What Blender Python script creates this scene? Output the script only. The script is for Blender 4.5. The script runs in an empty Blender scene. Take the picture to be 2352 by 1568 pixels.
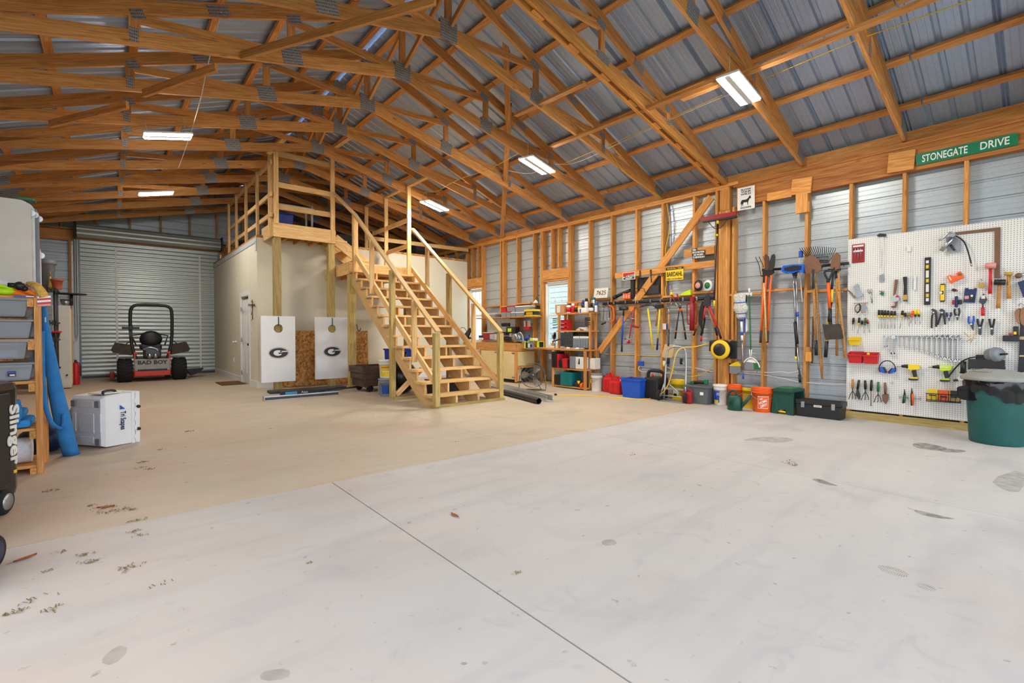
import bpy, bmesh, math, random
from mathutils import Vector, Matrix
random.seed(7)
S = bpy.context.scene
COL = S.collection
PI = math.pi
# ---------------------------------------------------------------- camera
FPX, PITCH, YAW, CH = 1086.0, math.radians(-1.06), math.radians(40.48), 1.226
cam_d = bpy.data.cameras.new('camera'); cam = bpy.data.objects.new('camera', cam_d); COL.objects.link(cam)
cam_d.sensor_width = 36.0; cam_d.lens = FPX/2352*36.0; cam_d.clip_start = .05; cam_d.clip_end = 200
cam.location = (0, 0, CH); cam.rotation_euler = (PI/2+PITCH, 0, -YAW)
S.camera = cam
# ---------------------------------------------------------------- light and exposure
S.view_settings.view_transform = 'Standard'; S.view_settings.look = 'None'
S.view_settings.gamma = 1.0; S.view_settings.use_curve_mapping = False
S.view_settings.exposure = 0.55
W = bpy.data.worlds.new('sky'); S.world = W; W.use_nodes = True
bg = W.node_tree.nodes['Background']; bg.inputs[0].default_value = (.86, .93, 1.0, 1); bg.inputs[1].default_value = 2.4
S.cycles.max_bounces = 7; S.cycles.diffuse_bounces = 5; S.cycles.glossy_bounces = 3; S.cycles.transmission_bounces = 4
S.cycles.transparent_max_bounces = 12; S.cycles.use_denoising = True; S.cycles.sample_clamp_indirect = 6
S.cycles.caustics_reflective = False; S.cycles.caustics_refractive = False
LED = 130.0
# ---------------------------------------------------------------- measuring: pixel of the photograph -> point on a real plane
_F = Vector((math.sin(YAW)*math.cos(PITCH), math.cos(YAW)*math.cos(PITCH), math.sin(PITCH)))
_R = Vector((math.cos(YAW), -math.sin(YAW), 0)); _U = _R.cross(_F); _C = Vector((0, 0, CH))
def ray(u, v): return _F+_R*((u-1176)/FPX)+_U*((784-v)/FPX)
def hx(u, v, x=8.12): d = ray(u, v); return _C+d*(x/d.x)
def hy(u, v, y): d = ray(u, v); return _C+d*(y/d.y)
def hz(u, v, z=0.): d = ray(u, v); return _C+d*((z-CH)/d.z)
CR = dict(a=(1380,460,6.03), b=(1380,680,6.03), c=(1640,400,5.226), d=(1640,680,5.226), e=(1930,480,5.6), g=(2120,480,5.6), h=(1930,740,5.6),
 i=(2100,740,4.9), j=(1230,600,4.7515), k=(1040,640,7.126), l=(870,760,7.35), n=(740,400,2.85), o=(500,600,4.6125), q=(150,480,3.7325),
 r=(0,640,6.03), s=(0,860,3.336), t=(0,830,3.135), v=(480,320,3.919), w=(800,420,6.533), x=(1560,380,8.71), y=(1400,0,2.4706), m=(1660,650,7.84), p=(1940,800,7.84))
def Q(c, x, y): a = CR[c]; return (a[0]+x/a[2], a[1]+y/a[2])
# ---------------------------------------------------------------- materials
def srgb(r, g, b):
    f = lambda c: c/12.92 if c <= .04045 else ((c+.055)/1.055)**2.4
    return (f(r/255), f(g/255), f(b/255), 1)
MATS = {}
def newmat(name):
    m = bpy.data.materials.new(name); m.use_nodes = True
    nt = m.node_tree; return m, nt, nt.nodes['Principled BSDF']
def nd(nt, t, **kw):
    n = nt.nodes.new(t)
    for k, v in kw.items():
        if k.startswith('i_'): n.inputs[k[2:].replace('_', ' ')].default_value = v
        elif k[0] == 'n' and k[1:].isdigit(): n.inputs[int(k[1:])].default_value = v
        else: setattr(n, k, v)
    return n
def mat(name, rgb, rough=.5, metal=0., var=.12, scale=6., bump=0., spec=.5, alpha=1.):
    """plain surface with slight procedural unevenness of colour"""
    if name in MATS: return MATS[name]
    m, nt, b = newmat(name); c = srgb(*rgb)
    if var > 0:
        tc = nd(nt, 'ShaderNodeTexCoord'); n = nd(nt, 'ShaderNodeTexNoise', i_Scale=scale, i_Detail=4.)
        r = nd(nt, 'ShaderNodeValToRGB'); e = r.color_ramp.elements
        e[0].position = .3; e[1].position = .7
        e[0].color = (c[0]*(1-var), c[1]*(1-var), c[2]*(1-var), 1); e[1].color = (min(1, c[0]*(1+var*.6)), min(1, c[1]*(1+var*.6)), min(1, c[2]*(1+var*.6)), 1)
        nt.links.new(tc.outputs['Object'], n.inputs['Vector']); nt.links.new(n.outputs['Fac'], r.inputs[0]); nt.links.new(r.outputs[0], b.inputs['Base Color'])
        if bump:
            bp = nd(nt, 'ShaderNodeBump', i_Strength=bump, i_Distance=.01); nt.links.new(n.outputs['Fac'], bp.inputs['Height']); nt.links.new(bp.outputs[0], b.inputs['Normal'])
    else: b.inputs['Base Color'].default_value = c
    b.inputs['Roughness'].default_value = rough; b.inputs['Metallic'].default_value = metal; b.inputs['Specular IOR Level'].default_value = spec
    if alpha < 1: b.inputs['Alpha'].default_value = alpha
    MATS[name] = m; return m
def wood(name, light, dark, rough=.6, knots=.5, gs=1.0, spec=.3):
    """sawn board: grain runs along the local X of each board, every board a little different"""
    m, nt, b = newmat(name); L = nt.links.new
    tc = nd(nt, 'ShaderNodeTexCoord'); oi = nd(nt, 'ShaderNodeObjectInfo')
    off = nd(nt, 'ShaderNodeVectorMath', operation='SCALE'); cx = nd(nt, 'ShaderNodeCombineXYZ', n0=1., n1=1., n2=1.)
    L(cx.outputs[0], off.inputs[0]); 
    ml = nd(nt, 'ShaderNodeMath', operation='MULTIPLY', n1=37.); L(oi.outputs['Random'], ml.inputs[0]); L(ml.outputs[0], off.inputs['Scale'])
    ad = nd(nt, 'ShaderNodeVectorMath', operation='ADD'); L(tc.outputs['Object'], ad.inputs[0]); L(off.outputs[0], ad.inputs[1])
    mp = nd(nt, 'ShaderNodeMapping'); mp.inputs['Scale'].default_value = (1.1*gs, 16*gs, 16*gs); L(ad.outputs[0], mp.inputs[0])
    n1 = nd(nt, 'ShaderNodeTexNoise', i_Scale=2.2, i_Detail=6., i_Distortion=1.2); L(mp.outputs[0], n1.inputs['Vector'])
    mp2 = nd(nt, 'ShaderNodeMapping'); mp2.inputs['Scale'].default_value = (3*gs, 70*gs, 70*gs); L(ad.outputs[0], mp2.inputs[0])
    n2 = nd(nt, 'ShaderNodeTexNoise', i_Scale=2., i_Detail=3.); L(mp2.outputs[0], n2.inputs['Vector'])
    mx = nd(nt, 'ShaderNodeMix', data_type='FLOAT', n0=.35); L(n1.outputs['Fac'], mx.inputs[2]); L(n2.outputs['Fac'], mx.inputs[3])
    r = nd(nt, 'ShaderNodeValToRGB'); e = r.color_ramp.elements; e[0].position = .34; e[1].position = .62
    e[0].color = srgb(*dark); e[1].color = srgb(*light); L(mx.outputs[0], r.inputs[0])
    out = r.outputs[0]
    if knots:
        mp3 = nd(nt, 'ShaderNodeMapping'); mp3.inputs['Scale'].default_value = (2.2, 6.5, 6.5); L(ad.outputs[0], mp3.inputs[0])
        vo = nd(nt, 'ShaderNodeTexVoronoi', i_Scale=1.); L(mp3.outputs[0], vo.inputs['Vector'])
        rk = nd(nt, 'ShaderNodeValToRGB'); k = rk.color_ramp.elements; k[0].position = .05; k[1].position = .13
        k[0].color = (knots, knots, knots, 1); k[1].color = (0, 0, 0, 1); L(vo.outputs['Distance'], rk.inputs[0])
        mk = nd(nt, 'ShaderNodeMix', data_type='RGBA'); L(rk.outputs[0], mk.inputs[0]); L(out, mk.inputs[6]); d = srgb(*dark); mk.inputs[7].default_value = (d[0]*.35, d[1]*.3, d[2]*.3, 1)
        out = mk.outputs[2]
    hs = nd(nt, 'ShaderNodeHueSaturation'); mr = nd(nt, 'ShaderNodeMapRange', n3=.78, n4=1.14); L(oi.outputs['Random'], mr.inputs[0]); L(mr.outputs[0], hs.inputs['Value'])
    L(out, hs.inputs['Color']); L(hs.outputs[0], b.inputs['Base Color'])
    bp = nd(nt, 'ShaderNodeBump', i_Strength=.15, i_Distance=.004); L(mx.outputs[0], bp.inputs['Height']); L(bp.outputs[0], b.inputs['Normal'])
    b.inputs['Roughness'].default_value = rough; b.inputs['Specular IOR Level'].default_value = spec
    MATS[name] = m; return m
wood('truss_wood', (228,166,100), (184,118,62)); wood('stud_wood', (226,165,92), (188,118,54)); wood('stair_wood', (242,208,150), (216,166,102), knots=.45)
wood('treated_wood', (205,182,120), (160,134,72)); wood('beam_wood', (205,138,74), (150,84,34), gs=.7); wood('dark_wood', (104,84,72), (62,48,42)); wood('bench_wood', (222,164,98), (176,112,54))
wood('handle_wood', (205,150,84), (160,104,50), knots=0, gs=2.); mat('pale_ply', (228,206,152), .6, var=.07, scale=3.)
def emis(name, rgb, st):
    m, nt, b = newmat(name); b.inputs['Emission Color'].default_value = srgb(*rgb); b.inputs['Emission Strength'].default_value = st; b.inputs['Base Color'].default_value = (.9,.9,.9,1); MATS[name] = m; return m
emis('led', (255,247,232), LED)
def clear(name, rgb, mixf=.35, rough=.15):
    """thin clear plastic or glass: part transparent, part glossy"""
    m, nt, b = newmat(name); L = nt.links.new
    tr = nd(nt, 'ShaderNodeBsdfTransparent'); tr.inputs[0].default_value = srgb(*rgb); b.inputs['Base Color'].default_value = srgb(*rgb); b.inputs['Roughness'].default_value = rough
    ms = nd(nt, 'ShaderNodeMixShader', n0=mixf); L(tr.outputs[0], ms.inputs[1]); L(b.outputs[0], ms.inputs[2]); L(ms.outputs[0], nt.nodes['Material Output'].inputs[0]); MATS[name] = m; return m
clear('clear_plastic', (196,202,210), .45, .25); clear('glass', (235,245,245), .10, .02); clear('smoky_plastic', (120,125,132), .4, .25)
def concrete(name, base, stain, dirt):
    m, nt, b = newmat(name); L = nt.links.new
    ge = nd(nt, 'ShaderNodeNewGeometry'); P = ge.outputs['Position']
    def noise(sc, det=5., dist=0.):
        n = nd(nt, 'ShaderNodeTexNoise', i_Scale=sc, i_Detail=det, i_Distortion=dist); L(P, n.inputs['Vector']); return n.outputs['Fac']
    def ramp(f, p0, p1, c0=(0,0,0,1), c1=(1,1,1,1)):
        r = nd(nt, 'ShaderNodeValToRGB'); e = r.color_ramp.elements; e[0].position = p0; e[1].position = p1; e[0].color = c0; e[1].color = c1; L(f, r.inputs[0]); return r.outputs[0]
    def mix(f, a, c):
        k = nd(nt, 'ShaderNodeMix', data_type='RGBA'); L(f, k.inputs[0])
        if isinstance(a, tuple): k.inputs[6].default_value = a
        else: L(a, k.inputs[6])
        k.inputs[7].default_value = c; return k.outputs[2]
    bs = srgb(*base); c = ramp(noise(.8, 6.), .35, .7, tuple(x*.90 for x in bs[:3])+(1,), bs)
    half = lambda o, f: ramp(o, 0, 1, (0,0,0,1), (f,f,f,1))
    c = mix(half(ramp(noise(1.3, 6., .8), .56, .72), .55), c, srgb(*stain))
    c = mix(half(ramp(noise(.55, 5., .5), .58, .74), .5), c, srgb(*dirt))
    sx = nd(nt, 'ShaderNodeSeparateXYZ'); L(P, sx.inputs[0]); gx = nd(nt, 'ShaderNodeMapRange', n1=4.2, n2=-.8, n3=0., n4=1.); L(sx.outputs['X'], gx.inputs[0])
    md = nd(nt, 'ShaderNodeMath', operation='MULTIPLY'); L(gx.outputs[0], md.inputs[0]); L(noise(.9, 6., .6), md.inputs[1]); c = mix(half(ramp(md.outputs[0], .22, .62), .8), c, srgb(*dirt))  # third colour strengthens towards the left side, broken up by noise
    mpn = nd(nt, 'ShaderNodeMapping'); mpn.inputs['Scale'].default_value = (.5, 3.2, 1.); mpn.inputs['Rotation'].default_value = (0, 0, .5); L(P, mpn.inputs[0]); ns = nd(nt, 'ShaderNodeTexNoise', i_Scale=1.6, i_Detail=6., i_Distortion=.6); L(mpn.outputs[0], ns.inputs['Vector'])
    c = mix(half(ramp(ns.outputs['Fac'], .50, .72), .45), c, srgb(*stain)); c = mix(half(ramp(noise(4.5, 5., 1.5), .60, .74), .5), c, srgb(*stain))
    c = mix(half(ramp(noise(14., 3.), .68, .75), .55), c, srgb(128,112,100))
    c = mix(half(ramp(noise(60., 2.), .72, .78), .35), c, srgb(110,100,92))
    L(c, b.inputs['Base Color'])
    bp = nd(nt, 'ShaderNodeBump', i_Strength=.12, i_Distance=.003); L(noise(90., 3.), bp.inputs['Height']); L(bp.outputs[0], b.inputs['Normal'])
    rr = nd(nt, 'ShaderNodeMapRange', n3=.42, n4=.7); L(noise(2.5), rr.inputs[0]); L(rr.outputs[0], b.inputs['Roughness']); b.inputs['Specular IOR Level'].default_value = .35
    MATS[name] = m; return m
concrete('concrete_near', (204,200,197), (176,174,176), (204,180,160)); concrete('concrete_far', (204,190,170), (180,166,148), (206,170,142))
def metal_sheet(name, rgb, rough, metal=.75):
    m, nt, b = newmat(name); L = nt.links.new
    tc = nd(nt, 'ShaderNodeTexCoord'); n = nd(nt, 'ShaderNodeTexNoise', i_Scale=30., i_Detail=4.); L(tc.outputs['Object'], n.inputs['Vector'])
    c = srgb(*rgb); r = nd(nt, 'ShaderNodeValToRGB'); e = r.color_ramp.elements; e[0].position = .3; e[1].position = .7
    e[0].color = tuple(x*.9 for x in c[:3])+(1,); e[1].color = c; L(n.outputs['Fac'], r.inputs[0]); L(r.outputs[0], b.inputs['Base Color'])
    b.inputs['Metallic'].default_value = metal; b.inputs['Roughness'].default_value = rough; MATS[name] = m; return m
metal_sheet('roof_metal', (176,194,222), .46, .5); metal_sheet('siding_metal', (188,198,206), .4, .4); metal_sheet('door_metal', (188,196,194), .34, .5)
def plate_mat():
    m, nt, b = newmat('nail_plate'); L = nt.links.new
    tc = nd(nt, 'ShaderNodeTexCoord'); mp = nd(nt, 'ShaderNodeMapping'); mp.inputs['Scale'].default_value = (55, 55, 30); L(tc.outputs['Object'], mp.inputs[0])
    vo = nd(nt, 'ShaderNodeTexVoronoi', i_Scale=1., i_Randomness=.15); L(mp.outputs[0], vo.inputs['Vector'])
    r = nd(nt, 'ShaderNodeValToRGB'); e = r.color_ramp.elements; e[0].position = .2; e[1].position = .5; e[0].color = srgb(95,92,92); e[1].color = srgb(176,174,176); L(vo.outputs['Distance'], r.inputs[0]); L(r.outputs[0], b.inputs['Base Color'])
    b.inputs['Metallic'].default_value = .5; b.inputs['Roughness'].default_value = .5; MATS['nail_plate'] = m
plate_mat()
def osb_mat():
    m, nt, b = newmat('osb'); L = nt.links.new
    tc = nd(nt, 'ShaderNodeTexCoord'); vo = nd(nt, 'ShaderNodeTexVoronoi', i_Scale=22.); n = nd(nt, 'ShaderNodeTexNoise', i_Scale=9., i_Detail=5., i_Distortion=2.5)
    L(tc.outputs['Object'], vo.inputs['Vector']); L(tc.outputs['Object'], n.inputs['Vector'])
    mx = nd(nt, 'ShaderNodeMix', data_type='FLOAT', n0=.55); sp = nd(nt, 'ShaderNodeSeparateColor'); L(vo.outputs['Color'], sp.inputs[0]); L(sp.outputs[0], mx.inputs[2]); L(n.outputs['Fac'], mx.inputs[3])
    r = nd(nt, 'ShaderNodeValToRGB'); e = r.color_ramp.elements; e[0].position = .25; e[1].position = .7; e[0].color = srgb(146,92,36); e[1].color = srgb(214,160,88); L(mx.outputs[0], r.inputs[0]); L(r.outputs[0], b.inputs['Base Color']); b.inputs['Roughness'].default_value = .7
    MATS['osb'] = m
osb_mat()
def peg_mat():
    m, nt, b = newmat('pegboard_white'); b.inputs['Base Color'].default_value = srgb(226,224,222); b.inputs['Roughness'].default_value = .35; MATS['pegboard_white'] = m
peg_mat()
# ---------------------------------------------------------------- objects
WM = {}            # world matrix of every object
def link(o, parent=None, mw=None):
    COL.objects.link(o); mw = mw or Matrix.Identity(4)
    if parent is not None:
        o.parent = parent; o.matrix_basis = WM[parent].inverted() @ mw
    else: o.matrix_basis = mw
    WM[o] = mw; return o
def tag(o, label=None, cat=None, group=None, kind=None):
    for k, v in (('label', label), ('category', cat), ('group', group), ('kind', kind)):
        if v: o[k] = v
    return o
def thing(name, label, cat, loc=(0,0,0), rz=0., group=None, kind=None):
    o = bpy.data.objects.new(name, None); o.empty_display_size = .1
    link(o, None, Matrix.Translation(Vector(loc)) @ Matrix.Rotation(rz, 4, 'Z')); return tag(o, label, cat, group, kind)
def wallthing(name, label, cat, p, group=None): return thing(name, label, cat, p, -PI/2, group)
def frame(z, xh=None):
    z = Vector(z).normalized(); h = Vector((0,0,1)) if abs(z.z) < .95 else Vector((1,0,0))
    x = h.cross(z).normalized(); return x, z.cross(x), z
class G:
    """collects geometry for ONE mesh"""
    def __init__(s): s.v = []; s.f = []; s.sm = []
    def add(s, vs, fs, sm=False):
        n = len(s.v); s.v += [Vector(p) for p in vs]; s.f += [tuple(i+n for i in f) for f in fs]; s.sm += [sm]*len(fs); return s
    def box(s, c, d, M=None, taper=1., bev=0.):
        x, y, z = d[0]/2, d[1]/2, d[2]/2; c = Vector(c)
        if bev > 0:
            b = min(bev, x*.9, y*.9, z*.9); bm = bmesh.new(); bmesh.ops.create_cube(bm, size=1.)
            for q in bm.verts: q.co = Vector((q.co.x*2*x, q.co.y*2*y, q.co.z*2*z))
            bmesh.ops.bevel(bm, geom=bm.edges[:], offset=b, segments=2, affect='EDGES', profile=.6)
            bm.verts.index_update(); vs = [q.co.copy() for q in bm.verts]; fs = [[q.index for q in f.verts] for f in bm.faces]; bm.free()
            if taper != 1: vs = [Vector((p.x*(1+(taper-1)*(.5-p.z/(2*z))), p.y*(1+(taper-1)*(.5-p.z/(2*z))), p.z)) for p in vs]
            if M: vs = [M @ p for p in vs]
            return s.add([c+p for p in vs], fs)
        t = taper
        vs = [Vector(p) for p in ((-x*t,-y*t,-z),(x*t,-y*t,-z),(x*t,y*t,-z),(-x*t,y*t,-z),(-x,-y,z),(x,-y,z),(x,y,z),(-x,y,z))]
        if M: vs = [M @ p for p in vs]
        return s.add([c+p for p in vs], [(3,2,1,0),(4,5,6,7),(0,1,5,4),(1,2,6,5),(2,3,7,6),(3,0,4,7)])
    def bar(s, a, b, w, h, up=(0,0,1)):
        a, b = Vector(a), Vector(b); x = (b-a).normalized(); up = Vector(up)
        if abs(x.dot(up)) > .98: up = Vector((0,1,0))
        y = up.cross(x).normalized(); z = x.cross(y); M = Matrix((x, y, z)).transposed(); return s.box((a+b)/2, ((b-a).length, w, h), M)
    def cyl(s, a, b, r, r2=None, n=12, cap=True, sm=True):
        a, b = Vector(a), Vector(b); r2 = r if r2 is None else r2; x, y, z = frame(b-a)
        vs = [p+(x*math.cos(2*PI*i/n)+y*math.sin(2*PI*i/n))*q for p, q in ((a, r), (b, r2)) for i in range(n)]
        s.add(vs, [(i, (i+1)%n, n+(i+1)%n, n+i) for i in range(n)], sm)
        if cap: k = len(s.v)-2*n; s.f += [tuple(range(k+n-1, k-1, -1)), tuple(range(k+n, k+2*n))]; s.sm += [False]*2
        return s
    def tube(s, pts, r, n=8, closed=False, smooth=0, rs=None, sx=1.):
        P = [Vector(p) for p in pts]
        for _ in range(smooth):
            q = []; m = len(P)
            for i in range(m if closed else m-1): a, b = P[i], P[(i+1)%m]; q += [a*.75+b*.25, a*.25+b*.75]
            P = q if closed else [P[0]]+q+[P[-1]]
        m = len(P); base = len(s.v); px = None
        for i in range(m):
            t = (P[(i+1)%m]-P[i-1]) if closed else (P[min(i+1,m-1)]-P[max(i-1,0)])
            if t.length < 1e-9: t = Vector((0,0,1))
            t.normalize()
            if px is None: x, y, _ = frame(t)
            else: x = (px-t*px.dot(t)); x = x.normalized() if x.length > 1e-6 else frame(t)[0]; y = t.cross(x)
            px = x; rr = r if rs is None else r*rs[min(int(i*len(rs)/m), len(rs)-1)]
            s.v += [P[i]+(x*math.cos(2*PI*j/n)*sx+y*math.sin(2*PI*j/n))*rr for j in range(n)]
        for i in range(m if closed else m-1):
            for j in range(n): a = base+i*n; b = base+((i+1)%m)*n; s.f.append((a+j, a+(j+1)%n, b+(j+1)%n, b+j)); s.sm.append(True)
        if not closed: s.f += [tuple(range(base+n-1, base-1, -1)), tuple(range(base+(m-1)*n, base+m*n))]; s.sm += [False]*2
        return s
    def lathe(s, prof, c=(0,0,0), ax=(0,0,1), n=20, sq=0., sm=True, sy=1.):
        """revolve (radius, height) pairs; sq > 0 squares the section"""
        c = Vector(c); x, y, z = frame(ax)
        if tuple(ax) == (0,0,1): x, y = Vector((1,0,0)), Vector((0,1,0))
        base = len(s.v)
        for r, h in prof:
            for j in range(n):
                t = 2*PI*j/n; ct, st = math.cos(t), math.sin(t)
                k = 1. if not sq else 1/((abs(ct)**(2+sq*8)+abs(st)**(2+sq*8))**(1/(2+sq*8)))
                s.v.append(c+x*ct*r*k+y*st*r*k*sy+z*h)
        for i in range(len(prof)-1):
            for j in range(n): a = base+i*n; b = a+n; s.f.append((a+j, a+(j+1)%n, b+(j+1)%n, b+j)); s.sm.append(sm)
        if prof[0][0] > 1e-6: s.f.append(tuple(range(base+n-1, base-1, -1))); s.sm.append(False)
        if prof[-1][0] > 1e-6: k = base+(len(prof)-1)*n; s.f.append(tuple(range(k, k+n))); s.sm.append(False)
        return s
    def ball(s, c, r, sc=(1,1,1), n=14, M=None):
        pr = [(math.sin(PI*i/8), -math.cos(PI*i/8)) for i in range(9)]; g = G().lathe([(max(a, 1e-7), b) for a, b in pr], n=n)
        f = lambda p: Vector((p.x*r*sc[0], p.y*r*sc[1], p.z*r*sc[2])); vs = [f(p) for p in g.v]
        if M: vs = [M @ p for p in vs]
        return s.add([Vector(c)+p for p in vs], g.f[:], True)
    def prism(s, pts, d):
        """polygon of 3-D points swept along the vector d"""
        P = [Vector(p) for p in pts]; d = Vector(d); n = len(P)
        nrm = Vector((0,0,0))
        for i in range(n): nrm += (P[i]-P[0]).cross(P[(i+1)%n]-P[0])
        if nrm.dot(d) > 0: P.reverse()
        s.add(P+[p+d for p in P], [tuple(range(n)), tuple(range(2*n-1, n-1, -1))]+[(i, n+i, n+(i+1)%n, (i+1)%n) for i in range(n)]); return s
    def loft(s, rings, closed=True, cap=True, sm=True):
        n = len(rings[0]); base = len(s.v)
        for r in rings: s.v += [Vector(p) for p in r]
        for i in range(len(rings)-1):
            for j in range(n if closed else n-1): a = base+i*n; b = a+n; s.f.append((a+j, a+(j+1)%n, b+(j+1)%n, b+j)); s.sm.append(sm)
        if cap and closed: s.f += [tuple(range(base+n-1, base-1, -1)), tuple(range(base+(len(rings)-1)*n, base+len(rings)*n))]; s.sm += [False]*2
        return s
    def build(s, name, m, parent=None, world=False, **tg):
        me = bpy.data.meshes.new(name); mw = WM[parent] if parent is not None else Matrix.Identity(4)
        vs = [mw.inverted() @ p for p in s.v] if world and parent is not None else s.v
        me.from_pydata([tuple(p) for p in vs], [], s.f); me.polygons.foreach_set('use_smooth', s.sm)
        bm = bmesh.new(); bm.from_mesh(me); bmesh.ops.recalc_face_normals(bm, faces=bm.faces); bm.to_mesh(me); bm.free()
        me.materials.append(MATS[m] if isinstance(m, str) else m); me.update()
        o = bpy.data.objects.new(name, me); link(o, parent, mw)
        return tag(o, **tg)
BOXC = {}
def boxmesh(d, m):
    k = (round(d[0],3), round(d[1],3), round(d[2],3), m)
    if k not in BOXC:
        g = G().box((0,0,0), d); me = bpy.data.meshes.new('board'); me.from_pydata([tuple(p) for p in g.v], [], g.f); me.materials.append(MATS[m]); me.update(); BOXC[k] = me
    return BOXC[k]
def board(name, a, b, w, h, m, parent=None, up=(0,0,1), **tg):
    """a straight board from a to b (world), w wide across, h high along up"""
    a, b = Vector(a), Vector(b); x = (b-a).normalized(); up = Vector(up)
    if abs(x.dot(up)) > .98: up = Vector((0,1,0)) if abs(x.y) < .9 else Vector((1,0,0))
    y = up.cross(x).normalized(); z = x.cross(y); R = Matrix((x, y, z)).transposed().to_4x4()
    o = bpy.data.objects.new(name, boxmesh(((b-a).length, w, h), m)); link(o, parent, Matrix.Translation((a+b)/2) @ R); return tag(o, **tg)
def text(name, s, m, parent, p, size, ex=.001, xax=(0,-1,0), zax=(0,0,1), width=None, shear=0., align='CENTER', bold=0.):
    """flat lettering standing on a surface: baseline along xax, up along zax"""
    c = bpy.data.curves.new(name, 'FONT'); c.body = s; c.size = size; c.extrude = ex; c.align_x = align; c.align_y = 'CENTER'; c.shear = shear; c.resolution_u = 3; c.offset = bold
    t = bpy.data.objects.new(name, c); COL.objects.link(t); dg = bpy.context.evaluated_depsgraph_get(); me = bpy.data.meshes.new_from_object(t.evaluated_get(dg)); bpy.data.objects.remove(t)
    x = Vector(xax).normalized(); z = Vector(zax); z = (z-x*z.dot(x)).normalized(); n = x.cross(z)
    k = 1.
    if width:
        w = max(q.co.x for q in me.vertices)-min(q.co.x for q in me.vertices); k = width/w
    R = Matrix((x*k, z, n)).transposed().to_4x4(); me.materials.clear(); me.materials.append(MATS[m] if isinstance(m, str) else m)
    mw = Matrix.Translation(Vector(p)) @ R
    me.transform(WM[parent].inverted() @ mw); o = bpy.data.objects.new(name, me); link(o, parent, WM[parent]); return o
def copy_tree(o, mw):
    """copy of a thing with copies of its parts and sub-parts, placed at mw"""
    def rec(src, par, m):
        c = src.copy(); COL.objects.link(c); WM[c] = m
        if par is not None: c.parent = par; c.matrix_basis = WM[par].inverted() @ m
        else: c.matrix_basis = m
        for ch in [k for k in list(WM) if k.parent == src]: rec(ch, c, m @ WM[src].inverted() @ WM[ch])
        return c
    return rec(o, None, mw)
# ================================================================ THE SETTING
XC, XR, XS = 3.3, 8.12, 8.26           # ridge line, inner face of the right studs, right siding
XL, YF, YN = -1.55, 17.12, -3.0        # inner face of the left studs, far wall, open near end
YJ = 3.89                              # slab joint and doubled truss
st = dict(kind='structure')
mat('subbase', (36,32,30), .9); mat('grass_ground', (120,128,96), .95, scale=.8, var=.3)
G().box((3.3,7.,-.26), (90,90,.2)).build('ground', 'grass_ground', **st)
floor = G().box((3.3,7.1,-.10), (10.4,20.4,.10)).build('floor', 'subbase', **st)
for x0, x1, y0, y1, m in ((-1.9,1.374,YN,YJ-.004,'concrete_near'), (1.385,4.517,YN,YJ-.004,'concrete_near'), (4.523,8.42,YN,YJ-.004,'concrete_near'),
                          (-1.9,3.398,YJ+.004,17.35,'concrete_far'), (3.402,8.42,YJ+.004,17.35,'concrete_far')):
    G().box(((x0+x1)/2,(y0+y1)/2,-.025), (x1-x0,y1-y0,.05)).build('slab', m, floor)
# ---- ribbed sheet metal
def ribs(p, q, s0, s1, step, depth, out, e, mn=.0016, hw=.020):
    """corrugated sheet: section runs from s0 to s1 along e, swept from p to q"""
    prof = [(s0, 0)]; k = math.floor(s0/step)
    while k*step < s1+step:
        c = k*step
        for d, h in ((-hw,0),(-hw*.5,depth),(hw*.5,depth),(hw,0),(.075,0),(.079,mn),(.085,mn),(.089,0),(.143,0),(.147,mn),(.153,mn),(.157,0)):
            if s0+.001 < c+d < s1-.001: prof.append((c+d, h))
        k += 1
    prof.append((s1, 0)); e, out = Vector(e), Vector(out); g = G()
    return g.loft([[p+e*a+out*b for a, b in prof], [q+e*a+out*b for a, b in prof]], closed=False, cap=False, sm=False)
RST = .2365; RPH = 1.214-5*RST
def siding_x(parent, y0, y1, z0, z1, x, o):
    for a in [y0+i*(y1-y0)/max(1, round((y1-y0)/3.05)) for i in range(max(1, round((y1-y0)/3.05)))]:
        b = a+(y1-y0)/max(1, round((y1-y0)/3.05)); z = z0
        while z < z1-.01:
            t = min(z1, z+4*RST); ribs(Vector((x,a,RPH)), Vector((x,b,RPH)), z-RPH, t-RPH, RST, .016, (o,0,0), (0,0,1)).build('siding_panel', 'siding_metal', parent); z = t
def siding_y(parent, x0, x1, z0, z1, y):
    z = z0
    while z < z1-.01:
        t = min(z1, z+4*RST); ribs(Vector((x0,y,RPH)), Vector((x1,y,RPH)), z-RPH, t-RPH, RST, .016, (0,1,0), (0,0,1)).build('siding_panel', 'siding_metal', parent); z = t
wr = G().box((XR+.07, 10.55, .02), (.14, 13.2, .038)).build('wall_right', 'treated_wood', **st)     # far sole plate carries the wall
board('sole_plate', (XR+.05,3.7,.05), (XR+.05,YN,.05), .12, .10, 'treated_wood', wr)
W2 = (7.55, 8.32, .86, 2.44); W1 = (10.88, 11.55, .95, 2.50)
siding_x(wr, YN, W2[0]-.02, 0, 3.72, XS, 1); siding_x(wr, W2[0]-.02, W2[1]+.02, 0, W2[2]-.02, XS, 1); siding_x(wr, W2[0]-.02, W2[1]+.02, W2[3]+.02, 3.72, XS, 1)
siding_x(wr, W2[1]+.02, W1[0]-.02, 0, 3.72, XS, 1); siding_x(wr, W1[0]-.02, W1[1]+.02, 0, W1[2]-.02, XS, 1); siding_x(wr, W1[0]-.02, W1[1]+.02, W1[3]+.02, 3.72, XS, 1); siding_x(wr, W1[1]+.02, 17.3, 0, 3.72, XS, 1)
def stud(y, z0=.04, z1=3.70, w=.042, x=XR, d=.138, m='stud_wood'): board('stud', (x+d/2, y, z0), (x+d/2, y, z1), w, d, m, wr, up=(1,0,0))
for u in (1155, 1187, 1225, 1353, 1404, 1460, 1520, 1592): stud(hx(u, 700).y)
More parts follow.
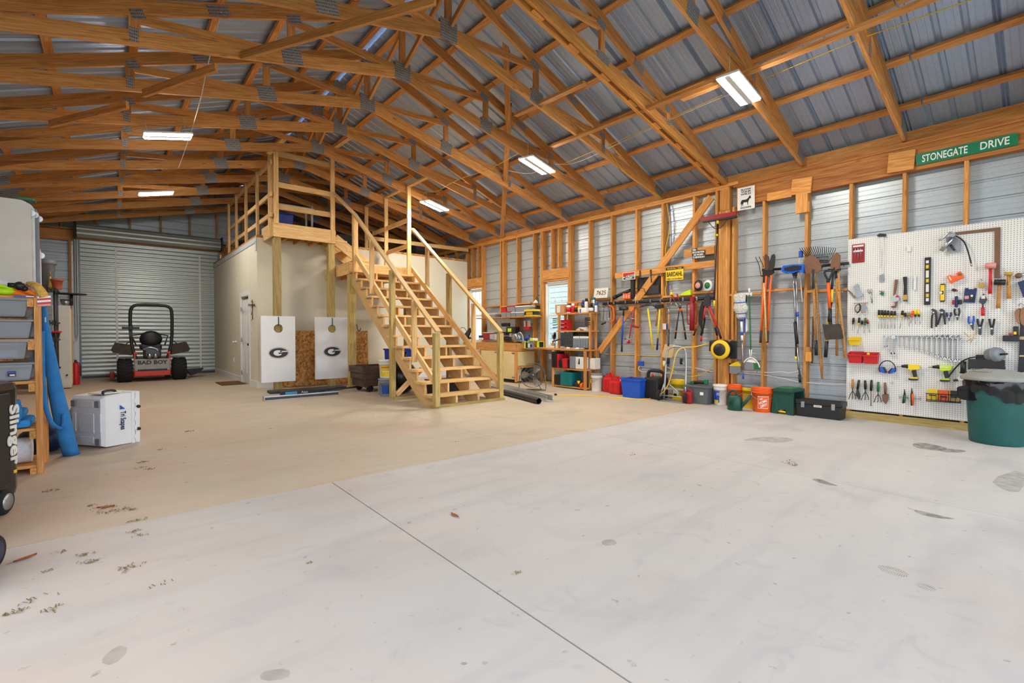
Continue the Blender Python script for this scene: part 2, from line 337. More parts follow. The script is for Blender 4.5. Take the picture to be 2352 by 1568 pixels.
for y in (10.84, 10.0, 8.42, 8.37, 7.50, 7.45, 11.62, 12.2, 12.8, 13.4, 14., 14.6, 15.2, 15.8, 16.4, 17.): stud(y)
for y in (7.83, 8.06): stud(y, W2[3]+.34)
for y in (11.05, 11.35): stud(y, W1[3]+.34)
for u in (1752, 1850, 1951, 2073, 2214): stud(hx(u, 700).y, .10, 3.36, .04)
for y in (.22, -.39, -1.0, -1.6, -2.2, -2.9): stud(y, .10, 3.36, .04)
for z in (3.72, 3.76): board('top_plate', (XR+.07, 3.78, z), (XR+.07, 17.2, z), .14, .038, 'stud_wood', wr)
for (y0, y1, z, s) in ((W2[0]-.05, W2[1]+.05, W2[3]+.02, .24), (W1[0]-.05, W1[1]+.05, W1[3]+.02, .24)):
    board('window_header', (XR+.02, y0, z+.05+s/2), (XR+.02, y1, z+.05+s/2), .04, s, 'stud_wood', wr); board('header_plate', (XR+.07, y0, z+.02), (XR+.07, y1, z+.02), .14, .04, 'stud_wood', wr)
board('window_sill_plate', (XR+.07, W2[0]-.05, W2[2]-.03), (XR+.07, W2[1]+.05, W2[2]-.03), .14, .05, 'stud_wood', wr)
# near header beam
board('header_beam', (XR+.06, 3.66, 3.525), (XR+.06, YN, 3.525), .12, .32, 'beam_wood', wr); board('beam_cap', (XR+.06, 3.70, 3.725), (XR+.06, YN, 3.725), .14, .075, 'beam_wood', wr)
board('beam_splice', (XR+.05, 3.80, 3.755), (XR+.05, 3.62, 3.755), .16, .05, 'stud_wood', wr)
# built-up post at the slab joint
for i, (y, z1, d) in enumerate(((3.995,3.70,.14), (3.93,3.33,.13), (3.89,3.33,.15), (3.85,3.33,.135), (3.81,3.33,.15), (3.775,3.33,.12), (3.70,3.36,.15))):
    board('post_ply', (XR-.02+d/2, y, 0.), (XR-.02+d/2, y, z1), .038, d, 'stud_wood', wr, up=(1,0,0))
board('post_block', (XR+.06, 3.86, 3.34), (XR+.06, 3.86, 3.70), .17, .12, 'stud_wood', wr, up=(1,0,0))
# horizontal blocking between studs, near bay and far bay
def block(c0, c1, x=XR+.04, h=.038, d=.09, m='stud_wood', nm='blocking'):
    a, b = hx(*c0, x=XR), hx(*c1, x=XR); board(nm, (x, a.y, (a.z+b.z)/2), (x, b.y, (a.z+b.z)/2), d, h, m, wr)
for c in ((Q('m',118,205), Q('m',690,190)), (Q('m',790,125), Q('m',1430,105)), (Q('m',1490,145), Q('m',2245,120)),
          (Q('j',350,452), Q('j',570,440)), (Q('j',630,415), Q('j',810,408)), (Q('j',870,420), Q('j',1080,412)), (Q('j',1140,385), Q('j',1375,375)), (Q('a',860,1335), Q('a',1240,1315)), (Q('a',1270,1280), Q('a',1560,1268)),
          (Q('k',570,450), Q('k',775,440)), (Q('k',790,458), Q('k',1025,445)), (Q('k',1040,408), Q('k',1280,403)), (Q('k',1300,430), Q('k',1410,425))): block(*c, d=.13 if c[0][0] < 1640 else .085)
# let-in diagonal brace, sign boards and patches
def wboard(nm, p, q, w, x, m='stud_wood', t=.038):
    a, b = hx(*p, x=x), hx(*q, x=x); board(nm, a, b, t, w, m, wr, up=(0,0,1))
wboard('diagonal_brace', (1634,452), Q('j',700,985), .135, XR-.02)
wboard('sign_rail', Q('a',205,1046), Q('a',1580,872), .115, XR-.06)
wboard('sign_backer', Q('a',1160,738), Q('a',1575,682), .14, XR-.02)
wboard('patch_board', Q('c',642,278), Q('c',937,222), .125, XR-.02, t=.03); wboard('patch_board', Q('c',935,160), Q('c',1172,128), .235, XR-.035, t=.04); wboard('patch_board', Q('c',1057,232), Q('c',1057,465), .16, XR-.03, t=.05)
wboard('patch_board', (2040,376), (2101,366), .26, XR-.02, t=.035); wboard('patch_board', Q('c',1128,330), Q('c',1128,455), .05, XR-.0, t=.06)
wboard('hook_block', Q('m',1525,1150), Q('m',1525,1380), .085, XR-.03); wboard('hook_block', Q('m',1562,1235), Q('m',1562,1405), .075, XR-.09, t=.09); wboard('reel_block', Q('m',140,1015), Q('m',140,1435), .085, XR-.06, t=.14)
# ---- windows: white double hung with a grid in the upper sash
mat('vinyl_white', (236,240,240), .35, var=.03); mat('outlet_white', (238,238,234), .4, var=0)
def window(nm, y0, y1, z0, z1, x=XR+.10):
    w = G().box((x+.02,(y0+y1)/2,z1-.02), (.10,y1-y0-.086,.045)).box((x+.02,(y0+y1)/2,z0+.02), (.10,y1-y0-.086,.045)).box((x+.02,y0+.02,(z0+z1)/2), (.104,.045,z1-z0)).box((x+.02,y1-.02,(z0+z1)/2), (.104,.045,z1-z0)).build(nm, 'vinyl_white', **st)
    zm = (z0+z1)/2
    for a, b, dx in ((z0+.03, zm+.02, 0.), (zm-.02, z1-.03, .03)):
        g = G(); ym = (y0+y1)/2
        for zz in (a+.025, b-.025): g.box((x+dx,ym,zz), (.028,y1-y0-.164,.05))
        for yy in (y0+.06, y1-.06): g.box((x+dx,yy,(a+b)/2), (.03,.045,b-a))
        s = g.build('sash', 'vinyl_white', w)
        G().box((x+dx,ym,(a+b)/2), (.004,y1-y0-.14,b-a-.08)).build('pane', 'glass', s)
        if dx:
            for k in (1, 2): G().box((x+dx-.004,y0+.05+(y1-y0-.1)*k/3,(a+b)/2), (.01,.018,b-a-.08)).build('muntin', 'vinyl_white', s)
            G().box((x+dx-.004,ym,(a+b)/2-.03), (.01,y1-y0-.12,.018)).build('muntin', 'vinyl_white', s)
    return w
window('window_1', *W1); window('window_2', *W2)
mat('lap_siding', (232,234,238), .6, var=.03)
wo = G().box((13.4,10.5,1.6), (.08,14.,3.6)).build('wall_outside', 'lap_siding', **st)      # white lap siding of the neighbouring building
for k in range(17): G().box((13.34,10.5,.1+k*.2), (.03,14.,.19), Matrix.Rotation(.09, 3, 'Y')).build('lap_board', 'lap_siding', wo)
# ---- far wall and left wall
DX0, DX1 = -.60, 2.60
wf = G().box((XL+.47,YF+.07,.02), (1.0,.14,.04)).build('wall_far', 'treated_wood', **st)
siding_y(wf, -1.75, DX0-.05, 0, 3.7, YF+.15); siding_y(wf, DX1+.05, 8.3, 0, 3.7, YF+.15); siding_y(wf, -1.75, 8.3, 3.7, 5.95, YF+.15)
for x in (-1.4, -.75, 2.72): board('stud', (x, YF+.07, .04), (x, YF+.07, 3.9), .05, .14, 'stud_wood', wf, up=(0,1,0))
for x in (-.9, -.2, .5, 1.2, 1.9, 2.6, 3.3, 4., 4.7, 5.4, 6.1, 6.8): board('gable_stud', (x, YF+.02, 3.95), (x, YF+.02, 5.85-.395*abs(x-XC)), .045, .09, 'truss_wood', wf, up=(0,1,0))
board('door_header', (-1.5, YF+.04, 3.80), (8.1, YF+.04, 3.80), .10, .28, 'truss_wood', wf); board('gable_plate', (-1.5, YF-.02, 3.97), (8.1, YF-.02, 3.97), .10, .04, 'truss_wood', wf)
wl = G().box((XL-.07,10.6,.02), (.14,13.,.04)).build('wall_left', 'treated_wood', **st)
siding_x(wl, 4.1, 17.3, 0, 3.72, XL-.15, -1)
for i in range(22): board('stud', (XL-.07, 4.15+.61*i, .04), (XL-.07, 4.15+.61*i, 3.7), .04, .14, 'stud_wood', wl, up=(1,0,0))
for z in (3.72, 3.76): board('top_plate', (XL-.07, YN, z), (XL-.07, 17.2, z), .14, .038, 'stud_wood', wl)
board('header_beam', (XL-.06, 4.1, 3.525), (XL-.06, YN, 3.525), .12, .32, 'beam_wood', wl); board('post', (XL-.07, 4.0, 0), (XL-.07, 4.0, 3.7), .14, .14, 'stud_wood', wl, up=(1,0,0)); board('post', (XL-.07, YN+.1, 0), (XL-.07, YN+.1, 3.36), .14, .14, 'stud_wood', wl, up=(1,0,0))
# ---- roof: sheets, purlins
SL = .395; ZT = 5.796+.12
def ztop(x): return 3.90+SL*(8.12-XC)-SL*abs(x-XC)      # centre line of the top chords
RZ = .155                                                # sheets lie this far above it
ceil = G().box((XC,7.1,ztop(XC)+RZ+.035), (.30,20.6,.012)).build('ceiling', 'roof_metal', **st)     # ridge cap
ln = 5.25/math.cos(math.atan(SL))
for s in (1, -1):
    e = Vector((s, 0, -SL)).normalized(); nrm = Vector((SL*s, 0, 1)).normalized(); o = Vector((XC, 0, ztop(XC)+RZ)); me = None; y = YN-.15
    while y < 17.3:
        if me is None:
            ob = ribs(o+e*.05, o+e*ln, 0, .9144, .2286, .026, nrm, (0,1,0), .0018, .034).build('roof_sheet', 'roof_metal', ceil); me = ob.data; ob.matrix_basis = Matrix.Translation((0,y,0)); WM[ob] = Matrix.Translation((0,y,0))
        else: ob = bpy.data.objects.new('roof_sheet', me); link(ob, ceil, Matrix.Translation((0,y,0)))
        y += .9144
    for dx in (.16, .78, 1.53, 2.28, 3.03, 3.78, 4.50, 5.06):
        x = XC+s*dx; z = ztop(x)+.072+.022
        for a, b in ((YN-.1, 1.2), (1.22, 6.1), (6.12, 11.), (11.02, 17.25)):
            board('purlin', (x, a, z), (x, b, z), .09, .038, 'truss_wood', ceil, up=(s*SL,0,1))
for s, p in ((1, wr), (-1, wl)):
    x = XC+s*4.99; board('eave_board', (x, YN, ztop(x)-.02), (x, 17.2, ztop(x)-.02), .03, .28, 'truss_wood', p)
# ---- roof trusses: one thing each
def zb(x): return 5.0-.2344*abs(x-XC)                   # centre line of the bottom chords
CHD = .15
ORD = ['first','second','third','fourth','fifth','sixth','seventh','eighth','ninth','tenth','eleventh']
def truss(y, label, double=False):
    t = thing('roof_truss', label, 'truss', (XC, y, 3.78), 0, 'timber scissor roof trusses'); P = lambda x, z, dy=0.: Vector((x, y+dy, z))
    for s in (1, -1):
        hxx = XC+s*4.86
        board('top_chord', P(XC, ztop(XC)), P(XC+s*5.02, ztop(XC+5.02)), .038, CHD, 'truss_wood', t); board('bottom_chord', P(XC, zb(XC)), P(hxx, zb(hxx)), .038, CHD, 'truss_wood', t)
        x1, x2 = XC+s*1.52, XC+s*3.06
        for xx in (x1, x2): board('web', P(xx, zb(xx)+.05), P(xx, ztop(xx)-.05), .038, .09, 'truss_wood', t, up=(1,0,0))
        board('web', P(XC+s*.05, zb(XC)+.03), P(x1-s*.03, ztop(x1)-.10), .038, .09, 'truss_wood', t); board('web', P(x1, zb(x1)+.04), P(x2-s*.03, ztop(x2)-.10), .038, .09, 'truss_wood', t)
        def plate(x, z, w, h, ang=0.):
            for f in (-1, 1):
                o = bpy.data.objects.new('nail_plate', boxmesh((w,.003,h), 'nail_plate')); link(o, t, Matrix.Translation((x, y+f*.0208, z)) @ Matrix.Rotation(ang, 4, 'Y'))
        a = math.atan(.2344)*s; plate(x1, zb(x1)+.03, .24, .21, a); plate(x2, zb(x2)+.03, .075, .14); plate(x1-s*.03, ztop(x1)-.07, .17, .11, math.atan(SL)*s); plate(x2-s*.03, ztop(x2)-.06, .12, .10, math.atan(SL)*s)
        plate(hxx-s*.12, zb(hxx)+.07, .26, .15, math.atan(SL)*s); plate(XC+s*2.3, ztop(XC+2.3)-.01, .22, .12, math.atan(SL)*s)
        if s == 1: plate(XC, zb(XC)+.02, .25, .26); plate(XC, ztop(XC)-.05, .22, .17)
        if double:
            for dy in (.075,): board('bottom_chord', P(XC, zb(XC)-.055, dy), P(hxx, zb(hxx)-.055, dy), .038, .11, 'stud_wood', t); board('bottom_chord', P(XC, zb(XC)-.055, -.03), P(hxx, zb(hxx)-.055, -.03), .03, .09, 'stud_wood', t)
            for k in range(8): xx = XC+s*(.35+.6*k); board('spacer_block', P(xx, zb(xx)-.07, .03), P(xx+s*.17, zb(xx+s*.17)-.07, .03), .05, .05, 'stud_wood', t)
    board('king_post', P(XC, zb(XC)), P(XC, ztop(XC)-.04), .038, .09, 'truss_wood', t, up=(1,0,0))
    return t
for k in range(-3, 11):
    if k == 0: truss(YJ, 'doubled timber roof truss with spacer blocks standing over the slab joint', True)
    elif k > 0: truss(YJ+1.2192*k, ORD[k-1]+' timber roof truss beyond the doubled truss, towards the roll-up door')
    else: truss(YJ+1.2192*k, ORD[-k-1]+' timber roof truss on the near side of the doubled truss')
# ---- bracing nailed across the trusses
def brace(nm, a, b, w=.09, h=.038, m='truss_wood', lab='', up=(0,0,1)): tag(board(nm, a, b, w, h, m, None, up), lab, 'brace')
b0, b1 = Vector((5.72,5.65,4.36)), Vector((5.88,-1.5,4.33))
brace('lateral_brace', b0, Vector((5.80,2.9,4.36)), lab='long timber lateral brace under the truss chords, half ending by the hung light'); brace('lateral_brace', Vector((5.82,3.35,4.32)), b1, lab='timber lateral brace running over the large near light to the photo top')
brace('lateral_brace', hz(1345,190,4.55), hz(1185,265,4.62), lab='short timber brace between the doubled truss and the next one')
brace('diagonal_brace', hy(1156,-60,4.95), hy(1168,300,6.25), .09, .07, lab='long upright timber brace nailed across the trusses left of the hung light'); brace('diagonal_brace', hy(1170,240,6.1), hy(1153,545,9.1), .09, .07, lab='lower length of the long upright timber brace over the stairs')
brace('web_brace', hy(555,128,6.28), hy(1000,0,3.97), .038, .09, lab='slanting timber brace running between the first three far trusses'); brace('web_brace', hy(330,215,7.5), hy(497,155,6.37), .038, .09, lab='short slanting timber brace behind the second far truss on the left'); brace('web_brace', hy(115,285,8.72), hy(293,241,7.6), .038, .09, lab='slanting timber brace between the third and fourth far trusses on the left')
for k in range(0, 7):
    y = YJ+1.2192*(k+1); brace('ridge_brace', (XC+.03, y-.03, zb(XC)+.10), (XC+.03, y-1.19, ztop(XC)-.16), .038, .07, lab=ORD[k]+' slanting ridge brace beyond the doubled truss, rising to the ridge')
# ---- LED shop lights
mat('lamp_white', (235,236,238), .4, var=0.); mat('wire_white', (228,222,214), .5, var=0.); mat('wire_yellow', (226,190,40), .5, var=0.)
def shoplight(nm, label, c, head, L=.60, wd=.26, tilt=0.):
    t = thing(nm, label, 'light', c, head, 'LED shop lights under the trusses'); c = Vector(c); t.matrix_basis = WM[t] = WM[t] @ Matrix.Rotation(tilt, 4, 'Y')
    G().box((0,0,.035), (L+.04, wd+.02, .03), bev=.008).box((0,0,.012), (L, wd*.26, .02)).build('housing', 'lamp_white', t)
    for s in (-1, 1): G().box((0,s*wd*.31,.012), (L,wd*.34,.016)).build('light_panel', 'led', t)
    for s in (-1, 1): G().tube([(s*L*.42,0,.05), (s*L*.42,0,.30)], .002, 6).build('hanging_chain', 'lamp_white', t)
    return t
def lampfit(nm, lab, p0, p1, q0, q1, z):
    a = (hz(*p0, z)+hz(*q0, z))/2; b = (hz(*p1, z)+hz(*q1, z))/2; d = b-a; w = abs((hz(*p0, z)-hz(*q0, z)).cross(d).z)/d.length
    return shoplight(nm, lab, (a+b)/2, math.atan2(d.y, d.x), d.length, w)
lampfit('shop_light', 'bright double LED shop light high over the pegboard wall', (1692,165), (1745,228), (1651,192), (1702,247), 4.14)
lampfit('shop_light', 'double LED shop light hung over the right of the stairs, in mid picture', (1219,359), (1270,395), (1197,372), (1249,403), 4.12)
lampfit('shop_light', 'double LED shop light hung directly above the stair handrail', (981,460), (1027,481), (970,468), (1014,489), 4.12)
a = hy(332,318,8.72); b = hy(441,318,8.72); shoplight('shop_light', 'LED shop light under the fourth far truss at the left, nearer of two', ((a.x+b.x)/2, 8.74, 4.14), 0, b.x-a.x, .24, -.23)
a = hy(320,442,12.45); b = hy(398,442,12.45); shoplight('shop_light', 'small far LED shop light in front of the roll-up door, further of two', ((a.x+b.x)/2, 12.45, 4.13), 0, b.x-a.x, .24, -.23)
def wire(nm, lab, pts, m, r=.005, sm=2): tag(G().tube(pts, r, 6, smooth=sm).build(nm, m), lab, 'wire')
wire('power_wire', 'yellow and white cable looping along the rafters above the pegboard', [hz(2230,0,4.4), hz(2000,80,4.42), hz(1960,95,4.43), hz(1745,185,4.42)], 'wire_yellow')
wire('power_wire', 'yellow cable sagging between the near lights through the doubled truss', [hz(1660,218,4.42), hz(1560,262,4.4), hz(1500,290,4.42), hz(1380,340,4.42), hz(1290,378,4.3)], 'wire_yellow')
wire('power_wire', 'white cable running from the mid light along the trusses', [hz(1700,205,4.43), hz(1545,272,4.41), hz(1430,325,4.41), hz(1320,378,4.35), hz(1275,377,4.25)], 'wire_white')
wire('power_wire', 'white cable drooping left of the mid light', [hz(1168,392,4.4), hz(1210,400,4.3), hz(1235,394,4.2)], 'wire_white', .005)
wire('power_wire', 'yellow cable climbing from the stair light to the trusses', [hz(970,462,4.2), hz(972,440,4.35), hz(1005,440,4.4), hz(1022,428,4.4), hz(1060,408,4.4), hz(1120,392,4.4), hz(1190,352,4.4)], 'wire_yellow', .005)
wire('power_wire', 'yellow cable slanting down the roof to the wall plate', [hy(1402,350,5.07), hy(1430,393,5.07), hy(1480,428,5.07), hy(1524,458,5.07)], 'wire_yellow', .006)
wire('power_wire', 'white cable weaving across the left trusses', [hy(508,28,6.3), hy(490,95,6.9), hy(470,180,7.3), hy(462,225,7.5), hy(440,300,8.9), hy(425,345,9.9), hy(410,385,11.1)], 'wire_white', .006)
# ================================================================ roll-up door
mat('door_guide', (120,130,136), .4, .4); mat('black_plastic', (26,26,28), .45, var=.1); mat('cream_wall', (226,222,204), .75, var=.03, scale=2.); mat('trim_grey', (196,202,210), .5, var=.04); mat('white_paint', (236,238,240), .45, var=.03)
mat('steel', (170,172,176), .3, .9); mat('dark_steel', (70,72,76), .4, .7); mat('chrome', (176,178,182), .24, 1., var=0.); mat('galvanized', (168,176,182), .38, .8)
d1 = G().box((-.64,YF-.02,1.85), (.09,.12,3.7)).build('door_1', 'white_paint', **st)
sl = G(); zz = .112; sl.loft([[Vector((x, -.016*math.sin(PI*i/6)-(0.006 if i in (0,6) else 0), zz*(i/6))) for i in range(7)] for x in (-.56, 2.60)], closed=False, cap=False, sm=False)
so = None
for k in range(34):
    if so is None: so = sl.build('slat', 'door_metal', d1); so.matrix_basis = Matrix.Translation((0,YF,.05)); WM[so] = so.matrix_basis.copy()
    else: o = bpy.data.objects.new('slat', so.data); link(o, d1, Matrix.Translation((0,YF,.05+zz*k)))
for u in (432, 1150):
    a = hy(*Q('q',u,300), YF-.03); G().box((a.x,YF-.022,1.82), (.045,.006,3.5)).build('slat_strip', 'white_paint', d1)
G().loft([[Vector((x, YF-.24+(.185 if j%2 else .17)*math.cos(2*PI*j/28), 3.92+(.185 if j%2 else .17)*math.sin(2*PI*j/28))) for j in range(28)] for x in (-.60, 2.64)], sm=False).build('drum', 'door_metal', d1)
for x in (-.63, 2.67): G().box((x,YF-.24,3.92), (.03,.42,.42), bev=.02).build('drum_bracket', 'black_plastic', d1)
for x in (-.575, 2.625): G().box((x,YF-.03,1.85), (.05,.07,3.7)).build('guide', 'door_guide', d1)
G().tube([(-.66,YF-.14,3.8), (-.665,YF-.14,1.2), (-.64,YF-.14,1.0), (-.615,YF-.14,1.2), (-.62,YF-.14,3.8)], .009, 6).build('pull_chain', 'galvanized', d1)
G().box((1.02,YF-.01,.03), (3.15,.04,.06)).build('bottom_rail', 'dark_steel', d1)
# ================================================================ enclosed room under the loft
RX, RY, RTOP = 2.50, 11.55, 3.32
wrl = G().box((RX+.06,(RY+12.32)/2,RTOP/2), (.12,12.32-RY,RTOP)).box((RX+.06,(13.20+YF)/2,RTOP/2), (.12,YF-13.20,RTOP)).box((RX+.06,12.76,(2.09+RTOP)/2), (.12,.88,RTOP-2.09)).build('wall_room_left', 'cream_wall', **st)
wrf = G().box(((RX+.12+8.115)/2,RY+.06,RTOP/2), (8.115-RX-.12,.12,RTOP)).build('wall_room_front', 'cream_wall', **st)
G().box((RX-.008,(RY+YF)/2,RTOP-.05), (.02,YF-RY,.11)).build('top_trim', 'trim_grey', wrl); G().box((RX-.008,RY+.05,RTOP-.19), (.02,.10,.2)).build('corner_trim', 'trim_grey', wrl)
G().box((RX-.007,(RY+12.26)/2,.07), (.016,12.26-RY,.14)).build('baseboard_room_left', 'white_paint', wrl); G().box((RX-.007,(13.26+YF-.1)/2,.07), (.016,YF-.1-13.26,.14)).build('baseboard_room_left', 'white_paint', wrl)
G().box((5.2,RY-.007,.07), (5.4,.016,.14)).build('baseboard_room_front', 'white_paint', wrf)
# six-panel door
d2 = G().box((RX-.008,12.29,1.05), (.03,.075,2.1)).box((RX-.008,13.23,1.05), (.03,.075,2.1)).box((RX-.008,12.76,2.15), (.03,1.02,.10)).build('door_2', 'white_paint', **st)
lf = G().box((RX+.06,12.76,1.03), (.04,.86,2.04)).build('door_leaf', 'white_paint', d2)
for yy in (12.56, 12.96):
    for z0, z1 in ((.25,.80), (.98,1.62), (1.74,1.95)): G().box((RX+.037,yy,(z0+z1)/2), (.012,.27,z1-z0), bev=.006).build('door_panel', 'white_paint', lf)
G().lathe([(.028,0),(.03,.008),(.012,.014),(.012,.04),(.028,.05),(.03,.065),(.02,.075)], (RX+.04,12.41,.95), (-1,0,0), 14).build('door_knob', 'black_plastic', lf); G().lathe([(.03,0),(.03,.015),(.02,.02)], (RX+.04,12.41,1.10), (-1,0,0), 14).build('deadbolt', 'black_plastic', lf)
for z in (.25, 1.05, 1.8): G().box((RX-.01,13.17,z), (.02,.03,.10)).build('hinge', 'steel', d2)
# things on the room wall
t = thing('wall_cross', 'twisted rusty barbed-wire cross hung right of the six-panel door', 'cross', (RX-.01, hx(580,712,RX-.02).y, 1.6), -PI/2); mat('rust_wire', (92,54,42), .8)
pc = [hx(*p, RX-.02) for p in ((579.5,691),(580,705),(579,720),(580,733))]; pa = [hx(*p, RX-.02) for p in ((572,700),(580,699),(585,701))]
G().tube(pc, .009, 6).build('upright', 'rust_wire', t, True); G().tube(pa, .009, 6).build('crossbar', 'rust_wire', t, True)
for p in pc+pa: G().tube([p+Vector((0,-.03,.03)), p+Vector((-.02,.03,-.03))], .004, 5).tube([p+Vector((0,.03,.03)), p+Vector((-.02,-.03,-.02))], .004, 5).build('barb', 'rust_wire', t, True)
def wallplate(lab, p, x, dy=.075, dz=.12, nm='outlet_plate'):
    q = hx(*p, x); t = thing(nm, lab, 'outlet' if 'outlet' in nm else 'switch', (x, q.y, q.z)); G().box((0,0,0), (.01,dy,dz), bev=.003).build('cover', 'outlet_white', t)
    for z in (-.022, .022): G().box((-.006,0,z), (.006,.03,.026), bev=.002).build('socket', 'outlet_white', t)
wallplate('white outlet plate low on the cream room wall, left of the door', (537,826), RX-.006); wallplate('white switch plate on the cream room wall, right of the door', (576,755), RX-.006, nm='switch_plate')
q = hx(543,785,RX); t = thing('door_bumper', 'small white round knob on the cream room wall left of the door', 'knob', q); G().lathe([(.035,0),(.03,.02),(.012,.03),(.012,.05),(.026,.06),(.026,.08),(.012,.095)], (0,0,0), (-1,0,0), 12).build('knob_head', 'white_paint', t)
mat('doormat_brown', (112,70,34), .95, var=.3, scale=40., bump=.6)
t = thing('door_mat', 'brown coir door mat on the concrete in front of the six-panel door', 'mat', (2.24,13.12,0)); G().box((0,0,.008), (.50,.88,.016), bev=.004).build('pile', 'doormat_brown', t); G().box((0,0,.004), (.52,.90,.007)).build('backing', 'black_plastic', t)
# ================================================================ loft floor, platform, railings
lo = G().box(((RX+8.1)/2,(RY+YF)/2,RTOP+.03), (8.1-RX,YF-RY,.06)).build('floor_loft', 'osb', **st)
for k in range(9): board('joist', (2.65+.6*k, RY+.14, RTOP-.12), (2.65+.6*k, YF-.05, RTOP-.12), .04, .22, 'truss_wood', lo)
lr = thing('loft_railing', 'open timber railing of posts and rails along the loft edge', 'railing', (2.56,13.,RTOP+.06))
ly = [15.02, 14.02, 12.88, 11.75]
for y in ly: board('post', (2.56,y,RTOP), (2.56,y,4.80), .09, .05, 'stair_wood', lr, up=(1,0,0))
for z in (4.76, 4.10, 3.68): board('rail', (2.60,10.72,z), (2.60,15.6,z), .038, .09, 'stair_wood', lr)
pf = thing('loft_platform', 'raised timber platform on two square posts at the loft corner', 'platform', (3.27,11.15,0))
PX0, PX1, PY, PZ = 2.64, 3.93, 10.78, 3.53
board('rim_board', (PX0,PY,PZ-.145), (PX1,PY,PZ-.145), .04, .29, 'stair_wood', pf); board('rim_board', (PX0,PY,PZ-.145), (PX0,RY+.1,PZ-.145), .04, .29, 'stair_wood', pf); board('rim_board', (PX1,PY,PZ-.145), (PX1,RY,PZ-.145), .04, .29, 'stair_wood', pf)
for x in (2.95, 3.27, 3.6): board('joist', (x,PY+.02,PZ-.16), (x,RY,PZ-.16), .04, .24, 'truss_wood', pf)
for k in range(6): board('deck_board', (PX0,PY+.06+.135*k,PZ-.005), (PX1,PY+.06+.135*k,PZ-.005), .13, .03, 'stair_wood', pf)
for x in (2.73, 3.86): board('support_post', (x,PY+.09,0), (x,PY+.09,PZ-.29), .14, .14, 'treated_wood', pf, up=(1,0,0))
board('corner_post', (2.70,PY,PZ-.02), (2.70,PY,5.05), .09, .09, 'stair_wood', pf, up=(1,0,0)); board('corner_post', (2.62,PY+.10,PZ-.29), (2.62,PY+.10,5.05), .05, .09, 'stair_wood', pf, up=(1,0,0)); board('corner_post', (3.88,PY,PZ-.25), (3.88,PY,5.28), .05, .09, 'stair_wood', pf, up=(1,0,0))
for z in (4.99, 4.34, 3.88): board('rail', (2.70,PY+.03,z), (3.90,PY+.03,z), .038, .11, 'stair_wood', pf)
board('rail_brace', hy(616,352,10.75), hy(660,312,10.0), .09, .038, 'stair_wood', pf); board('rail_brace', hy(748,353,10.75), hy(803,316,9.9), .09, .038, 'stair_wood', pf)
# ================================================================ staircase
stc = thing('staircase', 'open timber staircase with landing, handrails and thirteen treads', 'staircase', (4.72,8.4,0))
RI, RU, Y0 = .197, .2605, 6.70
SX = (4.045, 4.50, 4.96, 5.42)
pts = [(0, Y0+.02, 0.)]
for n in range(13): pts += [(0, Y0+.02+RU*n, RI*(n+1)-.04), (0, Y0+.02+RU*(n+1), RI*(n+1)-.04)]
pts += [(0, Y0+.02+RU*13, RI*13+.02), (0, Y0+RU*13+.02, RI*13-.26), (0, Y0+.38, 0.)]
sa = math.atan2(RI, RU); RS = Matrix(((0,-1,0),(math.cos(sa),0,-math.sin(sa)),(math.sin(sa),0,math.cos(sa)))); RS4 = RS.to_4x4(); sg = G().prism([RS.transposed() @ Vector((-.019, y, z)) for _, y, z in pts], RS.transposed() @ Vector((.038,0,0))); s0 = None   # local X along the slope, with the grain
for x in SX:
    if s0 is None: s0 = sg.build('stringer', 'stair_wood'); COL.objects.unlink(s0); sm_ = s0.data
    o = bpy.data.objects.new('stringer', sm_); link(o, stc, Matrix.Translation((x,0,0)) @ RS4)
WM.pop(s0); bpy.data.objects.remove(s0)
for n in range(13):
    z = RI*(n+1)-.019; y = Y0+RU*n; x0 = 3.98 if n else 3.97; x1 = 5.47 if not n else 5.44
    for k in (0, 1): board('tread', (x0,y+.06+.138*k,z), (x1,y+.06+.138*k,z), .134, .038, 'stair_wood', stc)
board('kick_plate', (3.98,Y0-.04,.02), (5.48,Y0-.04,.02), .09, .04, 'treated_wood', stc)
LY, LZ = Y0+RU*13+.03, RI*14
board('landing_rim', (3.98,LY,LZ-.14), (5.46,LY,LZ-.14), .04, .24, 'stair_wood', stc); board('landing_rim', (3.98,LY,LZ-.14), (3.98,RY-.02,LZ-.14), .04, .24, 'stair_wood', stc); board('landing_rim', (5.46,LY,LZ-.14), (5.46,RY-.02,LZ-.14), .04, .24, 'stair_wood', stc)
for k in range(3): board('landing_joist', (4.35+.37*k,LY,LZ-.15), (4.35+.37*k,RY-.02,LZ-.15), .038, .2, 'truss_wood', stc)
for k in range(10): board('landing_board', (3.98,LY+.05+.138*k,LZ-.015), (5.46,LY+.05+.138*k,LZ-.015), .134, .03, 'stair_wood', stc)
# upper flight to the platform
for y in (10.83, 11.45): board('upper_stringer', (3.93,y,3.36), (4.75,y,2.80), .04, .24, 'stair_wood', stc)
for k in range(3): board('upper_tread', (4.08+.26*k,10.80,PZ-.193*(k+1)-.02), (4.08+.26*k,11.5,PZ-.193*(k+1)-.02), .27, .038, 'stair_wood', stc)
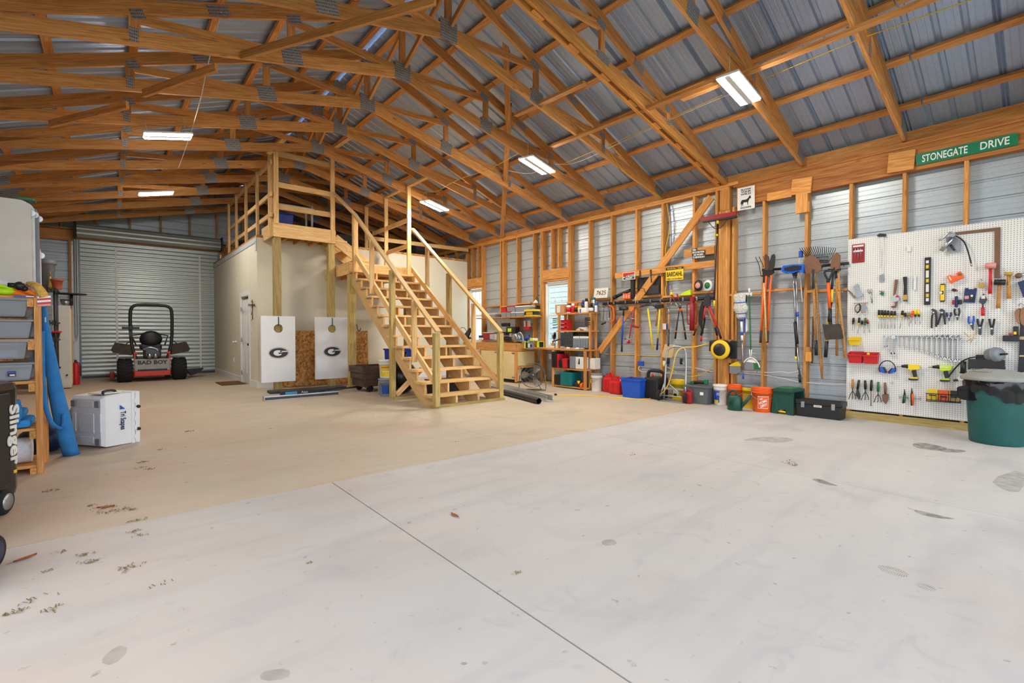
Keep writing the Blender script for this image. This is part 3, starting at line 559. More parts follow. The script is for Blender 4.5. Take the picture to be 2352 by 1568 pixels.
# posts, rails and balusters
def up4(nm, x, y, z0, z1, w=.09, d=.09, m='treated_wood'): board(nm, (x,y,z0), (x,y,z1), w, d, m, stc, up=(1,0,0))
up4('newel_post', 4.03, 6.61, .03, 1.22); up4('newel_post', 5.45, 6.72, .03, 1.22); up4('stair_post', 4.00, 8.10, 0, 2.38); up4('stair_post', 5.46, 8.44, 0, 2.47); up4('stair_post', 4.05, 10.14, 0, LZ-.26, .14, .14); up4('stair_post', 5.40, 10.14, 0, LZ-.26, .14, .14)
S2 = dict(w=.04, d=.09, m='stair_wood')
up4('baluster', 4.00, 7.28, .72, 1.80, **S2); up4('baluster', 4.00, 8.98, 2.0, 3.08, **S2); up4('baluster', 5.48, 7.59, .75, 1.80, **S2); up4('baluster', 5.48, 9.36, 2.1, 3.16, **S2)
up4('baluster', 4.02, 9.92, 2.5, 3.76, w=.09, d=.05, m='stair_wood'); up4('baluster', 4.10, 10.02, 2.5, 3.76, **S2); up4('landing_post', 5.33, 9.93, LZ-.20, 4.60, w=.05, d=.09, m='stair_wood'); up4('landing_post', 5.35, 11.15, LZ, 4.60, **S2); up4('landing_post', 5.35, 12.34, 3.39, 4.62, **S2)
def rail(nm, x, a, b, w=.09, h=.04): board(nm, (x,)+a, (x,)+b, w, h, 'stair_wood', stc, up=(0,0,1))
rail('handrail', 4.03, (6.55,1.24), (9.92,3.77)); rail('handrail', 5.45, (6.70,1.24), (9.98,3.66)); rail('lower_rail', 4.06, (6.60,.33), (9.90,2.86), .04, .11); rail('lower_rail', 5.42, (6.76,.33), (10.0,2.74), .04, .11)
rail('top_rail', 5.35, (9.02,4.63), (12.75,4.63), .09, .04); rail('rail', 5.38, (9.95,3.87), (12.0,3.85), .04, .10); rail('rail', 5.38, (9.95,3.27), (11.3,3.24), .04, .10)
board('upper_handrail', (3.90,PY,4.38), (4.08,9.96,3.75), .09, .04, 'stair_wood', stc)
board('loft_rail', (5.0,RY-.06,3.62), (8.10,RY-.06,3.66), .04, .10, 'stair_wood', stc)
board('cross_brace', (4.08,8.12,.06), (4.62,8.12,.52), .04, .09, 'stair_wood', stc); board('foot_plate', (4.0,8.06,.02), (5.42,8.06,.02), .09, .04, 'treated_wood', stc)
up4('stair_post', 5.46, 8.30, 0, .3)
# ================================================================ stored on the loft
mat('tote_blue', (24,70,190), .4); mat('pvc_white', (226,228,226), .4); mat('dark_box', (52,50,54), .7)
t = thing('plastic_shelving', 'white plastic shelving unit standing on the loft behind the railing', 'shelf', (3.3,13.2,3.38))
for x in (0, .9):
    for y in (0, .5): G().cyl((x,y,0), (x,y,1.25), .03).build('leg', 'pvc_white', t)
for z in (.12, .62, 1.15): G().box((.45,.25,z), (1.0,.6,.05), bev=.01).build('shelf_board', 'pvc_white', t)
for i, (x, y, z, lb) in enumerate(((3.55,13.45,4.03,'blue lidded storage tote on the loft shelving, upper left'), (3.95,13.45,3.53,'blue lidded storage tote on the lower loft shelf'))):
    t = thing('storage_tote', lb, 'tote', (x,y,z)); G().box((0,0,.15), (.42,.40,.28), taper=.88, bev=.02).build('body', 'tote_blue', t); G().box((0,0,.305), (.46,.44,.03), bev=.008).build('lid', 'tote_blue', t)
for i, (x, y, s, lb) in enumerate(((4.9,12.6,.5,'dark cardboard box stored deep on the loft left of the landing'), (6.9,12.2,.42,'dark box stored on the loft near the right wall'), (2.95,14.6,.4,'dark box on the loft behind the far railing posts'))):
    t = thing('storage_box', lb, 'box', (x,y,3.385)); G().box((0,0,s*.4), (s,s*.8,s*.8), bev=.01).build('body', 'dark_box', t); G().box((0,0,s*.8+.01), (s+.02,s*.8+.02,.03)).build('lid', 'dark_box', t)
# ================================================================ zero-turn mower
mat('tire', (28,28,30), .85, var=.25, scale=30., bump=.5); mat('mower_red', (196,48,28), .45); mat('mower_grey', (150,146,142), .5, .3); mat('mower_black', (30,30,32), .5); mat('dusty_black', (62,56,50), .8, var=.3, scale=12.)
mw = thing('ride_on_mower', 'red and black zero-turn mower with roll bar parked by the roll-up door', 'mower', (.85,15.2,0)); MX = lambda u, v: hy(*Q('q',u,v), 14.92)
def tire(c, r, w):
    c = Vector(c); g = G().lathe([(r*.55,-w/2),(r*.86,-w/2),(r*.97,-w*.36),(r,-w*.2),(r,w*.2),(r*.97,w*.36),(r*.86,w/2),(r*.55,w/2)], c, (1,0,0), 28)
    wh = g.build('wheel', 'tire', mw, True)
    g = G()
    for k in range(22):
        a = 2*PI*k/22
        for s in (-1, 1):
            e = Vector((s*w*.24, r*1.005*math.cos(a+s*.07), r*1.005*math.sin(a+s*.07))); g.box(c+e, (w*.42,.03,.016), Matrix.Rotation(a-PI/2, 3, 'X') @ Matrix.Rotation(s*.5, 3, 'Z'))
    g.build('tread', 'tire', wh, True); G().lathe([(r*.1,-w*.3),(r*.56,-w*.3),(r*.56,w*.3),(r*.1,w*.3)], c, (1,0,0), 20).build('rim', 'mower_grey', wh, True)
tire((.30,15.2,.285), .285, .30); tire((1.41,15.2,.285), .285, .30); tire((.45,16.55,.14), .14, .12); tire((1.26,16.55,.14), .14, .12)
rb = [(.47,15.02,.72),(.42,15.02,1.05),(.41,15.02,1.75),(.46,15.02,1.88),(.58,15.02,1.93),(1.08,15.02,1.93),(1.22,15.02,1.88),(1.26,15.02,1.75),(1.25,15.02,1.05),(1.19,15.02,.72)]
G().tube([(.56,15.02,.45)]+rb+[(1.12,15.02,.45)], .038, 10, smooth=1).build('roll_bar', 'mower_black', mw, True)
G().box((.84,15.0,.42), (.72,.05,.30), bev=.015).build('rear_panel', 'mower_grey', mw, True); G().box((.84,14.99,.20), (.74,.05,.13), bev=.02).box((.49,15.03,.42), (.03,.10,.55)).box((1.19,15.03,.42), (.03,.10,.55)).build('bumper', 'mower_red', mw, True); G().box((.84,14.985,.28), (.60,.03,.07), bev=.01).build('grille', 'mower_black', mw, True)
text('lettering', 'BAD BOY', 'mower_black', mw, (.84,14.972,.475), .13, .003, (1,0,0), width=.60, bold=.004)
G().box((.84,15.3,.48), (.66,.60,.22), bev=.04).build('engine_deck', 'mower_black', mw, True)
eng = G().box((.84,15.1,.72), (.36,.30,.26), bev=.05).cyl((.70,15.0,.62), (.98,15.0,.62), .05).build('engine', 'dark_steel', mw, True)
G().tube([(.66,14.98,.80),(.74,14.95,.86),(.90,14.95,.84),(.96,14.96,.76)], .03, 8, smooth=1).build('muffler_pipe', 'steel', eng, True); G().cyl((.78,14.96,.58), (.78,14.96,.70), .05).cyl((.90,14.96,.58), (.90,14.96,.70), .05).build('oil_filter', 'chrome', eng, True)
G().ball((.84,15.45,1.06), 1, (.24,.10,.22)).box((.84,15.6,.86), (.46,.42,.14), bev=.05).build('seat', 'mower_black', mw, True)
for s in (-1, 1):
    cx = .84+s*.50; G().prism([(cx-s*.10,15.0,.92),(cx+s*.22,15.0,.98),(cx+s*.30,15.0,.80),(cx+s*.26,15.0,.74),(cx-s*.10,15.0,.66)], (0,.55,0)).build('fender', 'dusty_black', mw, True)
    G().tube([(.84+s*.30,15.6,.9),(.84+s*.38,15.75,1.15),(.84+s*.10,15.8,1.2)], .016, 8).build('steering_lever', 'mower_black', mw, True); G().tube([(.84+s*.42,15.0,1.02),(.84+s*.50,15.0,.96),(.84+s*.55,15.1,.80)], .014, 6).build('hose', 'mower_black', mw, True); G().box((.84+s*.33,15.0,.72), (.09,.06,.05), bev=.01).build('bracket', 'mower_red', mw, True)
G().box((.42,14.97,1.345), (.34,.05,.05), bev=.01).box((.42,14.96,1.345), (.09,.06,.09), bev=.01).box((.42,15.0,1.2), (.07,.06,.16)).build('mount_bar', 'mower_black', mw, True)
G().box((.85,16.0,.17), (1.32,.80,.14), bev=.03).box((.06,15.9,.14), (.10,.6,.16), bev=.02).build('cutting_deck', 'mower_red', mw, True); G().prism([(1.62,15.6,.22),(2.02,15.6,.24),(1.92,15.6,.13),(1.72,15.6,.05)], (0,.35,0)).build('discharge_chute', 'mower_black', mw, True)
# ================================================================ cornhole boards hung on the posts
mat('board_white', (238,241,245), .35, var=.03); mat('logo_black', (46,50,58), .5, var=0.); mat('logo_red', (190,60,66), .5, var=0.)
def holed(w, h, hc, r, t):
    n = 48; ring = lambda y: [Vector((hc[0]+r*math.cos(2*PI*i/n), y, hc[1]+r*math.sin(2*PI*i/n))) for i in range(n)]
    def outer(y):
        o = []
        for i in range(n):
            c, s = math.cos(2*PI*i/n), math.sin(2*PI*i/n)
            kx = (w/2-hc[0]*(1 if c > 0 else -1))/max(abs(c), 1e-6); kz = ((h/2-hc[1]) if s > 0 else (h/2+hc[1]))/max(abs(s), 1e-6); k = min(kx, kz); o.append(Vector((hc[0]+c*k, y, hc[1]+s*k)))
        for sx in (-1, 1):
            for sz in (-1, 1): p = Vector((sx*w/2, y, sz*h/2)); j = min(range(n), key=lambda q: (o[q]-p).length); o[j] = p
        return o
    return G().loft([ring(0), outer(0), outer(t), ring(t), ring(0)], cap=False, sm=False)
def oval(a, b, y, cx=0., cz=0., n=40): return [Vector((cx+a*math.cos(2*PI*i/n), y, cz+b*math.sin(2*PI*i/n))) for i in range(n)]
def cornhole(lab, x0, x1, z0, z1):
    cx, cz, w, h = (x0+x1)/2, (z0+z1)/2, x1-x0, z1-z0; t = thing('cornhole_board', lab, 'board', (cx,10.72,cz), 0, 'cornhole boards hung on the platform posts')
    holed(w, h, (0, h/2-.26), .09, .014).build('face_panel', 'board_white', t); g = G()
    for s in (-1, 1): g.box((s*(w/2-.01),.05,0), (.02,.07,h)).box((0,.05,s*(h/2-.01)), (w-.04,.07,.02))
    g.build('side_frame', 'board_white', t)
    lz = -h*.06; rg = G().loft([oval(.20,.122,-.002,0,lz), oval(.194,.116,-.002,0,lz), oval(.194,.116,0,0,lz), oval(.20,.122,0,0,lz), oval(.20,.122,-.002,0,lz)], cap=False, sm=False).build('logo_ring', 'logo_red', t)
    G().prism(oval(.182,.104,0,0,lz), (0,-.002,0)).build('logo_oval', 'logo_black', t)
    G().prism(oval(.088,.058,-.002,-.012,lz), (0,-.002,0)).box((.10,-.003,lz+.030), (.15,.002,.022)).build('logo_letter', 'board_white', t); G().box((.075,-.005,lz-.004), (.16,.002,.026)).box((.08,-.0045,lz-.036), (.05,.002,.04)).build('logo_bar', 'logo_black', t)
    G().tube([(0,.02,h/2-.02),(0,-.015,h/2-.02),(0,-.015,h/2-.17),(0,.02,h/2-.20)], .008, 8, smooth=1).build('hook', 'black_plastic', t)
cornhole('white cornhole board with oval letter logo, hung on the left platform post', 2.38, 3.045, .195, 1.575); cornhole('white cornhole board with oval letter logo, hung on the right platform post', 3.475, 4.185, .195, 1.575)
t = thing('osb_sheet', 'sheet of oriented strand board leaning on the cream wall behind the cornhole boards', 'board', (3.95,11.4,0)); M = Matrix.Rotation(-.05, 3, 'X'); G().box((0,.02,.64), (2.05,.012,1.27), M).build('sheet', 'osb', t)
t = thing('post_hook', 'black utility hook screwed into the third stair post', 'hook', (4.12,10.06,1.35)); G().tube([(0,0,.05),(0,-.03,.05),(0,-.04,-.05),(.05,-.05,-.09),(.08,-.05,-.03)], .008, 8, smooth=2).build('hook_rod', 'black_plastic', t)
# ================================================================ wagon, buckets and rails on the floor
wg = thing('wooden_wagon', 'weathered brown plank wagon standing behind the stairs', 'wagon', (4.36,9.62,0), .06)
for s, (a, b) in enumerate((((-.40,-.26),(.40,-.26)), ((-.40,.26),(.40,.26)))):
    for k in range(3): board('plank', WM[wg] @ Vector((a[0]*(1+.06*k),a[1]*(1+.08*k),.20+.135*k)), WM[wg] @ Vector((b[0]*(1+.06*k),b[1]*(1+.08*k),.20+.135*k)), .025, .13, 'dark_wood', wg)
for s in (-1, 1):
    for k in range(3): board('plank', WM[wg] @ Vector((s*.40*(1+.06*k),-.26*(1+.08*k),.20+.135*k)), WM[wg] @ Vector((s*.40*(1+.06*k),.26*(1+.08*k),.20+.135*k)), .025, .13, 'dark_wood', wg)
for x in (-.36, 0., .37): board('stave', WM[wg] @ Vector((x,-.285,.10)), WM[wg] @ Vector((x*1.08,-.33,.56)), .02, .06, 'dark_wood', wg, up=(1,0,0))
G().box((0,0,.125), (.80,.52,.03)).build('bed', 'dark_wood', wg)
for x in (-.26, .28):
    for y in (-.24, .24): G().lathe([(.02,-.02),(.07,-.02),(.075,0),(.07,.02),(.02,.02)], (x,y,.075), (0,1,0), 16).build('wheel', 'tire', wg)
G().tube([(-.4,0,.10),(-.7,-.02,.09),(-1.05,-.05,.05)], .016, 8).box((-1.07,-.05,.05), (.05,.16,.03), bev=.01).build('pull_handle', 'dark_steel', wg)
mat('alu', (206,210,214), .35, .8); mat('box_blue_black', (28,36,52), .5); mat('cyan_print', (60,160,215), .5, var=0.); mat('dark_plank', (74,66,62), .7, var=.3)
def floorbar(nm, lab, cat, a, b, w, h, m, z=0.):
    t = thing(nm, lab, cat, ((a[0]+b[0])/2,(a[1]+b[1])/2,z)); board('bar', (a[0],a[1],z+h/2), (b[0],b[1],z+h/2), w, h, m, t); return t
t = floorbar('aluminium_track', 'long aluminium track lying on the floor in front of the cornhole boards', 'track', (2.13,9.40), (3.44,9.36), .09, .07, 'alu'); board('dark_web', (2.13,9.355,.032), (3.44,9.315,.032), .012, .05, 'dark_steel', t); G().box((-.66,.02,.04), (.02,.10,.075)).build('end_cap', 'steel', t)
t = floorbar('dark_panel', 'dark flat panel lying under the cornhole boards', 'panel', (2.45,10.45), (3.95,10.38), .30, .05, 'dark_plank'); board('panel_edge', (2.45,10.29,.03), (3.95,10.22,.03), .02, .05, 'dark_steel', t)
t = floorbar('printed_carton', 'long blue and black printed carton lying beside the aluminium track', 'box', (2.55,9.98), (3.60,9.93), .12, .08, 'box_blue_black'); G().box((-.35,-.064,.04), (.22,.004,.05)).build('print_block', 'cyan_print', t); text('lettering', 'Aqua', 'board_white', t, (2.98,9.90,.042), .06, .002, (1,-.04,0))
mat('bucket_white', (232,230,222), .45); mat('bucket_grey', (138,146,154), .5); mat('label_yellow', (236,204,30), .5, var=.05); mat('label_red', (206,40,40), .5, var=.05); mat('label_blue', (30,78,176), .45, var=.2, scale=20.); mat('wire_handle', (190,190,190), .3, .8, var=0.)
def bucket(nm, lab, p, r, h, m, rz=0., lid=None, bail=True, rim=3, group=None):
    t = thing(nm, lab, 'bucket', p, rz, group); k = .86
    g = G().lathe([(r*k*.96,0),(r*k,.01),(r*.985,h*.80),(r*1.0,h*.80)] + sum([[(r*1.06,h*(.80+.06*i)),(r*1.06,h*(.815+.06*i)),(r*1.0,h*(.82+.06*i)),(r*1.0,h*(.86+.06*i))] for i in range(rim)], []) + [(r*1.04,h*.985),(r*1.04,h)] + ([] if lid else [(r*.98,h),(r*.96,h*.9),(r*.82,.02),(.001,.02)]), n=28)
    g.build('body', m, t)
    if lid: G().lathe([(r*1.07,h-.02),(r*1.08,h),(r*1.06,h+.012),(r*.94,h+.014),(r*.93,h+.004),(.001,h+.004)], n=28).build('lid', lid, t)
    if bail: G().tube([(r*1.05,0,h*.86),(r*1.0,-r*.55,h*.62),(0,-r*1.1,h*.50),(-r*1.0,-r*.55,h*.62),(-r*1.05,0,h*.86)], .003, 6, smooth=2).build('bail_handle', 'wire_handle', t)
    return t
def wrap(t, r0, r1, z0, z1, a0, a1, m, nm='label', n=10, d=.0015):
    """label following a bucket wall, angles from the front (-y)"""
    pa = [math.radians(a0+(a1-a0)*i/n)-PI/2 for i in range(n+1)]; rr = lambda r, z: [Vector(((r+d)*math.cos(a), (r+d)*math.sin(a), z)) for a in pa]
    return G().loft([rr(r0, z0), rr(r1, z1)], closed=False, cap=False).build(nm, m, t)
p = hz(*Q('l',185,1105)); p = Vector((p.x,p.y+.14,0))
t = bucket('paint_bucket', 'grey bucket with a blue label under a second bucket by the stairs', p, .145, .33, 'bucket_grey', -.35, 'bucket_grey', False); wrap(t, .128, .139, .05, .22, -45, 50, 'label_blue')
t = bucket('chemical_bucket', 'white bucket with a yellow label stacked on the grey bucket', (p.x,p.y,.345), .14, .34, 'bucket_white', -.35, 'bucket_white', False); wrap(t, .122, .135, .04, .25, -60, 60, 'label_yellow'); wrap(t, .1235, .1365, .19, .22, -50, 50, 'label_red', 'print', d=.003); wrap(t, .1235, .1345, .12, .15, -40, 40, 'board_white', 'print', d=.003)
for i, (x, y, lb) in enumerate((((l:=hz(*Q('l',40,1075))).x, l.y+.05, 'grey spray can with white cap left of the bucket stack, outer one'), ((l:=hz(*Q('l',95,1080))).x, l.y+.05, 'grey spray can with white cap touching the bucket stack'))):
    t = thing('spray_can', lb, 'can', (x,y,0)); G().lathe([(.034,0),(.036,.01),(.036,.19),(.028,.21)], n=16).build('body', 'bucket_grey', t); G().lathe([(.033,.19),(.033,.25),(.03,.255)], n=16).build('cap', 'bucket_white', t)
mat('bag_black', (22,22,24), .25, var=.2); mat('bin_dark', (44,44,48), .4)
t = thing('rubbish_bag', 'black plastic rubbish bag slumped under the stairs behind the cross brace', 'bag', (4.55,8.75,0)); G().ball((0,0,.33), 1, (.30,.26,.33)).ball((.02,.02,.62), 1, (.12,.1,.12)).build('body', 'bag_black', t); G().lathe([(.03,.7),(.06,.78),(.09,.84)], (.02,.02,0), n=12).build('tied_neck', 'bag_black', t)
t = thing('storage_tote', 'dark blue storage tote standing under the upper stairs', 'tote', (5.08,10.0,0)); G().box((0,0,.42), (.5,.4,.82), taper=.9, bev=.02).build('body', 'tote_blue', t); G().box((0,0,.845), (.54,.44,.035), bev=.01).build('lid', 'tote_blue', t)
t = thing('wood_scrap_bin', 'dark low bin of scrap on the floor under the stairs', 'bin', (4.9,7.78,0)); G().box((0,0,.16), (.55,.40,.32), taper=.9, bev=.02).build('body', 'bin_dark', t); G().box((0,0,.325), (.58,.43,.02)).build('rim', 'bin_dark', t)
# ================================================================ helpers for things standing at or hanging on the right wall
CR.update(A=(1100,720,7.842), B=(1260,670,12.06), C=(1260,790,8.146), D=(1350,840,5.843))
def zfix(p, zo): return Vector((p.x, p.y, p.z-zo*(1-p.z/CH)))
def wv(c, x, y, X, zo=0.): return zfix(hx(*Q(c, x, y), X), zo)
def wt(nm, lab, cat, c, x, y, X=XR, group=None):
    p = hx(*Q(c, x, y), X); return wallthing(nm, lab, cat, p, group)
def wtube(t, nm, c, pts, r, m, X, zo=0., sm=0, rs=None, n=8): return G().tube([wv(c, p[0], p[1], (p[2] if len(p) > 2 else X), zo) for p in pts], r, n, smooth=sm, rs=rs).build(nm, m, t, True)
def wplate(t, nm, c, pts, th, m, X, zo=0.): return G().prism([wv(c, a, b, X, zo) for a, b in pts], (th,0,0)).build(nm, m, t, True)
def wbox(t, nm, c, x0, y0, x1, y1, X, d, m, zo=0., bev=0., taper=1.):
    a, b = wv(c, x0, y0, X, zo), wv(c, x1, y1, X, zo); e = wv(c, x1, y0, X, zo); z1 = (a.z+e.z)/2; z0 = b.z
    return G().box((X+d/2, (a.y+b.y)/2, (z0+z1)/2), (d, abs(a.y-b.y), abs(z1-z0)), bev=bev, taper=taper).build(nm, m, t, True)
def disc(t, nm, c, x, y, r, th, m, X, zo=0., n=24, prof=None):
    p = wv(c, x, y, X, zo); return G().lathe(prof or [(r,0),(r,th),(r*.9,th+.003)], p, (-1,0,0), n).build(nm, m, t, True)
COLS = dict(red=(200,28,34), orange=(240,96,20), yellow=(240,204,20), blue=(28,84,190), green=(20,110,60), black=(26,26,28), white=(236,236,234), grey=(128,132,138), teal=(0,112,116), brown=(120,78,48), lime=(200,230,30), tan=(206,176,128), silver=(200,202,206), darkred=(150,20,32), navy=(24,44,90), pink=(220,150,140), dgreen=(14,70,58), card=(190,148,100), paper=(226,222,212), clearw=(224,226,230), rust=(120,84,60), gold=(190,150,60))
for k, v in COLS.items(): mat('c_'+k, v, .3 if k == 'silver' else .45, .9 if k == 'silver' else 0., var=.08, scale=14.)
# ================================================================ workbench
ZO = .06
wb = thing('workbench', 'long timber workbench with plywood doors along the wall behind the stairs', 'workbench', (7.8,9.7,0)); BX, BY, BZ = 7.50, 8.62, .93
board('bench_top', (7.81,BY-.03,BZ+.02), (7.81,10.85,BZ+.02), .66, .04, 'bench_wood', wb); board('apron', (BX,BY,BZ-.075), (BX,10.85,BZ-.075), .04, .15, 'bench_wood', wb); board('apron', (BX,BY,BZ-.075), (8.10,BY,BZ-.075), .04, .15, 'bench_wood', wb)
for y in (BY+.02, 9.32, 10.05, 10.80): board('stile', (BX+.01,y,.03), (BX+.01,y,BZ-.15), .06, .05, 'bench_wood', wb, up=(1,0,0))
for y0, y1 in ((BY+.06,9.28), (9.36,10.01), (10.09,10.76)):
    d = G().box((BX-.012,(y0+y1)/2,.43), (.018,y1-y0,.68)).build('door', 'pale_ply', wb, True); G().tube([(BX-.02,y1-.06,.62),(BX-.05,y1-.06,.60),(BX-.05,y1-.06,.52),(BX-.02,y1-.06,.50)], .006, 6).build('handle', 'steel', d, True)
    for z in (.14, .73): G().box((BX-.024,y0+.04,z), (.006,.09,.035)).build('hinge', 'steel', d, True)
G().box(((BX+8.1)/2+.01,BY+.0,.60), (.56,.018,.34)).build('end_panel', 'pale_ply', wb, True); board('end_rail', (BX,BY,.40), (8.1,BY,.40), .05, .06, 'bench_wood', wb); G().box((BX+.12,BY+.08,.22), (.18,.02,.36)).build('toe_panel', 'pale_ply', wb, True)
G().box((7.86,BY+.15,.26), (.36,.10,.50)).build('back_board', 'black_plastic', wb, True)
# pegboard, shelf and tools above the bench
sh = thing('wall_shelf', 'rough plank shelf on the studs above the workbench', 'shelf', (8.0,9.6,1.52)); a = wv('A',150,80,7.95); b = wv('A',1050,58,7.95); SZ = (a.z+b.z)/2
board('plank', (7.97,a.y+.35,SZ), (7.97,b.y,SZ), .30, .03, 'bench_wood', sh)
for y in (b.y+.15, (a.y+b.y)/2): board('bracket', (8.1,y,SZ-.02), (7.90,y,SZ-.03), .03, .04, 'bench_wood', sh)
sw = thing('slat_panel', 'white slotted wall panel behind the workbench tools', 'panel', (8.1,9.5,1.2)); a = wv('A',385,90,8.10); b = wv('A',655,420,8.10)
for k in range(9): G().box((8.105,(a.y+b.y)/2,b.z+(a.z-b.z)*(k+.5)/9), (.014,abs(a.y-b.y),(a.z-b.z)/9-.006)).build('slat', 'pvc_white', sw, True)
pb = thing('small_pegboard', 'small beige pegboard on the wall left of the slotted panel', 'pegboard', (8.1,10.1,1.2)); wbox(pb, 'panel', 'A',150,100,380,330,8.10,.006,'pvc_white'); 
for k in range(3): wtube(pb, 'hook', 'A', [(215+45*k,140,8.10),(215+45*k,150,8.06),(215+45*k,210,8.06)], .006, 'steel', 8.06)
def crate(nm, lab, cat, c, x0, y0, x1, y1, X, d, m, lidm=None, zo=0., group=None, lidh=.12, tp=.9):
    t = thing(nm, lab, cat, hx(*Q(c,(x0+x1)/2,y1), X+d/2), 0, group); h = y1-y0
    wbox(t, 'body', c, x0, y0+h*lidh, x1, y1, X, d, m, zo, .006, tp)
    if lidm: wbox(t, 'lid', c, x0-1, y0, x1+1, y0+h*lidh, X-.008, d+.016, lidm, zo, .004)
    return t
crate('clear_tote', 'wide clear tote with white lid at the left end of the bench shelf', 'tote', 'k', 500,572,690,630, 7.86,.22,'clear_plastic','c_white')
crate('clear_tote', 'small clear tote with red lid, left of three on the bench shelf', 'tote', 'k', 785,532,868,628, 7.86,.2,'clear_plastic','c_red'); crate('clear_tote', 'small clear tote with red lid in the middle of the bench shelf', 'tote', 'k', 872,530,945,628, 7.86,.2,'clear_plastic','c_red'); crate('red_tote', 'red tote on top of the small red-lidded totes', 'tote', 'k', 790,478,872,530, 7.88,.2,'c_red','c_red')
crate('clear_tote', 'clear tote with white lid beside the large one on the bench shelf', 'tote', 'k', 948,545,1022,628, 7.86,.2,'clear_plastic','c_white'); crate('clear_tote', 'large clear tote with white lid left of the yellow radio', 'tote', 'k', 1025,545,1158,628, 7.86,.22,'clear_plastic','c_white'); crate('clear_tote', 'clear tote with red lid stacked on the bench shelf totes', 'tote', 'k', 880,438,1015,545, 7.88,.2,'clear_plastic','c_red'); crate('clear_tote', 'clear tote holding green parts, top right of the bench shelf stack', 'tote', 'k', 1020,440,1250,545, 7.88,.22,'clear_plastic','c_clearw')
t = wt('jobsite_radio', 'yellow and black jobsite radio at the right end of the bench shelf', 'radio', 'k', 1250, 610, 7.88); wbox(t, 'body', 'k', 1172,512,1328,612,7.88,.16,'c_black',0.,.015); wbox(t, 'frame', 'k', 1165,500,1335,530,7.86,.20,'c_yellow',0.,.012); wbox(t, 'foot_frame', 'k', 1165,595,1335,616,7.86,.20,'c_yellow',0.,.01); wbox(t, 'speaker_grille', 'k', 1198,545,1300,590,7.865,.02,'c_gold',0.,.006)
t = wt('clamp_lamp', 'small desk lamp with white shade clamped to the stud above the bench', 'lamp', 'k', 1385, 340, 8.05); wtube(t, 'arm', 'k', [(1400,420),(1400,330),(1375,290),(1360,340)], .008, 'c_dgreen', 8.05, sm=2); p = wv('k',1360,400,8.05); G().lathe([(.02,.08),(.03,.06),(.09,0),(.086,0),(.02,.05)], p, (0,0,1), 16).build('shade', 'c_white', t, True); wtube(t, 'cord', 'k', [(1358,410),(1355,640)], .005, 'c_black', 8.08)
def blob(nm, lab, cat, c, boxes, X, d, m, zo=0.):
    t = wt(nm, lab, cat, c, boxes[0][0], boxes[0][3], X+d/2)
    for i, b in enumerate(boxes): wbox(t, b[5] if len(b) > 5 else 'body', c, b[0], b[1], b[2], b[3], X+(.01*i), d, b[4] if len(b) > 4 else m, zo, .01)
    return t
t = wt('mitre_saw', 'grey metal mitre saw head on the right end of the workbench', 'saw', 'A', 700, 510, 7.7)
p = wv('A',700,440,7.72); G().cyl(p+Vector((-.07,0,0)), p+Vector((.07,0,0)), .115, n=24).build('blade_guard', 'galvanized', t, True); G().lathe([(.10,0),(.11,.01),(.11,.03),(.02,.032)], p+Vector((-.08,0,0)), (-1,0,0), 24).build('blade', 'steel', t, True); wbox(t, 'base', 'A', 600,480,760,508,7.62,.30,'galvanized',0.,.01); wtube(t, 'handle', 'A', [(700,380),(730,330),(780,370),(795,450),(790,540)], .02, 'galvanized', 7.66, sm=2); wbox(t, 'motor', 'A', 615,370,680,440,7.78,.16,'dark_steel',0.,.03); wbox(t, 'table', 'A', 690,470,735,508,7.6,.05,'chrome')
t = wt('blue_bottle', 'blue bottle lying slanted on the workbench behind the mitre saw', 'bottle', 'A', 880, 480, 7.8); a, b = wv('A',850,480,7.8), wv('A',905,405,7.8); G().cyl(a, b, .04, .035).build('body', 'c_blue', t, True); G().cyl(b, b+(b-a)*.15, .02).build('cap', 'c_navy', t, True)
for i, (x0, y0, x1, y1, lb) in enumerate(((915,440,1030,495,'lime battery pack lying on top at the bench corner'), (815,505,870,630,'lime battery charger hanging left on the bench end'), (1040,500,1140,612,'lime battery charger hanging right on the bench end'))):
    t = wt('battery_charger', lb, 'charger', 'A', (x0+x1)/2, y1, 7.6); wbox(t, 'shell', 'A', x0,y0,x1,y1,7.52+.02*i,.07,'c_lime',0.,.012); wbox(t, 'cover', 'A', x0+(x1-x0)*.45,y0+8,x1-3,y1-8,7.51+.02*i,.05,'c_black' if i else 'c_white',0.,.008)
t = wt('multimeter', 'grey and black multimeter hanging between the lime chargers', 'meter', 'A', 930, 640, 7.6); wbox(t, 'case', 'A', 870,515,965,645,7.54,.04,'c_grey',0.,.01); wbox(t, 'display', 'A', 885,540,915,610,7.535,.01,'c_paper'); wbox(t, 'dial', 'A', 925,560,955,600,7.535,.01,'c_navy')
t = wt('drill_case', 'black tool case with lime patch hung on the slotted panel', 'case', 'A', 560, 350, 7.95); wbox(t, 'body', 'A', 485,240,645,355,7.90,.18,'c_black',0.,.02); wbox(t, 'patch', 'A', 515,265,580,330,7.89,.02,'c_lime',0.,.01)
t = wt('socket_rack', 'dark socket rack on the slotted panel', 'rack', 'A', 470, 225, 8.06); wbox(t, 'rail', 'A', 402,172,540,228,8.05,.05,'c_black',0.,.004)
for k in range(7): wbox(t, 'socket', 'A', 408+19*k,180,420+19*k,222,8.04,.02,'dark_steel',0.,.003)
t = wt('flashlight_set', 'red and white pair of work lights hung under the bench shelf', 'light', 'A', 855, 290, 8.06); wbox(t, 'body', 'A', 805,235,908,290,8.02,.08,'c_red',0.,.01); wbox(t, 'left_lamp', 'A', 803,128,838,240,8.03,.05,'c_white',0.,.01); wbox(t, 'right_lamp', 'A', 866,128,905,240,8.03,.05,'c_paper',0.,.01); wbox(t, 'stripe', 'A', 845,135,860,270,8.02,.04,'c_red')
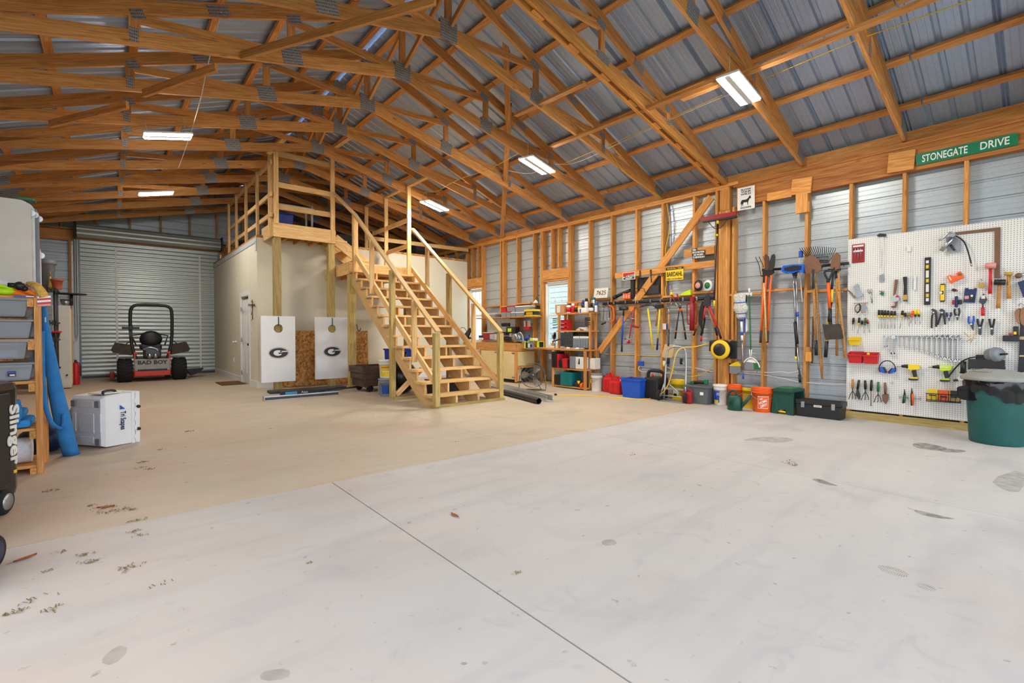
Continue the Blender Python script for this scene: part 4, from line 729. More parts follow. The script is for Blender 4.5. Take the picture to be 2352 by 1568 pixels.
t = wt('yellow_square', 'yellow plastic square hung on the small pegboard', 'square', 'A', 293, 220, 8.08); wbox(t, 'blade', 'A', 278,140,312,222,8.07,.012,'c_yellow',0.,.004); wbox(t, 'stock', 'A', 274,140,284,222,8.06,.03,'c_gold',0.,.004)
t = wt('long_case', 'long black tool bag lying on the workbench below the slotted panel', 'bag', 'A', 490, 480, 7.85); wbox(t, 'body', 'A', 395,430,600,482,7.80,.18,'c_black',0.,.025); wbox(t, 'tag', 'A', 403,425,430,455,7.79,.02,'c_white'); wtube(t, 'strap', 'A', [(440,430),(500,412),(560,430)], .01, 'c_black', 7.84, sm=2)
t = wt('bit_tray', 'dark tray of bits on the ledge under the slotted panel', 'tray', 'A', 440, 375, 8.0); wbox(t, 'tray', 'A', 392,335,490,378,7.98,.10,'c_black',0.,.006); wbox(t, 'bits', 'A', 400,325,480,340,8.0,.06,'dark_steel')
t = wt('patterned_tin', 'red patterned tin on the workbench left of the stair post', 'tin', 'A', 130, 475, 7.75); wbox(t, 'body', 'A', 75,345,183,478,7.72,.16,'c_darkred',0.,.008); wbox(t, 'lid', 'A', 73,335,185,350,7.715,.17,'c_paper',0.,.004)
t = wt('wire_basket', 'wire basket of clear packets beside the red tin', 'basket', 'A', 230, 475, 7.75); wbox(t, 'contents', 'A', 190,370,283,470,7.74,.12,'c_clearw',0.,.01)
for k in range(5): wtube(t, 'wire', 'A', [(190+23*k,345,7.72),(190+23*k,475,7.72)], .004, 'dark_steel', 7.72)
t = wt('blue_cloth', 'folded blue and white cloths on the far left of the workbench', 'cloth', 'A', 35, 470, 7.75); wbox(t, 'blue_fold', 'A', -10,390,72,440,7.72,.2,'c_navy',0.,.02); wbox(t, 'white_fold', 'A', -10,435,70,478,7.70,.22,'c_paper',0.,.02)
t = wt('work_light_panel', 'black tilted work-light panel by the far window', 'lamp', 'k', 235, 960, 7.7); wplate(t, 'panel', 'k', [(185,910),(270,805),(282,860),(235,965),(215,960)], .05, 'c_black', 7.65); wtube(t, 'handle', 'k', [(110,830),(150,790),(200,810),(225,860)], .008, 'c_black', 7.7, sm=2); wbox(t, 'base', 'k', 205,955,245,985,7.64,.15,'c_black')
# ================================================================ floor fan
fp = Vector((6.80,7.30,0)); fan = thing('floor_fan', 'round metal floor fan on a tube stand in front of the workbench', 'fan', fp, -math.radians(36))
FC = Vector((0,0,.33)); TM = Matrix.Rotation(-.14, 3, 'X'); fl = lambda x, y, z: FC+TM @ Vector((x,y,z)); mat('fan_metal', (120,122,112), .4, .6); mat('fan_blade', (150,146,132), .4, .5)
for y in (-.07, .07):
    for r in (.255, .19, .125, .06): G().tube([fl(r*math.cos(2*PI*i/32), y*(1-.25*(1-r/.255)) if 1 else 0, r*math.sin(2*PI*i/32)) for i in range(32)], .004 if r > .2 else .002, 6, closed=True).build('guard_ring', 'fan_metal', fan)
    for k in range(24): a = 2*PI*k/24; G().tube([fl(.05*math.cos(a), y*.8, .05*math.sin(a)), fl(.255*math.cos(a), y, .255*math.sin(a))], .0014, 4).build('guard_wire', 'fan_metal', fan)
G().loft([[fl(.262*math.cos(2*PI*i/36), y, .262*math.sin(2*PI*i/36)) for i in range(36)] for y in (-.07,.07)], cap=False).build('rim_band', 'fan_metal', fan)
for k in range(3):
    a0 = 2*PI*k/3+.5; rg = []
    for j in range(7):
        a = a0+j*.13; tw = -.04+.08*j/6; rg.append([fl(r*math.cos(a+.12*math.sin(r*9)), tw*(1-r), r*math.sin(a+.12*math.sin(r*9))) for r in (.05,.11,.17,.215,.235 if 0 < j < 6 else .20)])
    G().loft(rg, closed=False, cap=False).build('blade', 'fan_blade', fan)
G().cyl(fl(0,-.03,0), fl(0,.14,0), .06, .05, 16).build('motor', 'c_black', fan); G().ball(fl(0,-.085,0), .022).build('hub_cap', 'fan_blade', fan)
G().tube([(-.275,0,.33),(-.285,0,.05),(-.265,-.03,.012),(.265,-.03,.012),(.285,0,.05),(.275,0,.33)], .011, 8, smooth=1).tube([(-.265,.02,.012),(-.2,.2,.012),(.2,.2,.012),(.265,.02,.012)], .011, 8, smooth=1).build('stand', 'fan_metal', fan); G().tube([(.02,.1,.28),(.12,.12,.15),(.20,.10,.015)], .006, 6).build('power_lead', 'c_black', fan)
# ================================================================ gutter, drain pipe and cords on the floor
a, b = hz(1156,895), hz(1262,923); d = (b-a).normalized(); sd = Vector((-d.y,d.x,0)); a = a-d*.5
gt = thing('gutter_length', 'length of white aluminium gutter lying on the floor behind the stair foot', 'gutter', (a+b)/2); sec = [(-.06,.002),(.05,.002),(.075,.03),(.06,.05),(.075,.11),(.07,.112),(.055,.05),(.07,.03),(.048,.006),(-.056,.006),(-.056,.10),(-.062,.10)]
G().loft([[p+sd*x+Vector((0,0,z)) for x, z in sec] for p in (a, b)], sm=False).build('trough', 'alu', gt, True); G().loft([[p+sd*x+Vector((0,0,z)) for x, z in ((-.065,.098),(-.045,.098),(-.045,.104),(-.065,.104))] for p in (a, b)], sm=False).build('rolled_edge', 'alu', gt, True)
a, b = hz(1150,905)-d*.6, hz(1238,928); pp = thing('drain_pipe', 'black corrugated drain pipe lying beside the gutter', 'pipe', (a+b)/2); mat('pipe_black', (30,32,36), .4)
N = 60; g = G(); g.loft([[a.lerp(b, i/N)+Vector((0,0,.055))+(sd*math.cos(2*PI*j/18)+Vector((0,0,1))*math.sin(2*PI*j/18))*(.055 if i%2 else .049) for j in range(18)] for i in range(N+1)], cap=False).build('pipe_wall', 'pipe_black', pp, True); g = G().loft([[a.lerp(b, q)+Vector((0,0,.055))+(sd*math.cos(2*PI*j/18)+Vector((0,0,1))*math.sin(2*PI*j/18))*.047 for j in range(18)] for q in (.02,.996)], cap=False).build('pipe_lining', 'pipe_black', pp, True)
t = thing('air_hose', 'yellow air hose running over the floor up to the wall reel', 'hose', hz(1400,913)); mat('hose_yellow', (236,190,20), .4, var=0.)
fl_ = [hz(u,v)+Vector((0,0,.008)) for u, v in ((1232,912),(1276,909),(1330,908),(1380,911),(1440,916),(1480,918),(1505,914))]
G().tube(fl_+[hx(1520,905,7.5), hx(1535,885,7.45), hx(1545,850,7.45), hx(1550,820,7.45), hx(1557,803,7.5), hx(1572,797,7.6), hx(1595,797,7.75), hx(1630,788,7.93)], .009, 8, smooth=2).build('hose_run', 'hose_yellow', t, True); G().ball(hz(1276,909)+Vector((0,0,.022)), .03).build('stop_ball', 'c_black', t, True)
t = thing('power_lead', 'yellow power lead hanging from the reel to the stud outlet', 'cord', hx(1600,862,8.0)); G().tube([hx(*p, 8.02) for p in ((1643,822),(1636,838),(1622,856),(1600,864),(1578,864),(1560,858),(1545,850),(1524,838))], .006, 8, smooth=2).build('lead', 'hose_yellow', t, True); wbox(t, 'plug', 'b', 855,945,885,975,8.05,.05,'hose_yellow',0.,.006)
# ================================================================ shelving unit with its contents
su = thing('shelf_unit', 'two-tier timber shelving unit crammed with tools beside the window', 'shelf', (7.9,7.4,0)); UX, LX = 7.82, 7.68
yl, yr = wv('B',292,900,UX).y, wv('B',1155,900,UX).y; z_ = lambda c, x, y, X: wv(c, x, y, X, ZO).z
zs = [z_('B',700,625,UX), z_('B',700,1090,UX)]; zc = z_('C',500,95,LX); zl = z_('C',400,430,LX); zb_ = .05
for y, x in ((yr,UX), (wv('B',1305,900,8.02).y,8.02), (yl,UX), (yl+.02,8.05)): board('upright', (x,y,0 if y < yl-.1 else zc), (x,y,zs[0]-.01 if 1 else 0), .05, .04, 'bench_wood', su, up=(1,0,0))
for z in zs: board('shelf_board', (7.95,yl+.08,z), (7.95,yr-.02,z), .28, .03, 'bench_wood', su)
ly0, ly1 = wv('C',92,400,LX).y, wv('C',685,400,LX).y
for y in (ly0, ly1): board('upright', (LX,y,0), (LX,y,zc-.02), .06, .04, 'bench_wood', su, up=(1,0,0)); board('upright', (8.08,y,0), (8.08,y,zc-.02), .06, .04, 'bench_wood', su, up=(1,0,0))
board('counter', (7.90,BY-.05,zc), (7.90,yr-.05,zc), .46, .03, 'bench_wood', su)
for z in (zl, zb_): board('shelf_board', (7.88,ly0,z-.01), (7.88,yr-.03,z-.01), .42, .03, 'bench_wood', su)
def bottle(nm, lab, c, x0, x1, y0, y1, X, m, capm, cap=.2, neck=.5, zb=None, label=None):
    a, b = wv(c,x0,y1,X,ZO), wv(c,x1,y0,X,ZO); r = abs(a.y-b.y)/2; h = b.z-a.z; zb = a.z if zb is None else zb
    t = thing(nm, lab, 'bottle' if 'bottle' in nm else 'can', (X+r,(a.y+b.y)/2,zb)); hb = h*(1-cap)
    G().lathe([(r*.92,0),(r,.006),(r,hb*.82),(r*.9,hb*.9),(r*neck,hb),(r*neck,hb+.002)], n=16).build('body', m, t); G().lathe([(r*max(neck,.55)*1.05,hb-.005),(r*max(neck,.55)*1.05,h*.98),(r*max(neck,.55)*.9,h)], n=14).build('cap', capm, t)
    if label: G().lathe([(r*1.01,hb*.15),(r*1.01,hb*.72)], n=16).build('label', label, t)
    return t
T0 = zs[0]+.015
t = thing('cardboard_box', 'brown cardboard box with a white label on the left of the top shelf', 'box', (7.92,wv('B',320,600,7.84).y,T0)); a, b = wv('B',190,605,7.84), wv('B',345,350,7.84); G().box((0,0,(b.z-a.z)/2), (.20,abs(a.y-b.y)*1.5,b.z-a.z), bev=.003).build('carton', 'c_card', t); wbox(t, 'label', 'B',228,385,318,578,7.815,.004,'c_paper')
bottle('bottle', 'white bottle with red and orange label and yellow band on the top shelf', 'B',452,570,350,605,7.86,'c_white','c_black',.12,.6,T0,'c_red'); bottle('spray_can', 'white and red spray can on the top shelf', 'B',604,686,345,600,7.86,'c_red','c_white',.25,.9,T0); bottle('bottle', 'tall orange bottle with dark base on the top shelf', 'B',692,776,305,595,7.86,'c_orange','c_orange',.3,.4,T0,'c_black'); bottle('spray_can', 'yellow and brown spray can on the top shelf', 'B',780,870,340,590,7.86,'c_gold','c_grey',.2,.85,T0,'c_yellow')
bottle('bottle', 'blue bottle behind the white carton on the top shelf', 'B',880,962,245,585,7.98,'c_navy','c_blue',.25,.5,T0); bottle('bottle', 'white bottle with black cap, tallest on the top shelf', 'B',968,1055,200,585,7.98,'c_white','c_black',.2,.7,T0,'c_paper'); bottle('bottle', 'black squeeze bottle with pale label on the top shelf', 'B',1085,1190,330,585,7.86,'c_black','c_black',.35,.3,T0,'c_paper'); bottle('bottle', 'grey bottle with teal cap at the right of the top shelf', 'B',1150,1250,190,592,7.94,'c_silver','c_teal',.14,.9,T0,'c_grey'); bottle('bottle', 'small white bottle with bright blue cap at the shelf end', 'B',1258,1322,345,595,7.90,'c_clearw','c_blue',.25,.7,T0)
t = thing('white_carton', 'white carton with a blue stripe in front on the top shelf', 'box', (7.86,wv('B',965,590,7.84).y,T0)); a, b = wv('B',855,590,7.84), wv('B',1080,450,7.84); G().box((0,0,(b.z-a.z)/2), (.10,abs(a.y-b.y),b.z-a.z), bev=.003).build('carton', 'c_white', t); wbox(t, 'stripe', 'B',858,470,895,575,7.808,.004,'c_blue')
T1 = zs[1]+.015
for j in range(2):
    for k in range(3):
        t = thing('parts_bin', ['left','right'][j]+' red stacking parts bin, '+['lowest','middle','topmost'][k]+' of three on the shelf', 'bin', (7.90,wv('B',375+90*j,1000,UX).y,T1+.083*k)); g = G(); w = .085; L = .16
        g.box((.0,0,.004), (L,w,.006)).box((0,-w/2,.038), (L,.005,.072)).box((0,w/2,.038), (L,.005,.072)).box((L/2,0,.038), (.005,w,.072)).box((-L/2,0,.022), (.006,w,.042)).build('shell', 'c_red', t); G().box((-L/2-.004,0,.05), (.008,w*.8,.008)).build('front_lip', 'c_red', t)
t = thing('paper_pile', 'untidy pile of sandpaper packs and parts on the middle shelf', 'pile', (7.92,wv('B',850,1080,UX).y,T1))
for k, (dy, dz, m) in enumerate(((.06,.012,'c_paper'),(-.05,.014,'c_grey'),(.0,.036,'c_tan'),(-.12,.04,'c_paper'),(-.16,.012,'c_clearw'),(-.02,.056,'c_paper'))): G().box((0,dy,dz), (.16,.17,.022), Matrix.Rotation(.3*k-.6, 3, 'Z')).build('pack', m, t)
t = thing('hex_key_rack', 'rack of black hex keys hung at the right of the middle shelf', 'rack', wv('B',1080,800,7.80))
for k, y in enumerate((720,760,800,860,912)): wtube(t, 'hex_key', 'B', [(1012,y+6),(1155,y-6)], .010, 'c_black', 7.80); wtube(t, 'bent_end', 'B', [(1060,y-10),(1060,y+14)], .009, 'c_black', 7.79)
t = thing('screwdriver_rack', 'row of green handled screwdrivers on the shelf side before the window', 'rack', wv('B',200,860,7.84)); wbox(t, 'rail', 'B', 262,700,285,1000,7.83,.02,'bench_wood')
for k, (y, m) in enumerate(((738,'c_navy'),(785,'c_green'),(835,'c_green'),(915,'c_green'),(985,'c_blue'))): wtube(t, 'screwdriver', 'B', [(120,y+6),(200,y),(268,y-14)], .011, m, 7.82, rs=[1.,1.,.6])
def drawers(lab, c, x0, y0, x1, y1, X, nx, ny, m, dm):
    t = wt('drawer_cabinet', lab, 'cabinet', c, (x0+x1)/2, y1, X); a, b = wv(c,x0,y1,X,ZO*.4), wv(c,x1,y0,X,ZO*.4); b = Vector((b.x,b.y,wv(c,(x0+x1)/2,y0,X,ZO*.4).z)); w, h = abs(a.y-b.y), b.z-a.z
    G().box((X+.09,(a.y+b.y)/2,(a.z+b.z)/2), (.16,w,h)).build('case', m, t, True); me = None
    for i in range(nx):
        for j in range(ny):
            mw = Matrix.Translation((X,a.y-(i+.5)*w/nx,a.z+(j+.5)*h/ny))
            if me is None: o = G().box((0,0,0), (.03,w/nx*.86,h/ny*.74)).box((-.018,0,-.2*h/ny), (.012,w/nx*.4,h/ny*.14)).build('drawer', dm, None); me = o.data; COL.objects.unlink(o); WM.pop(o); bpy.data.objects.remove(o)
            link(bpy.data.objects.new('drawer', me), t, mw)
mat('drawer_smoke', (84,88,92), .25); mat('drawer_clear', (150,158,166), .2)
drawers('black small-parts cabinet with smoky drawers on the counter', 'B',330,1120,668,1500,UX,5,9,'c_black','drawer_smoke'); drawers('grey small-parts cabinet with clear drawers beside the black one', 'B',680,1300,1100,1530,UX,6,6,'c_grey','drawer_clear')
for i, (x0, x1, lb) in enumerate(((680,845,'short white carton lying on the grey drawer cabinet'), (865,1105,'long white carton lying on the grey drawer cabinet'))): t = wt('long_carton', lb, 'box', 'B', (x0+x1)/2, 1290, UX); wbox(t, 'carton', 'B', x0,1232,x1,1292,UX-.0,.12,'c_paper',ZO*.4,.003); wbox(t, 'flap', 'B', x0+4,1228,x1-4,1236,UX+.01,.1,'c_white',ZO*.4)
t = wt('welding_hood', 'dark curved hood lying above the white cartons', 'helmet', 'B', 900, 1230, 7.9); wbox(t, 'shell', 'B', 690,1135,1075,1232,7.88,.16,'c_black',ZO*.4,.04); wbox(t, 'visor', 'B', 830,1150,1000,1200,7.87,.02,'dark_steel',ZO*.4,.01)
t = wt('clamp_work_light', 'chrome reflector clamp light on the counter before the window', 'lamp', 'B', 200, 1500, 7.75); p = wv('B',165,1225,7.74); G().lathe([(.02,.06),(.05,.05),(.10,0),(.097,0),(.047,.044),(.001,.05)], p, Vector((-.3,.7,.1)), 24).build('reflector', 'chrome', t, True); wtube(t, 'guard', 'B', [(190,1120),(215,1220),(200,1330),(320,1320)], .004, 'c_black', 7.70, sm=1); wtube(t, 'clamp', 'B', [(110,1370),(200,1350),(320,1310)], .014, 'c_black', 7.74); wtube(t, 'stem', 'B', [(185,1340),(175,1568)], .008, 'dark_steel', 7.76); wplate(t, 'yellow_grip', 'B', [(60,1470),(100,1385),(140,1470),(100,1495)], .05, 'c_gold', 7.72)
t = wt('parts_bags', 'clear bags of small parts spread along the counter front', 'bag', 'C', 430, 85, 7.70); 
for k in range(5): p = wv('C',285+85*k,78,7.72,ZO); G().ball((p.x,p.y,zc+.03), 1, (.05,.07,.025)).build('packet', 'c_clearw' if k%2 else 'c_silver', t, True)
L1 = zl+.01
def case(nm, lab, x0, x1, y0, y1, X, d, m, lean=0., zb=None, cat='case'):
    a, b = wv('C',x0,y1,X,ZO), wv('C',x1,y0,X,ZO); w = abs(a.y-b.y); h = wv('C',(x0+x1)/2,y0,X,ZO).z-wv('C',(x0+x1)/2,y1,X,ZO).z; t = thing(nm, lab, cat, (X+d/2,(a.y+b.y)/2,L1 if zb is None else zb)); M = Matrix.Rotation(lean, 3, 'X')
    G().box(M @ Vector((0,0,h/2)), (d,w,h), M, bev=.012).build('shell', m, t); G().box(M @ Vector((-d/2,0,h*.5)), (.012,w*.25,h*.92), M, bev=.003).build('seam', m, t); G().tube([M @ Vector((-.05,0,h)), M @ Vector((-.05,0,h+.02)), M @ Vector((.05,0,h+.02)), M @ Vector((.05,0,h))], .007, 6).build('handle', 'c_black', t); return t
case('tool_case', 'tall black tool case at the left end of the lower shelf', 55,132,130,410,7.62,.30,'c_black'); case('tool_case', 'tall red tool case beside the black one', 136,188,170,410,7.66,.32,'c_red'); case('tool_case', 'small dark tool case leaning before the red cases', 195,262,265,412,7.64,.16,'c_black',-.08); case('tool_case', 'small red tool case leaning in the middle of the lower shelf', 262,340,245,418,7.64,.2,'c_red',-.12); case('tool_case', 'dark tool case leaning behind the small red case', 342,388,262,418,7.68,.2,'c_black',-.06); case('tool_case', 'grey ribbed tool case on the lower shelf', 392,492,205,420,7.66,.2,'c_grey')
def pbox(lab, x0, x1, y0, y1, X): 
    t = case('product_carton', lab, x0, x1, y0, y1, X, .2, 'c_paper', 0, None, 'box'); return t
t = pbox('white product carton with a picture of a dark power tool', 500,650,218,432,7.66); a = wv('C',580,300,7.655,ZO); G().lathe([(.045,-.06),(.05,-.03),(.035,.0),(.03,.05),(.015,.06)], a, (0,0,1), 12, sy=.2).build('tool_print', 'c_navy', t, True)
pbox('white product carton behind the right shelf post', 722,858,225,425,7.80)
case('drill_case', 'black case with a yellow latch on the bottom shelf', 105,215,535,712,7.66,.3,'c_black',0,zb_+.01); case('saw_case', 'rounded teal power-tool case on the bottom shelf', 218,430,482,722,7.66,.32,'c_teal',0,zb_+.01)
t = wt('duct_blower', 'black and orange blower with a yellow flash on the bottom shelf', 'blower', 'C', 560, 760, 7.7); p = wv('C',560,715,7.72,ZO); G().cyl(p+Vector((0,.10,.02)), p+Vector((0,-.10,-.01)), .055, .065, 16).build('body', 'c_black', t, True); G().cyl(p+Vector((-.01,-.10,-.01)), p+Vector((-.01,-.15,-.01)), .068, n=16).build('orange_ring', 'c_orange', t, True); wplate(t, 'yellow_flash', 'C', [(530,645),(585,645),(560,700)], .02, 'c_yellow', 7.64, ZO)
# ================================================================ along the floor by the wall
t = bucket('plastic_bucket', 'white bucket with grey-green lid beside the shelving unit', (7.80,hx(1366,860,7.7).y+.03,0), .12, .36, 'bucket_white', -PI/2-.5, 'c_grey'); wrap(t, .13, .135, .17, .26, -40, 10, 'label_yellow')
def gascan(lab, y, X, w, d, h, capside=1, rz=-PI/2):
    t = thing('fuel_can', lab, 'can', (X,y,0), rz, 'red fuel cans on the floor'); G().box((0,0,h*.36), (w,d,h*.72), bev=.035).prism([(-w*.42,-d*.35,h*.70),(w*.42,-d*.35,h*.70),(w*.2,-d*.35,h*.86),(-w*.2,-d*.35,h*.86)], (0,d*.7,0)).build('body', 'c_red', t)
    G().tube([(-w*.05,0,h*.80),(0,0,h*.96),(w*.25,0,h*.93),(w*.34,0,h*.70)], .018, 8, smooth=1).build('handle', 'c_red', t); G().cyl((-w*.33*capside,0,h*.68), (-w*.33*capside,0,h*.80), .035).build('collar', 'c_yellow', t); G().cyl((-w*.33*capside,0,h*.80), (-w*.33*capside,0,h*.88), .028).build('cap', 'c_black', t)
    for s in (-1, 1): G().box((s*w*.22,-d/2-.002,h*.36), (w*.30,.01,h*.45), bev=.004).build('side_panel', 'c_red', t)
    return t
gascan('tall red fuel can with yellow collar next to the white bucket', hx(1390,860,7.78).y-.03, 7.90, .23,.22,.42); gascan('rounded red fuel can in front between tall can and blue bin', hx(1414,870,7.7).y, 7.76, .27,.22,.37, -1); gascan('red fuel can mostly hidden behind the blue bin', hx(1447,860,7.95).y, 7.97, .27,.2,.36, -1)
t = thing('recycling_bin', 'blue open plastic bin on the floor beneath the tool bar', 'bin', (7.62,hx(1452,870,7.5).y,0), -PI/2); w, d, h = .44, .36, .36; g = G(); k = .84
ro = lambda s, z, i=0: [Vector((x*s*(w/2-i),y*s*(d/2-i),z)) for x, y in ((-1,-1),(1,-1),(1,1),(-1,1))]
g.loft([ro(k,0), ro(1,h), ro(1,h,.008), ro(k,.012,.008)], sm=False).build('shell', 'c_blue', t); G().loft([ro(1.06,h-.03), ro(1.07,h), ro(1.0,h), ro(1.0,h-.03), ro(1.06,h-.03)], cap=False, sm=False).build('rim', 'c_blue', t)
t = thing('jerry_can', 'large black jerry can with red caps beside the blue bin', 'can', (7.80,hx(1497,870,7.65).y,0), -PI/2); G().box((0,0,.20), (.30,.36,.40), bev=.04).build('body', 'c_black', t); G().tube([(-.10,-.12,.36),(-.09,-.12,.50),(-.02,-.12,.53),(.12,.05,.50),(.13,.05,.38)], .03, 8, smooth=1).build('handle', 'c_black', t); G().cyl((.02,-.14,.42), (.02,-.17,.46), .02).build('red_valve', 'c_red', t); G().cyl((.10,.12,.38), (.10,.12,.50), .035).build('cap', 'c_darkred', t)
for s in (-1, 0, 1): G().box((s*.085,-.18,.2), (.05,.012,.30), bev=.004).build('rib', 'c_black', t)
# hand truck
hp = Vector((7.66,hx(1544,880,7.6).y,0)); ht = thing('hand_truck', 'silver hand truck with four wheels leaning by the wall', 'trolley', hp, -PI/2+.12); mat('alu_tube', (176,180,186), .35, .7)
G().tube([(-.20,.02,.02),(-.18,.09,.85),(-.15,.10,.95),(0,.11,.99),(.15,.10,.95),(.18,.09,.85),(.20,.02,.02)], .018, 10, smooth=1).build('frame_tube', 'alu_tube', ht)
for z in (.22, .50, .76): G().box((0,.02+.08*z,z), (.38,.02,.035)).build('crossbar', 'alu_tube', ht)
G().box((0,-.02,.012), (.42,.22,.012)).build('toe_plate', 'alu_tube', ht)
for s in (-1, 1):
    wl_ = G().lathe([(.05,-.025),(.085,-.025),(.10,-.012),(.10,.012),(.085,.025),(.05,.025)], (s*.25,-.06,.10), (1,0,0), 24).build('wheel', 'tire', ht); G().lathe([(.01,-.028),(.052,-.022),(.052,.022),(.01,.028)], (s*.25,-.06,.10), (1,0,0), 18).build('hub', 'alu_tube', wl_); G().lathe([(.01,-.02),(.055,-.02),(.055,.02),(.01,.02)], (s*.12,.02,.72), (1,.3,0), 18).build('small_wheel', 'tire', ht); G().tube([(s*.23,-.05,.11),(s*.19,.05,.35)], .012, 6).build('strut', 'alu_tube', ht); G().tube([(s*.12,.03,.72),(s*.18,.08,.64)], .012, 6).build('caster_arm', 'alu_tube', ht)
G().cyl((-.26,-.06,.10), (.26,-.06,.10), .01).build('axle', 'alu_tube', ht); G().tube([(-.10,.03,.30),(.14,.03,.10)], .012, 6).build('diagonal', 'alu_tube', ht)
t = bucket('plastic_bucket', 'yellow bucket standing behind the hand truck', (7.97,hx(1555,880,7.9).y,0), .135, .36, 'c_yellow', -PI/2, None, False); wrap(t, .122, .128, .10, .2, -25, 25, 'c_paper'); wrap(t, .121, .124, .06, .12, -18, 12, 'c_black', 'print', d=.003)
# grey tote with a small fuel can
gy = hx(1615,890,7.85).y+.06; t = thing('storage_tote', 'dark grey scooped tote with tools inside, left of the built-up post', 'tote', (7.87,gy,0), -PI/2); w, d, h = .46, .36, .30; g = G(); mat('tote_grey', (96,100,106), .5)
g.loft([ro(.86,0), ro(1,h), ro(1,h,.01), ro(.86,.012,.01)], sm=False).build('shell', 'tote_grey', t); G().box((.05,0,h), (.40,.40,.02), bev=.004).build('lid', 'tote_grey', t); G().box((.12,-.185,h*.62), (.06,.008,.05)).build('label', 'c_white', t)
t = thing('small_fuel_can', 'small red fuel can standing in the grey tote opening', 'can', (7.62,gy+.10,0), -PI/2); G().box((0,0,.11), (.18,.07,.20), bev=.03).build('body', 'c_darkred', t); G().tube([(-.02,0,.20),(0,0,.25),(.06,0,.24),(.07,0,.19)], .014, 8, smooth=1).build('handle', 'c_darkred', t)
t = thing('hedge_trimmer', 'black tool with green grips lying on the grey tote', 'tool', (7.86,gy-.02,.315), -PI/2); G().tube([(-.16,0,.03),(.0,.0,.05),(.12,.0,.04)], .03, 8, smooth=1).build('body', 'c_black', t); G().box((.10,-.02,.06), (.06,.06,.08), bev=.01).build('green_grip', 'c_green', t); G().box((-.15,-.02,.03), (.06,.06,.05), bev=.01).build('green_cap', 'c_green', t)
def stdbucket(lab, u, X, r, h, m, lid=None, rz=-PI/2): return bucket('plastic_bucket', lab, (X,hx(u,900,X).y,0), r, h, m, rz, lid)
t = stdbucket('white bucket with a blue and yellow soap label by the built-up post', 1655, 7.92, .115, .33, 'bucket_white', 'bucket_white'); wrap(t, .108, .118, .05, .24, -35, 15, 'label_blue'); wrap(t, .107, .109, .04, .09, -30, 8, 'label_yellow', 'print', d=.003); text('lettering', 'FRESH\nSTART', 'c_white', t, (7.798,hx(1650,900,7.8).y,.19), .024, .001)
stdbucket('orange bucket standing behind the green watering can', 1691, 7.96, .132, .36, 'c_orange'); t = stdbucket('yellow bucket with a grey lid between the two orange buckets', 1722, 7.985, .12, .36, 'c_yellow', 'c_grey'); wrap(t, .122, .13, .1, .24, -30, 30, 'c_gold')
t = stdbucket('orange bucket with a white stencilled square logo in front', 1751, 7.75, .15, .37, 'c_orange', None, -PI/2+.42); wrap(t, .133, .145, .06, .25, -28, 34, 'c_white', 'logo_square'); wrap(t, .1335, .1445, .067, .243, -26, 32, 'c_orange', 'logo_field', d=.003)
p = WM[t]
for i, (s_, z, w_, dx) in enumerate((('THE',.205,.045,-.025),('HOME',.160,.125,.0),('DEPOT',.108,.11,.015))): text('lettering', s_, 'c_white', t, p @ Vector((dx,-.1475+.004*i,z)), .034 if i == 0 else .05, .002, (p.to_3x3() @ Vector((1,.02,.50))), (0,-.04,1), width=w_, bold=.001, shear=.2)
# watering can
t = thing('watering_can', 'dark green plastic watering can in front of the orange buckets', 'can', (7.55,hx(1690,920,7.58).y,0), -PI/2-.12); G().lathe([(.105,0),(.115,.01),(.118,.12),(.105,.20),(.085,.235),(.06,.24)], n=24, sy=.8).build('body', 'c_dgreen', t); G().tube([(.09,0,.06),(.17,0,.14),(.25,0,.25)], .026, 10, rs=[1.2,1.,.9,.8]).build('spout', 'c_dgreen', t); G().tube([(.05,0,.22),(.02,0,.30),(-.06,0,.31),(-.12,0,.24),(-.125,0,.10)], .018, 10, smooth=2).build('handle', 'c_dgreen', t)
for k in range(3): G().tube([(-.05+.03*k,-.098,.08),(-.05+.03*k,-.099,.13),(-.01+.03*k,-.095,.16)], .004, 5).build('relief_rib', 'c_dgreen', t)
# garden stool
t = thing('garden_kneeler', 'green plastic garden stool standing by the orange bucket', 'stool', (7.885,hx(1800,915,7.80).y-.04,0), -.10)
for s in (-1, 1): G().prism([(s*.20,-.16,0),(s*.20,-.07,0),(s*.19,-.05,.07),(s*.19,.05,.07),(s*.20,.07,0),(s*.20,.16,0),(s*.175,.145,.34),(s*.175,-.145,.34)], (-s*.03,0,0)).build('leg', 'c_dgreen', t)
G().box((0,0,.355), (.42,.28,.05), bev=.015).build('seat', 'c_dgreen', t); G().box((-.02,0,.385), (.30,.22,.025), bev=.008).build('lid', 'c_green', t); G().cyl((-.2,-.05,.04), (-.2,.05,.04), .012).build('grip', 'hose_yellow', t)
# black tool box
t = thing('tool_box', 'long black tool box with two silver latches at the foot of the pegboard', 'toolbox', (7.86,hx(1877,935,7.72).y,0), -PI/2+.02); G().box((0,0,.09), (.58,.25,.18), taper=.96, bev=.012).build('body', 'c_black', t); G().box((0,0,.215), (.60,.26,.07), bev=.015).build('lid', 'c_black', t)
for s in (-1, 1): G().box((s*.19,-.132,.18), (.045,.014,.09), bev=.004).build('latch', 'chrome', t)
G().box((0,-.131,.17), (.10,.006,.03), bev=.003).build('name_plate', 'c_white', t); G().box((0,.0,.252), (.5,.1,.012)).build('handle', 'c_black', t)
text('lettering', 'STANLEY', 'c_black', t, WM[t] @ Vector((0,-.136,.17)), .02, .001, WM[t].to_3x3() @ Vector((1,0,0)))
